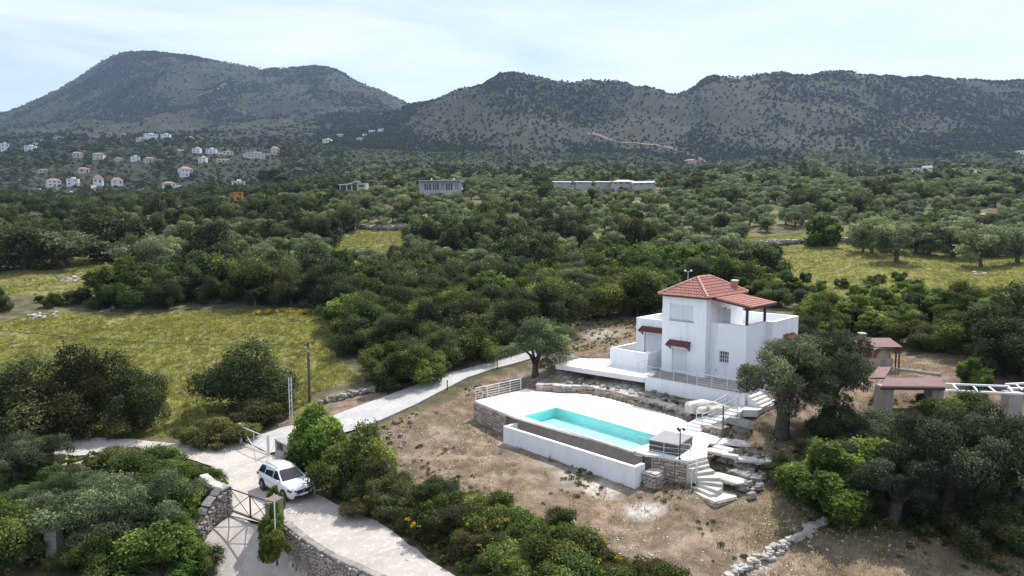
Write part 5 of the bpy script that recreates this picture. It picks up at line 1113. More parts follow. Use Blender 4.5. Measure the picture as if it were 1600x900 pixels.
# ------------------------------------------------------------------ far houses
HOUSES = []
def far_house(px, py, wpx, hpx, style, label, wall='farwhite', roofm='farroof', rz=None, nw=None, fl=None, depth=None, name='distant_house', group=None, ext=None):
    p = G(px, py); D = p.y; k_ = .86 if D > 520 else 1; w = wpx * D / FPX * k_; h = hpx * D / FPX * k_; dp = depth or max(6, w * .75); rz = random.uniform(-.35, .35) if rz is None else rz
    w = w * .94; up_z = 4.0 if 'long white' in label or 'tiny white well' in label else 3.0 if 'row' in label else 2.2 if 150 < p.y < 520 else .8; h -= up_z * .5
    t = empty(name, (p.x, p.y + dp * .3, p.z - .4 + up_z), rz - p.x / p.y * .9, label, 'house', group); HOUSES.append((p.x, p.y, w, h))
    hw = h if style == 'flat' else h * (.74 if 'row' not in label else .5); zb = -6
    MB().box(-w / 2, w / 2, -dp / 2, dp / 2, zb, hw).build('wall', M[wall], t)
    if style == 'flat':
        MB().box(-w / 2 - .15, w / 2 + .15, -dp / 2 - .15, dp / 2 + .15, hw + .003, hw + .3).build('parapet', M[wall], t)
        if wpx > 12 and 'hut' not in label: MB().box(-w * .12, w * .22, -dp * .1, dp * .3, hw + .3, hw + 2.0).build('roof_room', M[wall], t)
    elif style == 'hip':
        o = .5; MB().add([(-w / 2 - o, -dp / 2 - o, hw), (w / 2 + o, -dp / 2 - o, hw), (w / 2 + o, dp / 2 + o, hw), (-w / 2 - o, dp / 2 + o, hw), (-w * .2, 0, h * 1.02), (w * .2, 0, h * 1.02)], [(0, 3, 2, 1), (0, 1, 5, 4), (1, 2, 5), (2, 3, 4, 5), (3, 0, 4)]).build('roof', M[roofm], t)
    elif style == 'gable':
        o = .5; MB().add([(-w / 2 - o, -dp / 2 - o, hw * .95), (w / 2 + o, -dp / 2 - o, hw * .95), (w / 2 + o, dp / 2 + o, hw * .95), (-w / 2 - o, dp / 2 + o, hw * .95), (-w / 2 - o, 0, h), (w / 2 + o, 0, h)], [(0, 3, 2, 1), (0, 1, 5, 4), (2, 3, 4, 5), (1, 2, 5), (3, 0, 4)]).build('roof', M[roofm], t)
    fl = fl or (2 if hw > 5 else 1); nw = nw if nw is not None else max(1, int(w / 3.6)); fh = hw / fl
    for k in range(fl):
        for i in range(nw):
            x_ = -w / 2 + w * (i + .5) / nw + random.uniform(-.2, .2); ww = min(1.4, w / nw * .5) * random.choice((.7, 1, 1.2)); z0_ = k * fh + fh * .32; z1_ = z0_ + fh * .42
            if k == 0 and i % 2: z0_ = .3
            wd_ = MB().box(x_ - ww / 2, x_ + ww / 2, -dp / 2 - .06, -dp / 2 + .02, z0_, z1_).build('window', M['farglass'], t)
            if D < 450: MB().box(x_ - ww / 2 - .1, x_ + ww / 2 + .1, -dp / 2 - .12, -dp / 2 - .003, z0_ - .14, z0_ - .02).build('sill', M[wall], wd_)
    for sx in (-1, 1): MB().box(min(sx * w / 2, sx * (w / 2 + .05)), max(sx * w / 2, sx * (w / 2 + .05)), -.6, .6, hw * .3, hw * .7).build('window', M['farglass'], t)
    if ext:
        ew, eh = ext; MB().box(w / 2 + .003 if ew > 0 else -w / 2 + ew, w / 2 + ew if ew > 0 else -w / 2 - .003, -dp / 2 + .5, dp / 2 - .5, zb, eh).build('extension', M[wall], t)
    return t
V_ = [(6, 236, 14, 13, 'flat', 'pale grey white block house at the extreme left of the village', 'farwhite'), (46, 237, 18, 10, 'flat', 'white flat roofed house left in the village, second from the left edge', 'farwhite'),
      (56, 228, 11, 5, 'flat', 'small white house just above the leftmost white village houses', 'farwhite'), (90, 219, 18, 5, 'flat', 'low grey roofed building high on the left of the village', 'greywall'),
      (119, 246, 17, 10, 'hip', 'beige house with a red hip roof, left of its red roofed neighbour', 'beige'), (153, 249, 18, 12, 'hip', 'beige two storey house with a red hip roof above the white pair', 'beige'),
      (184, 252, 13, 7, 'hip', 'small sandy house right of the two red roofed beige houses', 'beige'), (210, 252, 15, 8, 'flat', 'small white house between the sandy house and the pinkish house', 'farwhite'),
      (232, 254, 18, 10, 'hip', 'pinkish white house with a faded red roof in the village centre', 'pinkwall'), (218, 225, 14, 10, 'flat', 'cream house at the top of the village left of the large white house', 'beige'),
      (234, 220, 22, 12, 'flat', 'large white house complex at the top centre of the village', 'farwhite'), (258, 217, 16, 8, 'flat', 'pale grey house right of the large white house at the village top', 'farwhite'),
      (192, 213, 9, 5, 'hip', 'small red roofed house at the top of the village left of the blue smoke', 'farwhite'), (174, 211, 6, 3, 'flat', 'tiny white hut at the very top of the village', 'farwhite'), (150, 216, 12, 3, 'flat', 'low grey barn near the top edge of the village', 'greywall'),
      (66, 270, 20, 7, 'hip', 'low pinkish house with a red roof at the lower left of the village', 'pinkwall'), (129, 271, 18, 11, 'hip', 'pink two storey house with a red roof above the white towers', 'pinkwall'),
      (81, 292, 22, 15, 'hip', 'white house with a red roof at the lower left of the village', 'farwhite'), (112, 291, 20, 13, 'flat', 'blue white flat roofed house between two white houses', 'farwhite'),
      (152, 290, 16, 17, 'hip', 'tall narrow white house with a small red roof by the dirt track', 'farwhite'), (181, 291, 19, 14, 'hip', 'white house with a red roof right of the tall narrow house', 'farwhite'),
      (262, 294, 22, 12, 'hip', 'white and pink house with a red roof and a low side wing', 'farwhite'), (288, 276, 22, 18, 'hip', 'tall three storey white house alone in the lower village', 'farwhite'),
      (316, 255, 14, 10, 'flat', 'small white cube house right of the village centre', 'farwhite'), (346, 254, 22, 7, 'gable', 'low reddish house with a long tiled roof', 'pinkwall'),
      (307, 239, 14, 8, 'flat', 'left one of the modern white houses on the terrace', 'farwhite'), (329, 240, 18, 8, 'flat', 'right one of the modern white houses on the terrace', 'farwhite'),
      (355, 242, 18, 6, 'flat', 'low beige retaining building beside the unfinished house', 'beige'), (398, 247, 42, 9, 'flat', 'broad pale terraced building under the unfinished concrete frame', 'beige'), (429, 242, 14, 15, 'hip', 'cream tower like house at the right end of the village', 'beige'),
      (371, 294, 24, 12, 'flat', 'white house with arched dark windows in front of the conifers', 'farwhite'), (295, 218, 14, 4, 'flat', 'low cream building high on the slope right of the village top', 'beige'),
      (511, 223, 16, 6, 'flat', 'grey white house on the slope left of the saddle', 'farwhite'), (531, 214, 12, 6, 'hip', 'cream house with a faint red roof on the slope left of the saddle', 'beige'), (561, 220, 12, 6, 'hip', 'sandy house on the slope below the saddle', 'beige'),
      (581, 208, 11, 5, 'flat', 'left one of two small grey white houses near the saddle', 'farwhite'), (595, 206, 10, 5, 'flat', 'right one of two small grey white houses near the saddle', 'farwhite'),
      (1080, 258, 22, 11, 'hip', 'pinkish house at the foot of the track on the right hill', 'pinkwall'), (1597, 242, 20, 8, 'hip', 'white house with a red roof cut off by the right edge', 'farwhite'),
      (281, 236, 10, 3, 'flat', 'long low white wall left of the modern white houses', 'farwhite'), (56, 298, 11, 4, 'flat', 'small tan walled yard below the leftmost red roofed white house', 'beige'), (90, 296, 9, 4, 'flat', 'low pinkish annex below the white village pair', 'pinkwall'), (109, 304, 13, 3, 'flat', 'low white boundary wall beside the dirt track', 'farwhite'), (218, 300, 6, 3, 'flat', 'tiny pale hut between the dirt track and the side winged house', 'farwhite'),
      (343, 241, 9, 4, 'flat', 'small white annex between the modern houses and the concrete frame', 'farwhite'), (66, 223, 9, 5, 'flat', 'small cream house above the upper left white houses', 'beige'), (569, 213, 8, 4, 'flat', 'tiny pale house just below the saddle', 'farwhite'), (235, 349, 15, 7, 'flat', 'low grey concrete hut among the trees above the left meadow', 'greywall')]
for (px, py, w_, h_, st_, lb, wl_) in V_: far_house(px, py, w_, h_, st_, lb, wl_, ext=(5, 3) if 'side wing' in lb else None)
def framebuild(px, py, wpx, hpx, mat, name, label, cat, cols=5, floors=1, dp=8):
    p = G(px, py); w, h = wpx * p.y / FPX, hpx * p.y / FPX; t = empty(name, (p.x, p.y + dp / 2, p.z + (3.0 if mat == 'orange' else 1.0)), -p.x / p.y * .8, label, cat); HOUSES.append((p.x, p.y, w, h))
    for k in range(floors + 1): MB().box(-w / 2, w / 2, -dp / 2, dp / 2, h * k / floors - .3, h * k / floors).build('floor_slab', M[mat], t)
    for i in range(cols):
        for s in (-1, 1):
            x_ = -w / 2 + .3 + (w - .6) * i / (cols - 1); MB().box(x_ - .25, x_ + .25, s * (dp / 2 - .4) - .25, s * (dp / 2 - .4) + .25, 0, h - .303).build('column', M[mat], t)
framebuild(387, 238, 32, 6, 'greywall', 'unfinished_house', 'unfinished grey concrete frame house on the village terrace', 'building', 6)
framebuild(370, 326, 13, 12, 'orange', 'orange_frame', 'orange painted open frame structure among the trees', 'structure', 2, 1, 4)
# modern grey villa
def modern():
    p = G(688, 306); D = p.y; s = D / FPX; w, h = 64 * s, 19 * s; t = empty('modern_villa', (p.x, p.y + 4, p.z + .8), -.03, 'modern grey flat roofed villa with large dark windows in the olive grove', 'house'); HOUSES.append((p.x, p.y, w, h))
    MB().box(-w / 2, w / 2, -3.4, 5, -3, h).build('wall', M['greywall'], t); MB().box(-w / 2 - .3, w / 2 + .3, -4.8, 5.2, h + .003, h + .35).build('roof', M['greywall'], t)
    MB().box(-w / 2, w / 2, -4.6, -3.403, -3, h * .28).build('terrace', M['greywall'], t)
    for a, b_ in ((.12, .28), (.32, .47), (.53, .58), (.64, .80), (.87, .92)): 
        wd_ = MB().box(-w / 2 + w * a, -w / 2 + w * b_, -3.47, -3.403, h * .30, h * .82).build('window', M['farglass'], t)
        for k in range(1, 3): x_ = -w / 2 + w * (a + (b_ - a) * k / 3); MB().box(x_ - .05, x_ + .05, -3.52, -3.473, h * .30, h * .82).build('mullion', M['farwhite'], wd_)
    for a in (.0, .5, .985): MB().box(-w / 2 + w * a, -w / 2 + w * a + .3, -4.6, -4.3, h * .28, h).build('column', M['greywall'], t)
    for a in (.24, .8): MB().box(-w / 2 + w * a, -w / 2 + w * a + .5, 0, .5, h + .35, h + 1.3).build('vent', M['farwhite'], t)
modern()
def canopy_house():
    p = G(551, 302); s = p.y / FPX; t = empty('canopy_house', (p.x, p.y + 3, p.z + 1.2), 0, 'grey bungalow with a white swooping canopy roof left of the modern villa', 'house'); HOUSES.append((p.x, p.y, 44 * s, 14 * s))
    MB().box(6 * s, 20 * s, -2, 4, -2, 12 * s).build('wall', M['greywall'], t); MB().box(9 * s, 17 * s, -2.06, -2.003, 5 * s, 9 * s).build('window', M['farglass'], t)
    pts = [(-22, 9.5), (-14, 9.8), (-6, 10.5), (0, 12.2), (5, 14.6), (7.5, 15.5)]
    m1 = MB()
    for (a, za), (b_, zb) in zip(pts[:-1], pts[1:]): m1.add([(a * s, -3, za * s), (b_ * s, -3, zb * s), (b_ * s, 4, zb * s), (a * s, 4, za * s), (a * s, -3, za * s - .3), (b_ * s, -3, zb * s - .3), (b_ * s, 4, zb * s - .3), (a * s, 4, za * s - .3)], [(0, 1, 2, 3), (7, 6, 5, 4), (0, 4, 5, 1), (3, 2, 6, 7)])
    m1.build('canopy', M['farwhite'], t)
    for a in (-20, -10, -2): MB().box(a * s, a * s + .25, -2.6, -2.3, -1, 9.4 * s).build('column', M['farwhite'], t)
    MB().box(-20 * s, 6 * s, 1, 3.5, -2, 8 * s).build('back_wall', M['farglass'], t)
canopy_house()
for px, w_, h_, lb in ((878, 27, 10, 'leftmost of the row of low grey gabled houses in the grove'), (911, 25, 10, 'second of the row of low grey gabled houses in the grove'), (942, 23, 10, 'third of the row of low grey gabled houses in the grove')):
    far_house(px, 297, w_, h_, 'gable', lb, 'greywall', 'greyroof', rz=.12, depth=9, fl=1, nw=2, group='low grey houses in a row in the grove')
far_house(975, 299, 40, 14, 'hip', 'pink roofed larger house at the centre of the grey house row', 'greywall', 'pinkwall', rz=.1, depth=9, fl=1, nw=4)
far_house(1008, 300, 32, 13, 'gable', 'rightmost grey house of the row with dark windows', 'greywall', 'greyroof', rz=-.2, depth=8, fl=1, nw=3)
far_house(1450, 273, 50, 8, 'flat', 'long white modern villa in the olive grove at right', 'farwhite', rz=0, depth=12, fl=1, nw=7)
far_house(1525, 276, 4, 6, 'flat', 'tiny white well house right of the long white villa', 'farwhite', rz=0, depth=3, nw=0)

# ------------------------------------------------------------------ foliage
def crown_mesh(name, seed, rx, rz, zc, nl, nleaf, ll, mat, lobe=(.30, .48), wf=.45, flatb=.0, trunk=None, shell=.62, spray=0.0, tall=1.0):
    """leafy crown: leaves on the shells of many lobes; real dimensions"""
    r = np.random.default_rng(seed); C_, Rr = [], []
    for i in range(nl):
        d = r.normal(size=3); d /= np.linalg.norm(d); d[2] = abs(d[2]) * 1.0 if r.random() < .72 else d[2]; k = shell * (r.random() ** .33) * r.uniform(.8, 1.22)
        C_.append([d[0] * rx * k, d[1] * rx * k, zc + d[2] * rz * k]); Rr.append(r.uniform(*lobe) * rx * r.uniform(.55, 1.1))
    C_ = np.array(C_); Rr = np.array(Rr); w = Rr ** 2; w /= w.sum(); li = r.choice(nl, nleaf * 2, p=w)
    d = r.normal(size=(nleaf * 2, 3)); d[:, 2] += .35; d /= np.linalg.norm(d, axis=1)[:, None]
    sub = np.abs(r.normal(0, 1, nleaf * 2)) * .16; rad = Rr[li] * (1.02 - sub + spray * r.random(nleaf * 2) ** 3)
    ph = r.uniform(0, 6.28, (nl, 3)); bumpy = 1 + .16 * np.sin(d[:, 0] * 5 + ph[li, 0]) * np.sin(d[:, 1] * 5 + ph[li, 1]) + .10 * np.sin(d[:, 2] * 9 + ph[li, 2])
    P = C_[li] + d * (rad * bumpy)[:, None] * np.array([1, 1, tall * min(1.15, max(.75, rz / rx))])
    keep = np.ones(len(P), bool)
    for j in range(nl):
        keep &= ~((np.linalg.norm(P - C_[j], axis=1) < Rr[j] * .62) & (li != j))
    keep &= P[:, 2] > flatb
    P = P[keep][:nleaf]; d = d[keep][:nleaf]; li = li[keep][:nleaf]; n_ = len(P)
    nrm = d + r.normal(size=(n_, 3)) * .75; nrm /= np.linalg.norm(nrm, axis=1)[:, None]
    t = np.cross(nrm, r.normal(size=(n_, 3))); t /= np.linalg.norm(t, axis=1)[:, None]; b_ = np.cross(nrm, t)
    s = ll * r.uniform(.6, 1.35, n_)[:, None]; t = t * s; b_ = b_ * s * wf
    V = np.concatenate([P - t * .5, P + b_ * .5 + nrm * s * .10, P + t * .5, P - b_ * .5 + nrm * s * .10], 0); idx_ = np.arange(n_); F = np.stack([idx_, idx_ + n_, idx_ + 2 * n_, idx_ + 3 * n_], 1)
    lt = r.uniform(.05, .72, nl); tint = np.clip(lt[li] + r.normal(0, .17, n_) + (r.random(n_) < .09) * .4 + .12 * d[:, 2], 0, 1); tint = np.tile(tint, 4)  # leaves facing up get a lighter tint, sunlit tops painted in
    me = mesh_np(name, V, F, mat, {'tint': tint})
    if trunk:
        bm = bmesh.new(); bm.from_mesh(me); lay = bm.verts.layers.float.get('tint'); k = len(me.materials); me.materials.append(M['bark'])
        tm_ = bpy.data.meshes.new('x'); tm_.from_pydata(trunk.v, [], trunk.f); n0 = len(bm.faces); bm.from_mesh(tm_); bm.faces.ensure_lookup_table()
        for f_ in bm.faces[n0:]: f_.material_index = k
        bm.to_mesh(me); bm.free()
    return me
def trunk_mb(seed, h, r0, lean=.25, limbs=4, spread=1.6, top=2.8, k=7):
    r = random.Random(seed); mb = MB(); lx, ly = r.uniform(-lean, lean), r.uniform(-lean, lean)
    mb.tube([(0, 0, -.3), (lx * .15, ly * .15, h * .15), (lx * .5, ly * .4, h * .55), (lx, ly, h)], [r0 * 1.5, r0 * 1.1, r0 * .9, r0 * .8], k)
    for i in range(limbs):
        a = 2 * math.pi * (i + r.uniform(-.3, .3)) / limbs; s = spread * r.uniform(.6, 1.1)
        mb.tube([(lx, ly, h * .9), (lx + math.cos(a) * s * .35, ly + math.sin(a) * s * .35, h + (top - h) * .4), (lx + math.cos(a) * s, ly + math.sin(a) * s, h + (top - h) * r.uniform(.7, 1.1))], [r0 * .62, r0 * .4, r0 * .14], 5)
    return mb
# near prototypes: (height, width, crown mesh, trunk mesh)
def tree_proto(kind, seed, lod):
    if lod == 0: nl, nlf, ll = 1.15, 1.9, .70
    elif lod == 1: nl, nlf, ll = .9, .55, 1.25
    else: nl, nlf, ll = .6, .09, 2.8
    P = dict(olive=(4.6, 5.4, 'olive', 30, 12500, .19, dict(lobe=(.18, .36), wf=.38, flatb=.75, shell=.95, spray=.55), (1.1, .22)),
             carob=(4.6, 6.2, 'carob', 34, 15000, .21, dict(lobe=(.20, .38), wf=.5, flatb=.0, shell=.92, spray=.5), (.8, .16)),
             bigolive=(6.0, 7.0, 'darkolive', 40, 17000, .20, dict(lobe=(.16, .30), wf=.38, flatb=.8, shell=.92, spray=.4), (2.2, .42)),
             fig=(3.6, 4.6, 'fig', 26, 9500, .23, dict(lobe=(.20, .36), wf=.6, flatb=.0, shell=.86, spray=.3), (.7, .1)),
             lentisk=(2.5, 3.8, 'lentisk', 26, 9500, .165, dict(lobe=(.20, .38), wf=.5, flatb=.0, shell=.92, spray=.55), (.4, .08)),
             brownish=(1.9, 3.2, 'brownish', 22, 8000, .145, dict(lobe=(.20, .36), wf=.4, flatb=.0, shell=.86, spray=.45), (.3, .06)),
             cypress=(7.0, 2.0, 'carob', 22, 4000, .22, dict(lobe=(.6, .8), wf=.5, flatb=.3, shell=.55, spray=.1), (1.0, .15)))[kind]
    Hh, Ww, mat, nlobe, nleaf, l_, kw, (th, tr_) = P; rx = Ww / 2 * .80; base = kw['flatb']
    if kind == 'cypress': rx = .62; zc = Hh * .5; rz = Hh * .55; rx = .95
    else: zc = base + (Hh - base) * .42 if base > .3 else Hh * .30; rz = (Hh - zc) * .80
    tm_ = trunk_mb(seed, th, tr_, .3, 4 if kind != 'cypress' else 1, Ww * .26, zc + rz * .4, 7 if lod == 0 else 4)
    nL = max(9, int(nlobe * nl)); nF = max(60, int(nleaf * nlf))
    if lod == 0:
        mat = 'midolive' if mat == 'olive' else mat
        cm = crown_mesh('crown', seed, rx, rz, zc, nL, nF, l_ * ll, M[mat], **kw); return (*dims(cm), cm, tm_.mesh('trunk', M['bark'], True))
    cm = crown_mesh('foliage', seed, rx, rz, zc, nL, nF, l_ * ll, M[mat], trunk=tm_ if lod == 1 else None, **kw); return (*dims(cm), cm, None)
def dims(me):
    c = np.empty(len(me.vertices) * 3, np.float32); me.vertices.foreach_get('co', c); c = c.reshape(-1, 3)
    return float(np.percentile(c[:, 2], 99.2)), float((np.percentile(c[:, 0], 98.5) - np.percentile(c[:, 0], 1.5) + np.percentile(c[:, 1], 98.5) - np.percentile(c[:, 1], 1.5)) / 2)
PROTO = {}
PROTO['bigolive', 0] = [tree_proto('bigolive', 21, 0), tree_proto('bigolive', 22, 0)]
for k_, cnt in (('olive', 3), ('carob', 3), ('fig', 2), ('lentisk', 3), ('brownish', 2)):
    PROTO[k_, 0] = [tree_proto(k_, 10 + i, 0) for i in range(cnt)]
    PROTO[k_, 1] = [tree_proto(k_, 40 + i, 1) for i in range(3)]
    PROTO[k_, 2] = [tree_proto(k_, 70 + i, 2) for i in range(3)]
PROTO['cypress', 1] = [tree_proto('cypress', 5, 1)]; PROTO['cypress', 0] = PROTO['cypress', 1]; PROTO['cypress', 2] = PROTO['cypress', 1]
NAMES = dict(olive='olive_tree', carob='evergreen_tree', fig='leafy_shrub', lentisk='green_shrub', brownish='scrub_bush', cypress='cypress_tree', bigolive='olive_tree')
CATS = dict(olive='olive tree', carob='tree', fig='shrub', lentisk='shrub', brownish='bush', cypress='cypress', bigolive='olive tree')
rt = random.Random(99)
def add_tree(kind, pos, h, w, label, group=None, lod=None, name=None, cat=None, sink=.1, flip=None):
    d = pos[1]; lod = lod if lod is not None else (0 if d < 100 else 1 if d < 330 else 2)
    H0, W0, cm, tm_ = rt.choice(PROTO[kind, lod]); rz = rt.uniform(0, 6.28)
    sc = (w / W0, w / W0, h / H0); p = (pos[0], pos[1], pos[2] - sink)
    nm_ = name or NAMES[kind]; ct = cat or CATS[kind]
    if tm_ is None: o = link(nm_, cm, None, p, (0, 0, rz), sc); return props(o, label, ct, group)
    t = empty(nm_, p, rz, label, ct, group); t.scale = sc; link('crown', cm, t); link('trunk', tm_, t); return t
def tpx(kind, px, py, hpx, wpx, label, group=None, **k):
    p = G(px, py); s = p.y / FPX; cf = 1.0
    return add_tree(kind, p, hpx * s * 1.02, wpx * s, label, group, **k)
SOLO = [  # kind, base px, base py, height px, width px, label
 ('carob', 62, 680, 122, 150, 'tall dark bush at the left, largest of the left pair by the dirt road'), ('carob', 140, 674, 134, 132, 'tall dark evergreen bush in the middle of the left clump'), ('carob', 208, 674, 100, 96, 'greener rounded bush at the right end of the left clump'),
 ('carob', 20, 690, 70, 90, 'dark low bush at the left frame edge behind the olive shrub'),
 ('carob', 388, 646, 112, 124, 'round dark evergreen tree standing alone left of the utility pole'), ('brownish', 400, 664, 42, 80, 'low olive brown bush below the round dark tree'), ('brownish', 350, 694, 44, 80, 'low brownish bush left of the steel gate'), ('lentisk', 430, 652, 44, 66, 'low green bush by the steel lattice post'), ('lentisk', 318, 690, 34, 60, 'small dark bush at the bend of the dirt road'),
 ('olive', 26, 752, 74, 96, 'silvery olive shrub at the left frame edge'), ('olive', 74, 742, 66, 70, 'silvery olive shrub beside the pale rubble'),
 ('olive', 165, 858, 118, 150, 'large silver green bush in the lower left corner mass'), ('olive', 235, 850, 112, 120, 'large silver green bush in the centre of the lower left mass'), ('lentisk', 280, 818, 92, 88, 'dark green bush beside the curved stone wall'), ('lentisk', 205, 760, 56, 100, 'rounded green bush above the lower left mass'), ('lentisk', 255, 748, 52, 84, 'green bush at the road bend behind the stone wall'),
 ('brownish', 175, 742, 44, 70, 'olive brown bush at the edge of the rubble'), ('lentisk', 330, 764, 34, 52, 'small dense bush behind the short curved wall'), ('lentisk', 305, 775, 44, 56, 'small green bush left of the short curved wall'),
 ('fig', 255, 922, 106, 132, 'bright green shrub at the bottom left beside the lane'), ('lentisk', 305, 905, 60, 60, 'thin green bush at the bottom beside the lane wall'), ('lentisk', 20, 890, 110, 100, 'dark green bush in the bottom left corner'), ('lentisk', 95, 860, 70, 90, 'dull green bush behind the old stone pillar'), ('brownish', 75, 815, 40, 60, 'small greyish shrub above the old pillar'), ('brownish', 140, 800, 40, 70, 'pale grassy bush above the lower left mass'), ('lentisk', 15, 805, 40, 70, 'low green bush at the left frame edge below the olive shrubs'),
 ('fig', 496, 735, 104, 84, 'bright green tall bush directly beside the gate'), ('lentisk', 560, 764, 102, 108, 'large dark green rounded bush right of the white car'), ('carob', 590, 786, 70, 84, 'dark green bush behind the gravel road bend'), ('brownish', 578, 806, 44, 66, 'greyish low bush at the roadside below the dark bush'),
 ('olive', 836, 589, 92, 104, 'olive tree with a leaning trunk at the end of the driveway'),
 ('bigolive', 1220, 684, 162, 134, 'large olive tree with a thick dark trunk right of the terrace'), ('bigolive', 1290, 668, 150, 132, 'broad dark olive tree between the big trunk and the outdoor oven'), 
 ('olive', 1372, 694, 56, 100, 'greyish olive bush below the garden shelter roof'), ('lentisk', 1512, 678, 66, 88, 'rounded dark green bush in front of the pergola'), ('fig', 1519, 608, 50, 50, 'small bright green bush behind the pergola'),
 ('fig', 1290, 800, 108, 130, 'bright green shrub right of the lower pool steps'), ('fig', 1365, 770, 84, 120, 'bright green shrub at the centre of the lower right thicket'), ('bigolive', 1392, 818, 110, 125, 'dark grey green olive in the lower right thicket'), ('carob', 1330, 815, 66, 100, 'dark low bush at the foot of the bright shrubs'),
 ('bigolive', 1478, 822, 182, 165, 'large dark olive tree in the lower right corner'), ('bigolive', 1580, 852, 212, 175, 'dark olive tree cut off by the right edge in the lower corner'), ('carob', 1425, 742, 58, 110, 'dark tree behind the lower right olives'), ('bigolive', 1590, 750, 88, 110, 'dark tree at the right edge below the pergola'), ('carob', 1510, 745, 52, 110, 'dark bush below the rounded pergola bush'),
 ('olive', 1250, 770, 50, 70, 'small dark olive bush beside the boulder bank'), ('carob', 1215, 742, 34, 60, 'low dark bush at the right end of the boulder bank'),
 ('carob', 1312, 694, 62, 96, 'dark bush hiding the foot of the second big olive tree'), ('carob', 1335, 706, 52, 90, 'added dark low bush standing in for the shade behind the bright shrubs'), ('carob', 1278, 722, 40, 80, 'added dark low bush standing in for shade between the big trunk and the bright shrubs'), ('lentisk', 1405, 690, 44, 80, 'added dark green bush standing in for shade below the shelter pillar'), ('carob', 1240, 600, 44, 60, 'dark shrub behind the big olive beside the villa side'), ('brownish', 1445, 640, 26, 40, 'dry thin bush in the yard under the garden shelter'),  # low dark bushes below the olives are added to darken the shaded ground
 ('cypress', 1199, 430, 38, 14, 'dark narrow cypress in front of the dry field'), ('fig', 1284, 384, 44, 50, 'bright rounded bush in the long field wall'),
 ('olive', 1362, 396, 56, 60, 'leaning olive tree at the left end of the field row'), ('olive', 1400, 411, 60, 66, 'dense olive tree second from the left in the field row'), ('olive', 1490, 402, 58, 66, 'olive tree behind the front tree of the field row'), ('olive', 1533, 418, 62, 74, 'front olive tree with a forked trunk in the dry field'), ('olive', 1590, 411, 56, 66, 'olive tree at the right edge of the dry field'), ('olive', 1450, 398, 48, 60, 'olive tree in the middle back of the field row'),
 ('olive', 1430, 396, 44, 52, 'smaller olive tree behind the dense one in the field row'), ('olive', 1560, 396, 44, 56, 'olive tree behind the forked one in the dry field'),
 ('carob', 38, 422, 58, 90, 'broad tree at the left end of the upper meadow'), ('olive', 108, 418, 56, 90, 'grey olive tree at the back of the upper meadow'), ('carob', 178, 405, 66, 84, 'tall rounded dark tree behind the upper meadow'), ('olive', 225, 436, 60, 90, 'grey green tree at the right side of the upper meadow'), ('carob', 318, 410, 60, 66, 'dark tree right of the pale stone heap'), ('olive', 262, 420, 48, 60, 'grey tree behind the one at the right side of the upper meadow'),
 ('carob', 540, 362, 44, 46, 'dark rounded tree left of the yellow clearing'), ('carob', 770, 355, 42, 54, 'dark tree standing out in the grove above the thicket')]
for s_ in SOLO: tpx(*s_)
# creeper on the pillar
for i, (px, py, h, w) in enumerate(((430, 848, 70, 34), (436, 870, 66, 40), (430, 800, 46, 26))):
    p = W(px, py, -.4 if i < 2 else .5); s = p.y / FPX; o = add_tree('fig', (p.x, p.y - (.3 if i < 2 else 0), p.z), h * s, w * s * 1.1, ('creeper hanging over the gate pillar and wall end', 'creeper covering the wall below the car', 'top of the creeper on the gate pillar')[i], None, 0, 'creeper', 'creeper')
# groups
PLACED = []
def grow(poly, n_, mix, hr, wr, spacing, label, group, tries=40, names=None):
    P = gpoly(poly) if isinstance(poly[0], tuple) else poly; xs = [p.x for p in P]; yy = [p.y for p in P]; out = []; r = rt; k = 0
    while len(out) < n_ and k < n_ * tries:
        k += 1; a, b_ = r.uniform(min(xs), max(xs)), r.uniform(min(yy), max(yy))
        if not inpoly(np.array([a]), np.array([b_]), P)[0]: continue
        if group == 'bushes of the roadside hedge' and pdist(np.array([a]), np.array([b_]), ROADP)[0] < 1.0: continue
        if any((a - q[0]) ** 2 + (b_ - q[1]) ** 2 < spacing ** 2 for q in out): continue
        out.append((a, b_))
    ks, ws = zip(*mix)
    for a, b_ in out:
        kd = r.choices(ks, ws)[0]; h = r.uniform(*hr) * (.6 if kd == 'brownish' else 1); w = h * r.uniform(*wr)
        CAND.append((kd, (a, b_, tz(a, b_)), h, w, label, group))
CAND = []
D_, Ls = 'shrub', 'tree'
grow([(585, 602), (640, 612), (690, 590), (745, 572), (770, 556), (800, 548), (700, 540), (610, 555)], 26, [('lentisk', 3), ('carob', 2), ('fig', 1)], (2.2, 3.6), (1.1, 1.5), 2.2, 'leafy shrub in the row along the upper side of the driveway', 'shrubs along the driveway')
grow([(540, 548), (600, 560), (700, 545), (800, 545), (858, 520), (870, 480), (800, 452), (650, 440), (560, 450), (530, 500)], 60, [('carob', 5), ('lentisk', 2), ('fig', .7)], (3.6, 5.4), (1.0, 1.4), 3.2, 'dark evergreen in the dense thicket behind the driveway', 'evergreens of the thicket behind the driveway')
grow([(190, 482), (300, 484), (540, 482), (545, 440), (300, 440), (190, 462)], 34, [('carob', 4), ('lentisk', 2), ('fig', .4)], (3.8, 6.2), (1.0, 1.4), 3.6, 'dense bush in the band along the top of the yellow meadow', 'bushes along the top of the yellow meadow')
grow([(-100, 492), (0, 492), (60, 480), (170, 482), (165, 466), (0, 470), (-100, 470)], 16, [('lentisk', 3), ('carob', 2), ('brownish', 1)], (1.7, 2.6), (1.2, 1.6), 3.2, 'bush at the left between the two meadows', 'bushes between the two left meadows')
grow([(890, 498), (1000, 500), (1030, 470), (1160, 460), (1210, 440), (1200, 415), (1000, 415), (870, 440)], 52, [('carob', 4), ('lentisk', 3), ('olive', 1), ('fig', .6)], (3.4, 5.4), (1.0, 1.4), 3.4, 'evergreen bush behind the villa and the dirt yard', 'evergreens behind the villa')
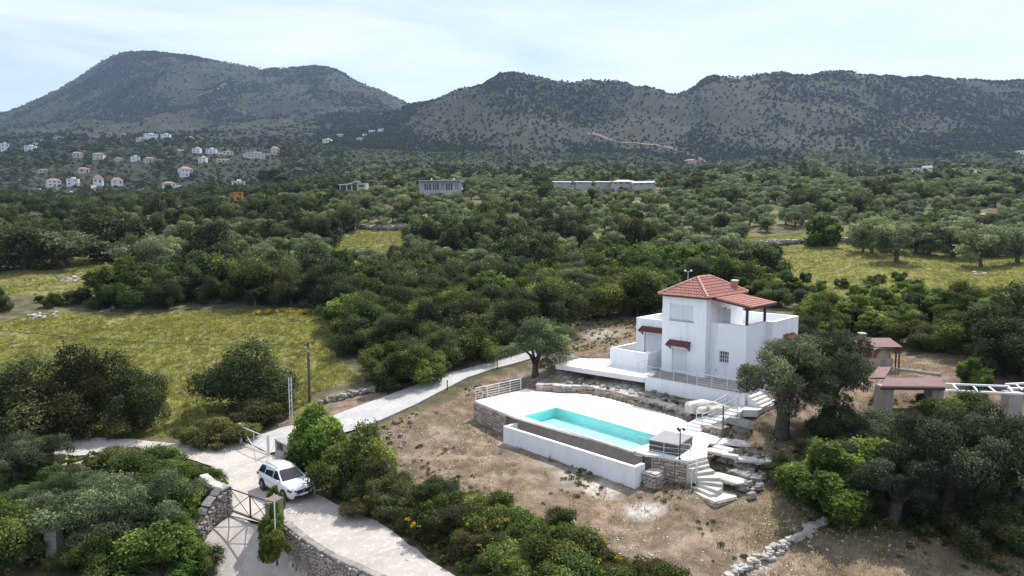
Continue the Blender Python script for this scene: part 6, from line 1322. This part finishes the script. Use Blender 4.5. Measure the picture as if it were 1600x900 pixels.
grow([(1110, 468), (1250, 485), (1262, 462), (1215, 446), (1180, 432), (1110, 436)], 16, [('lentisk', 3), ('fig', 1.5), ('carob', 1.5)], (2.2, 3.4), (1.1, 1.4), 2.8, 'x', 'evergreens behind the villa')
grow([(1250, 545), (1330, 525), (1420, 545), (1560, 575), (1600, 560), (1700, 600), (1760, 560), (1700, 500), (1560, 484), (1430, 480), (1330, 492), (1250, 505)], 66, [('fig', 1.6), ('lentisk', 4), ('carob', 1.6)], (2.4, 3.7), (1.1, 1.5), 2.7, 'leafy green bush on the bank right of the villa', 'green bushes on the bank right of the villa')
grow([(1560, 600), (1640, 600), (1720, 560), (1640, 520), (1560, 540)], 8, [('carob', 3)], (4.5, 6.5), (.9, 1.2), 3.0, 'tall dark tree at the right edge behind the pergola', 'tall dark trees behind the pergola')
grow([(576, 806), (604, 782), (660, 778), (760, 822), (880, 868), (1000, 905), (1060, 935), (1060, 990), (800, 985), (712, 912), (630, 866), (585, 828)], 90, [('lentisk', 2.6), ('brownish', 6), ('carob', .4)], (1.5, 2.15), (1.2, 1.6), .95, 'scrubby bush in the thick hedge between road and dry lawn', 'bushes of the roadside hedge')
grow([(1200, 446), (1330, 470), (1430, 460), (1420, 438), (1300, 440), (1180, 428)], 18, [('lentisk', 2), ('brownish', 2)], (1.0, 1.9), (1.1, 1.5), 3, 'small bush scattered along the lower edge of the dry field', 'small bushes in the dry field')
grow([(1320, 800), (1420, 820), (1560, 880), (1660, 900), (1660, 770), (1420, 765), (1300, 760)], 20, [('olive', 1), ('carob', 5), ('lentisk', 1)], (2.0, 3.0), (1.0, 1.3), 2.4, 'dark bush deep in the lower right thicket', 'dark bushes of the lower right thicket')
grow([(60, 850), (60, 780), (200, 770), (320, 800), (290, 860), (200, 905), (100, 900)], 14, [('olive', 2), ('lentisk', 2), ('brownish', 1)], (1.6, 2.8), (1.1, 1.4), 1.8, 'bush filling the lower left thicket', 'bushes of the lower left thicket')
grow([(1340, 395), (1400, 396), (1600, 405), (1600, 380), (1380, 380)], 12, [('olive', 3)], (4.2, 5.2), (1.0, 1.25), 6, 'olive tree in the back rows of the right field', 'olive trees behind the right field')
# mid distance: everything between 110 m and 1000 m
NOTREE = [FIELD1, FIELD2, FIELD3, FIELD4, FIELD5, FIELD6, YARD, LAWN]
r2 = np.random.default_rng(5)
def field_pts(y0, y1, sp, jit_, xr=.86, rowy=1.0):
    yy = np.arange(y0, y1, sp * rowy); out = []
    for y_ in yy:
        xs = np.arange(-xr * y_ - 20, xr * y_ + 20, sp) + r2.uniform(0, sp); out.append(np.stack([xs + r2.normal(0, jit_, len(xs)), y_ + r2.normal(0, jit_, len(xs))], 1))
    return np.concatenate(out)
def cull(P, margin=0):
    x_, y_ = P[:, 0], P[:, 1]; k = np.ones(len(P), bool)
    for Q in NOTREE: k &= ~inpoly(x_, y_, Q)
    for (hx, hy, hw, hh) in HOUSES: k &= ~((np.abs(x_ - hx * y_ / hy) < hw * .5 + 2.0) & (y_ > hy - (max(16, hh * 3.0, hy * .045) if hy < 520 else 14)) & (y_ < hy + 12))
    return P[k]
NOTREE.append(gpoly([(512, 358), (655, 358), (640, 408), (520, 410)]))
P1 = cull(field_pts(112, 262, 5.4, 1.3, rowy=1.08)); 
z1_ = Tn(P1[:, 0], P1[:, 1]); pj = [proj(*q) for q in zip(P1[:, 0], P1[:, 1], z1_)]
SC_ = {k: [] for k in ('olive', 'carob', 'lentisk', 'fig')}
nzm = fbm(P1[:, 0] / 45, P1[:, 1] / 45, 3, 8)
for (x_, y_), z_, (px, py), nz in zip(P1, z1_, pj, nzm):
    olive_zone = py < 372 - .02 * abs(px - 1000) or px > 1050 or nz > .35
    if px < 520 and py > 330: olive_zone = nz > .25
    kd = rt.choices(('olive', 'carob', 'lentisk', 'fig'), (9, 1.0, .5, .3) if olive_zone else (2.2, 6, 3, .8))[0]
    if rt.random() < (.16 if olive_zone else .05): continue
    h = {'olive': rt.uniform(3.0, 4.4), 'carob': rt.uniform(4.0, 6.6), 'lentisk': rt.uniform(2.6, 4.2), 'fig': rt.uniform(3, 4.5)}[kd]
    lb = ('grey green olive tree in the grove between the thickets and the far houses', 'olive trees of the near grove') if kd == 'olive' else ('dark rounded tree scattered among the olives in the middle distance', 'dark trees of the middle distance')
    CAND.append((kd, (x_, y_, z_), h * .98, h * rt.uniform(.95, 1.2), *lb))
P2 = cull(field_pts(262, 430, 6.2, .9, rowy=1.35)); P3 = cull(field_pts(430, 1010, 8.0, 1.6, rowy=1.3))
for Pq, s in ((P2, 1), (P3, 1.35)):
    zz_ = Tn(Pq[:, 0], Pq[:, 1]); nz = fbm(Pq[:, 0] / 70, Pq[:, 1] / 70, 3, 18); left = Pq[:, 0] / Pq[:, 1] < -.24
    for (x_, y_), z_, n_, lf in zip(Pq, zz_, nz, left):
        if rt.random() < (.05 if not lf else (.30 if y_ > 550 else .12)): continue
        kd = rt.choices(('olive', 'carob', 'lentisk'), (9, 1.2, .6) if (n_ > -.35 and not lf) else (2.5, 5, 3))[0]; h = {'olive': rt.uniform(2.9, 4.2), 'carob': rt.uniform(3.8, 6.5), 'lentisk': rt.uniform(2.4, 4.2)}[kd] * (s if s == 1 else 1.2)
        CAND.append((kd, (x_, y_, z_), h, h * rt.uniform(1.0, 1.3) * (1 if s == 1 else 1.1), 'olive tree of the far grove', 'far grove'))
KB = dict(olive='olive', carob='ever', lentisk='shrub', fig='shrub', brownish='bush'); cntk = {}
def low(c):
    for (hx, hy, hw, hh) in HOUSES:
        if 120 < hy < 950 and abs(c[1][0] - hx * c[1][1] / hy) < hw * .5 + 3 and hy * .82 < c[1][1] < hy: return (c[0], c[1], min(c[2], 2.6), min(c[3], 4.2), c[4], c[5])
    return c
CAND = [low(c) for c in CAND]
CAND.sort(key=lambda c: -c[2] / c[1][1]); rest = []
LIM = dict(olive=285, ever=270, shrub=260, bush=260)
LM = [(6, 'grey block house'), (46, 'second white village house'), (81, 'lowest red roofed white house'), (112, 'blue white village house'), (152, 'tall narrow village house'), (181, 'house right of the tall one'), (232, 'grey concrete hut'), (262, 'side winged village house'), (288, 'three storey village house'), (330, 'modern white village houses'), (370, 'orange frame'), (400, 'broad terraced building'),
      (440, 'dark tall conifers'), (511, 'saddle slope house'), (551, 'canopy house'), (585, 'yellow clearing'), (625, 'clearing wall'), (660, 'modern villa left end'), (715, 'modern villa right end'), (770, 'standalone dark grove tree'), (820, 'hill saddle dip'), (880, 'leftmost grey gabled house'), (913, 'second grey gabled house'), (943, 'third grey gabled house'), (975, 'pink roofed row house'), (1008, 'rightmost row house'),
      (1078, 'pinkish hill house'), (1111, 'villa roof ridge'), (1165, 'villa porch roof'), (1199, 'narrow cypress'), (1240, 'field wall left part'), (1284, 'bright wall bush'), (1335, 'field wall right end'), (1375, 'leaning field olive'), (1430, 'long white villa left end'), (1470, 'long white villa right end'), (1525, 'tiny well house'), (1560, 'distant right conifers'), (1597, 'right edge house')]
def autolabel(c):
    px, py = proj(*c[1]); hw = {'olive': 'grey green', 'carob': 'dark', 'lentisk': 'mid green', 'fig': 'bright green', 'brownish': 'olive brown'}[c[0]]; nn_ = {'olive': 'olive tree', 'carob': 'evergreen', 'lentisk': 'shrub', 'fig': 'leafy bush', 'brownish': 'bush'}[c[0]]
    sz = 'tall ' if c[2] > {'olive': 4.5, 'carob': 5, 'lentisk': 3, 'fig': 3.6, 'brownish': 1.4}[c[0]] else 'low ' if c[2] < {'olive': 3.8, 'carob': 4, 'lentisk': 2.2, 'fig': 2.9, 'brownish': 1.15}[c[0]] else ''
    if c[1][1] > 112:
        l = min(LM, key=lambda l: abs(l[0] - px)); o = px - l[0]; D = c[1][1]
        return sz + hw + ' ' + nn_ + (' nearest' if D < 128 else ' near' if D < 145 else ' midway' if D < 165 else ' far' if D < 190 else ' farthest') + (' left of' if o < -10 else ' right of' if o > 10 else ' straight below') + ' the ' + l[1]
    ps = GB[c[5]]; f = lambda i: (c[1][i] - min(p[i] for p in ps)) / (max(p[i] for p in ps) - min(p[i] for p in ps) + 1e-6)
    sd = ('leftmost', 'left', 'centre', 'right', 'rightmost')[min(4, int(f(0) * 5))]; fr = ('front', 'middle', 'back')[min(2, int(f(1) * 3))]
    return (sz + hw + ' ' + nn_ + ' ' + fr + ' ' + sd + ' of the ' + SHORT.get(c[5], 'lower plain'))
SHORT = {'shrubs along the driveway': 'driveway shrub row', 'evergreens of the thicket behind the driveway': 'thicket behind the driveway', 'bushes along the top of the yellow meadow': 'bush band above the yellow meadow', 'bushes between the two left meadows': 'bushes between both left meadows',
         'evergreens behind the villa': 'bushes behind the villa', 'green bushes on the bank right of the villa': 'bank right of the villa', 'tall dark trees behind the pergola': 'trees behind the pergola', 'bushes of the roadside hedge': 'roadside hedge', 'small bushes in the dry field': 'small dry field bushes',
         'dark bushes of the lower right thicket': 'lower right thicket', 'bushes of the lower left thicket': 'lower left thicket', 'olive trees behind the right field': 'olives behind the right field'}
CAND = [c if c[1][1] <= 112 else (*c[:5], c[5] if c[5] == 'far grove' else 'trees and shrubs across the plain') for c in CAND]
GB = {}
for c in CAND: GB.setdefault(c[5], []).append(c[1])
USED = {}
def uniq(c):
    lb = autolabel(c)
    for pre in ('', 'broad ' if c[3] / c[2] > 1.28 else 'narrow ', 'rounded '):
        if len((pre + lb).split()) <= 16 and (pre + lb) not in USED: USED[pre + lb] = 1; return pre + lb
    return lb
for c in CAND:
    kb = KB[c[0]]
    if cntk.get(kb, 0) < LIM[kb] and c[5] != 'far grove': cntk[kb] = cntk.get(kb, 0) + 1; add_tree(c[0], c[1], c[2], c[3], uniq(c), c[5])
    else: rest.append(c)
# conifers and tall dark trees far away
for px, py, h, w, n_, lb in ((1470, 250, 16, 14, 5, 'dark tall conifer clump at the foot of the right hill'), (1230, 252, 14, 12, 4, 'dark conifer clump at the foot of the hill right of the pinkish house'), (430, 300, 34, 22, 6, 'tall dark conifers right of the white arched house'), (1560, 250, 12, 14, 4, 'dark conifers beside the red roofed house at the right edge'), (265, 322, 30, 14, 1, 'single dark conifer in front of the side winged house')):
    for i in range(n_):
        p = G(px + rt.uniform(-22, 22) * (n_ > 1), py + rt.uniform(-2, 2)); s = p.y / FPX
        add_tree('cypress', p, h * s * rt.uniform(.7, 1.1), w * s * rt.uniform(.8, 1.2) * .8, lb, 'conifers ' + ' '.join(lb.split()[3:]) if n_ > 1 else None, 1)

# ------------------------------------------------------------------ scatter with geometry nodes
def scatter(name, pts, scl, rot, idx_, protos, kind='stuff', label=None):
    me = bpy.data.meshes.new(name); me.vertices.add(len(pts)); me.vertices.foreach_set('co', np.asarray(pts, np.float32).ravel())
    a = me.attributes.new('scl', 'FLOAT_VECTOR', 'POINT'); a.data.foreach_set('vector', np.asarray(scl, np.float32).ravel())
    a = me.attributes.new('rotz', 'FLOAT_VECTOR', 'POINT'); rv = np.zeros((len(pts), 3), np.float32); rv[:, 2] = rot; a.data.foreach_set('vector', rv.ravel())
    a = me.attributes.new('pidx', 'INT', 'POINT'); a.data.foreach_set('value', np.asarray(idx_, np.int32))
    o = bpy.data.objects.new(name, me); COL.objects.link(o); o['kind'] = kind
    if label: o['label'] = label
    pc_ = bpy.data.collections.new(name + '_protos')
    for i, pm in enumerate(protos): q = bpy.data.objects.new('plant_%02d' % i, pm); pc_.objects.link(q)
    ng = bpy.data.node_groups.new(name, 'GeometryNodeTree'); ng.interface.new_socket('Geometry', in_out='INPUT', socket_type='NodeSocketGeometry'); ng.interface.new_socket('Geometry', in_out='OUTPUT', socket_type='NodeSocketGeometry')
    gi = ng.nodes.new('NodeGroupInput'); go = ng.nodes.new('NodeGroupOutput'); ip = ng.nodes.new('GeometryNodeInstanceOnPoints'); ci = ng.nodes.new('GeometryNodeCollectionInfo')
    ci.inputs['Collection'].default_value = pc_; ci.inputs['Separate Children'].default_value = True; ci.inputs['Reset Children'].default_value = True
    def na(nm_, ty): q = ng.nodes.new('GeometryNodeInputNamedAttribute'); q.data_type = ty; q.inputs[0].default_value = nm_; return [s for s in q.outputs if s.enabled and s.name == 'Attribute'][0]
    l = ng.links.new; l(gi.outputs[0], ip.inputs['Points']); l(ci.outputs[0], ip.inputs['Instance']); ip.inputs['Pick Instance'].default_value = True
    l(na('pidx', 'INT'), ip.inputs['Instance Index']); l(na('scl', 'FLOAT_VECTOR'), ip.inputs['Scale']); l(na('rotz', 'FLOAT_VECTOR'), ip.inputs['Rotation']); l(ip.outputs[0], go.inputs[0])
    md = o.modifiers.new('scatter', 'NODES'); md.node_group = ng; return o
def scatter_cands(name, cands, kinds, label):
    pr, off = [], {}
    for k in kinds:
        for lod in (1, 2): off[k, lod] = len(pr); pr += [(q[2], q[0], q[1]) for q in PROTO[k, lod]]
    P, S, Rz, I = [], [], [], []
    for c in cands:
        lod = 1 if c[1][1] < 330 else 2; j = off[c[0], lod] + rt.randrange(len(PROTO[c[0], lod])); _, H0, W0 = pr[j]
        P.append((c[1][0], c[1][1], c[1][2] - .1)); S.append((c[3] / W0, c[3] / W0, c[2] / H0)); Rz.append(rt.uniform(0, 6.28)); I.append(j)
    return scatter(name, P, S, Rz, I, [q[0] for q in pr], label=label)
scatter_cands('olive_grove', [c for c in rest if c[0] == 'olive'], ['olive'], 'wide olive grove covering the plain in the distance')
scatter_cands('distant_woodland', [c for c in rest if c[0] != 'olive'], ['carob', 'lentisk', 'fig', 'brownish'], 'dark trees and scrub mixed through the plain and village slope')
# hill scrub
scrubp = [crown_mesh('bush', 200 + i, 1.0, .75, .42, 7, 130, .42, M['scrub'], lobe=(.35, .55), wf=.7, flatb=0, shell=.6) for i in range(4)]
def hill_pts(n_, y0, y1, u0, u1, dens, seed):
    r = np.random.default_rng(seed); y_ = r.uniform(y0, y1, n_); x_ = r.uniform(u0, u1, n_) * y_; k = r.random(n_) < dens(x_, y_); return x_[k], y_[k], r
def add_scrub(name, n_, y0, y1, u0, u1, dens, seed, smin, smax, label):
    x_, y_, r = hill_pts(n_, y0, y1, u0, u1, dens, seed); z_ = Tn(x_, y_); e = (z_[None] - CAMZ) / y_
    s = smin + (smax - smin) * r.random(len(x_)) ** 2.2; S = np.stack([s, s, s * r.uniform(.7, 1.1, len(x_))], 1)
    return scatter(name, np.stack([x_, y_, z_ - .2], 1), S, r.uniform(0, 6.28, len(x_)), r.integers(0, 4, len(x_)), scrubp, label=label)
def den1(x, y):
    n_ = fbm(x / 110, y / 150, 4, 31); u = x / y
    d = .30 + 2.0 * n_ + .42 * sstep(.24, .50, u) + .35 * sstep(-.12, -.22, u) + .5 * sstep(1180, 1030, y); gully = np.exp(-((u - .27) / .02) ** 2) * .6; return np.clip(d + gully, .14, 1)
def den2(x, y): return np.clip(.30 + 2.4 * fbm(x / 160, y / 220, 4, 57), .12, .85)
add_scrub('hill_scrub', 120000, 950, 1720, -.28, .85, den1, 1, .6, 3.6, 'dark scrub and small trees speckled over the right hills')
add_scrub('hill_scrub', 14000, 950, 1720, -.85, -.1, den1, 2, 1.0, 4.2, 'dark scrub on the slope between the village and the mountain')
add_scrub('mountain_scrub', 110000, 1720, 2640, -.85, -.05, den2, 3, .9, 4.4, 'sparse dark scrub patches on the left mountain')
# meadow grass, flowers, weeds
def tuft(name, seed, n_, h, w, mat):
    r = np.random.default_rng(seed); a = r.uniform(0, 6.28, n_); rad = r.uniform(0, w, n_); lean = r.uniform(.05, .5, n_) * h; b_ = np.stack([np.cos(a) * rad, np.sin(a) * rad, np.zeros(n_)], 1)
    hh = h * r.uniform(.5, 1.1, n_); tip = b_ + np.stack([np.cos(a) * lean, np.sin(a) * lean, hh], 1); sd_ = np.stack([-np.sin(a), np.cos(a), np.zeros(n_)], 1) * h * .10
    mid_ = (b_ + tip) / 2 + np.array([0, 0, h * .08]); V = np.concatenate([b_ - sd_ * .5, b_ + sd_ * .5, mid_ + sd_ * .5, mid_ - sd_ * .5, tip], 0); i = np.arange(n_)
    F = np.concatenate([np.stack([i, i + n_, i + 2 * n_, i + 3 * n_], 1), np.stack([i + 3 * n_, i + 2 * n_, i + 4 * n_, i + 4 * n_], 1)], 0)
    return mesh_np(name, V, F[:n_], mat, {'tint': np.tile(r.uniform(0, 1, n_), 5)})
gt = [tuft('tuft', i, 16, .34, .30, M['grass']) for i in range(4)]; dt = [tuft('tuft', 10 + i, 12, .22, .25, M['drygrass']) for i in range(3)]
fl = [crown_mesh('flowers', 300 + i, .38, .3, .22, 5, 130, .10, M['flower'], lobe=(.3, .5), wf=.8, shell=.6) for i in range(2)]
wd2 = [crown_mesh('weeds', 320 + i, .34, .2, .12, 5, 120, .11, M['lentisk'], lobe=(.3, .5), wf=.5, shell=.7) for i in range(2)] + [crown_mesh('weeds', 330, .34, .2, .12, 5, 120, .10, M['brownish'], lobe=(.3, .5), wf=.5, shell=.7)]
def area(Ps, n_, seed, cut=-.2, sc=8):
    r = np.random.default_rng(seed); out = []
    for P, m_ in zip(Ps, n_):
        xs = [p.x for p in P]; yy = [p.y for p in P]; x_ = r.uniform(min(xs), max(xs), m_); y_ = r.uniform(min(yy), max(yy), m_); k = inpoly(x_, y_, P) & (fbm(x_ / sc, y_ / sc, 3, seed) > cut + r.normal(0, .15, m_)) & (pdist(x_, y_, ROADP) > .3) & ~inpoly(x_, y_, ROADP) & ~inpoly(x_, y_, DRIVE) & ~inpoly(x_, y_, DECK) & ~inpoly(x_, y_, PADH) & ~inpoly(x_, y_, LANE)
        out.append(np.stack([x_[k], y_[k]], 1))
    return np.concatenate(out), r
def sc_area(name, Ps, n_, seed, protos, s0_, s1_, label, cut=-.2, sc=8):
    P, r = area(Ps, n_, seed, cut, sc); z_ = Tn(P[:, 0], P[:, 1]); s = r.uniform(s0_, s1_, len(P)); scatter(name, np.column_stack([P, z_ - .02]), np.stack([s, s, s * r.uniform(.7, 1.3, len(P))], 1), r.uniform(0, 6.28, len(P)), r.integers(0, len(protos), len(P)), protos, label=label)
EDGE = gpoly([(470, 650), (600, 600), (720, 560), (640, 540), (540, 560), (480, 610)])
sc_area('meadow_grass', [FIELD1, FIELD2, FIELD4, FIELD3, FIELD5], [30000, 9000, 16000, 5000, 5000], 61, gt, .6, 1.3, 'green and straw coloured grass of the meadows', -.55, 6)
sc_area('yellow_flowers', [FIELD1], [2600], 62, fl, .2, .75, 'yellow flowering weeds dotted over the meadow', .22, 5)
BR = gpoly([(395, 489), (545, 489), (545, 496), (395, 494)]); sc_area('yellow_flowers', [BR], [110], 63, fl, .4, 1.3, 'bright yellow broom along the top of the meadow', -.6, 5)
HE = gpoly([(720, 860), (900, 880), (900, 915), (720, 905)])
sc_area('lawn_weeds', [LAWN, LAWN2, YARD, ROCKP], [5200, 1500, 900, 500], 64, wd2, .25, .8, 'small weeds over the dry lawn', .12, 5)
sc_area('dry_grass', [LAWN, YARD, LAWN2, EDGE, FIELD2, FIELD4, ROCKP], [12000, 5000, 4000, 2500, 5000, 16000, 1500], 65, dt, .5, 1.3, 'sparse dry grass tufts on the lawn and field edges', -.1, 4)
UG = gpoly([(0, 720), (60, 700), (230, 710), (340, 740), (350, 790), (300, 860), (260, 900), (0, 900)]); UG2 = gpoly([(460, 735), (560, 700), (640, 760), (600, 830), (500, 790)]); UG3 = gpoly([(1240, 700), (1700, 700), (1700, 900), (1330, 820)]); UG4 = gpoly([(580, 800), (700, 760), (1060, 900), (900, 950), (740, 910)]); UG5 = gpoly([(520, 560), (860, 540), (880, 460), (560, 430)])
sc_area('undergrowth', [UG, UG2, UG3, UG4, UG5], [1800, 500, 2500, 1800, 3000], 67, wd2, .6, 1.6, 'low weeds and scrub under the bushes', -.3, 4)
LANEG = [W(*q, 0) for q in [(318, 905), (340, 860), (352, 826), (372, 806), (385, 800), (372, 830), (362, 860), (345, 905)]]
peb = [stone_mesh('pebble', M['whitestone'], 50 + i) for i in range(3)]
sc_area('loose_stones', [LAWN, ROCKP, LAWN2], [9000, 1600, 1200], 66, peb, .04, .11, 'small loose stones lying over the dry lawn', .0, 3)
# yellow flowers in the roadside hedge
for px, py in [(760, 868), (748, 885), (838, 890), (790, 878), (585, 790), (905, 880)] + [(rt.uniform(620, 1000), 0) for _ in range(12)]:
    py = py or rt.uniform(790 + (px - 620) * .28, 880 + (px - 620) * .12)
    p = G(px, py); s = rt.uniform(.25, .6); fo = link('flowering_broom', fl[0], None, (p.x, p.y - .3, p.z + rt.uniform(.8, 1.5)), (0, 0, rt.uniform(0, 6)), (s, s, s)); props(fo, 'bright yellow flower clump in the roadside hedge', 'flowers', 'yellow flower clumps in the hedge')

# ------------------------------------------------------------------ air
hz = MB().box(-3600, 3600, -900, 4700, -30, 760).build('haze', None); hz['kind'] = 'stuff'
m = bpy.data.materials.new('haze'); m.use_nodes = True; nt = m.node_tree; nt.nodes.clear(); out = nt.nodes.new('ShaderNodeOutputMaterial')
pv = nn(nt, 'ShaderNodeVolumePrincipled', {'Density': .000085, 'Anisotropy': .2}); pv.inputs['Color'].default_value = (.50, .69, 1.0, 1); nt.links.new(pv.outputs[0], out.inputs['Volume']); hz.data.materials.append(m)
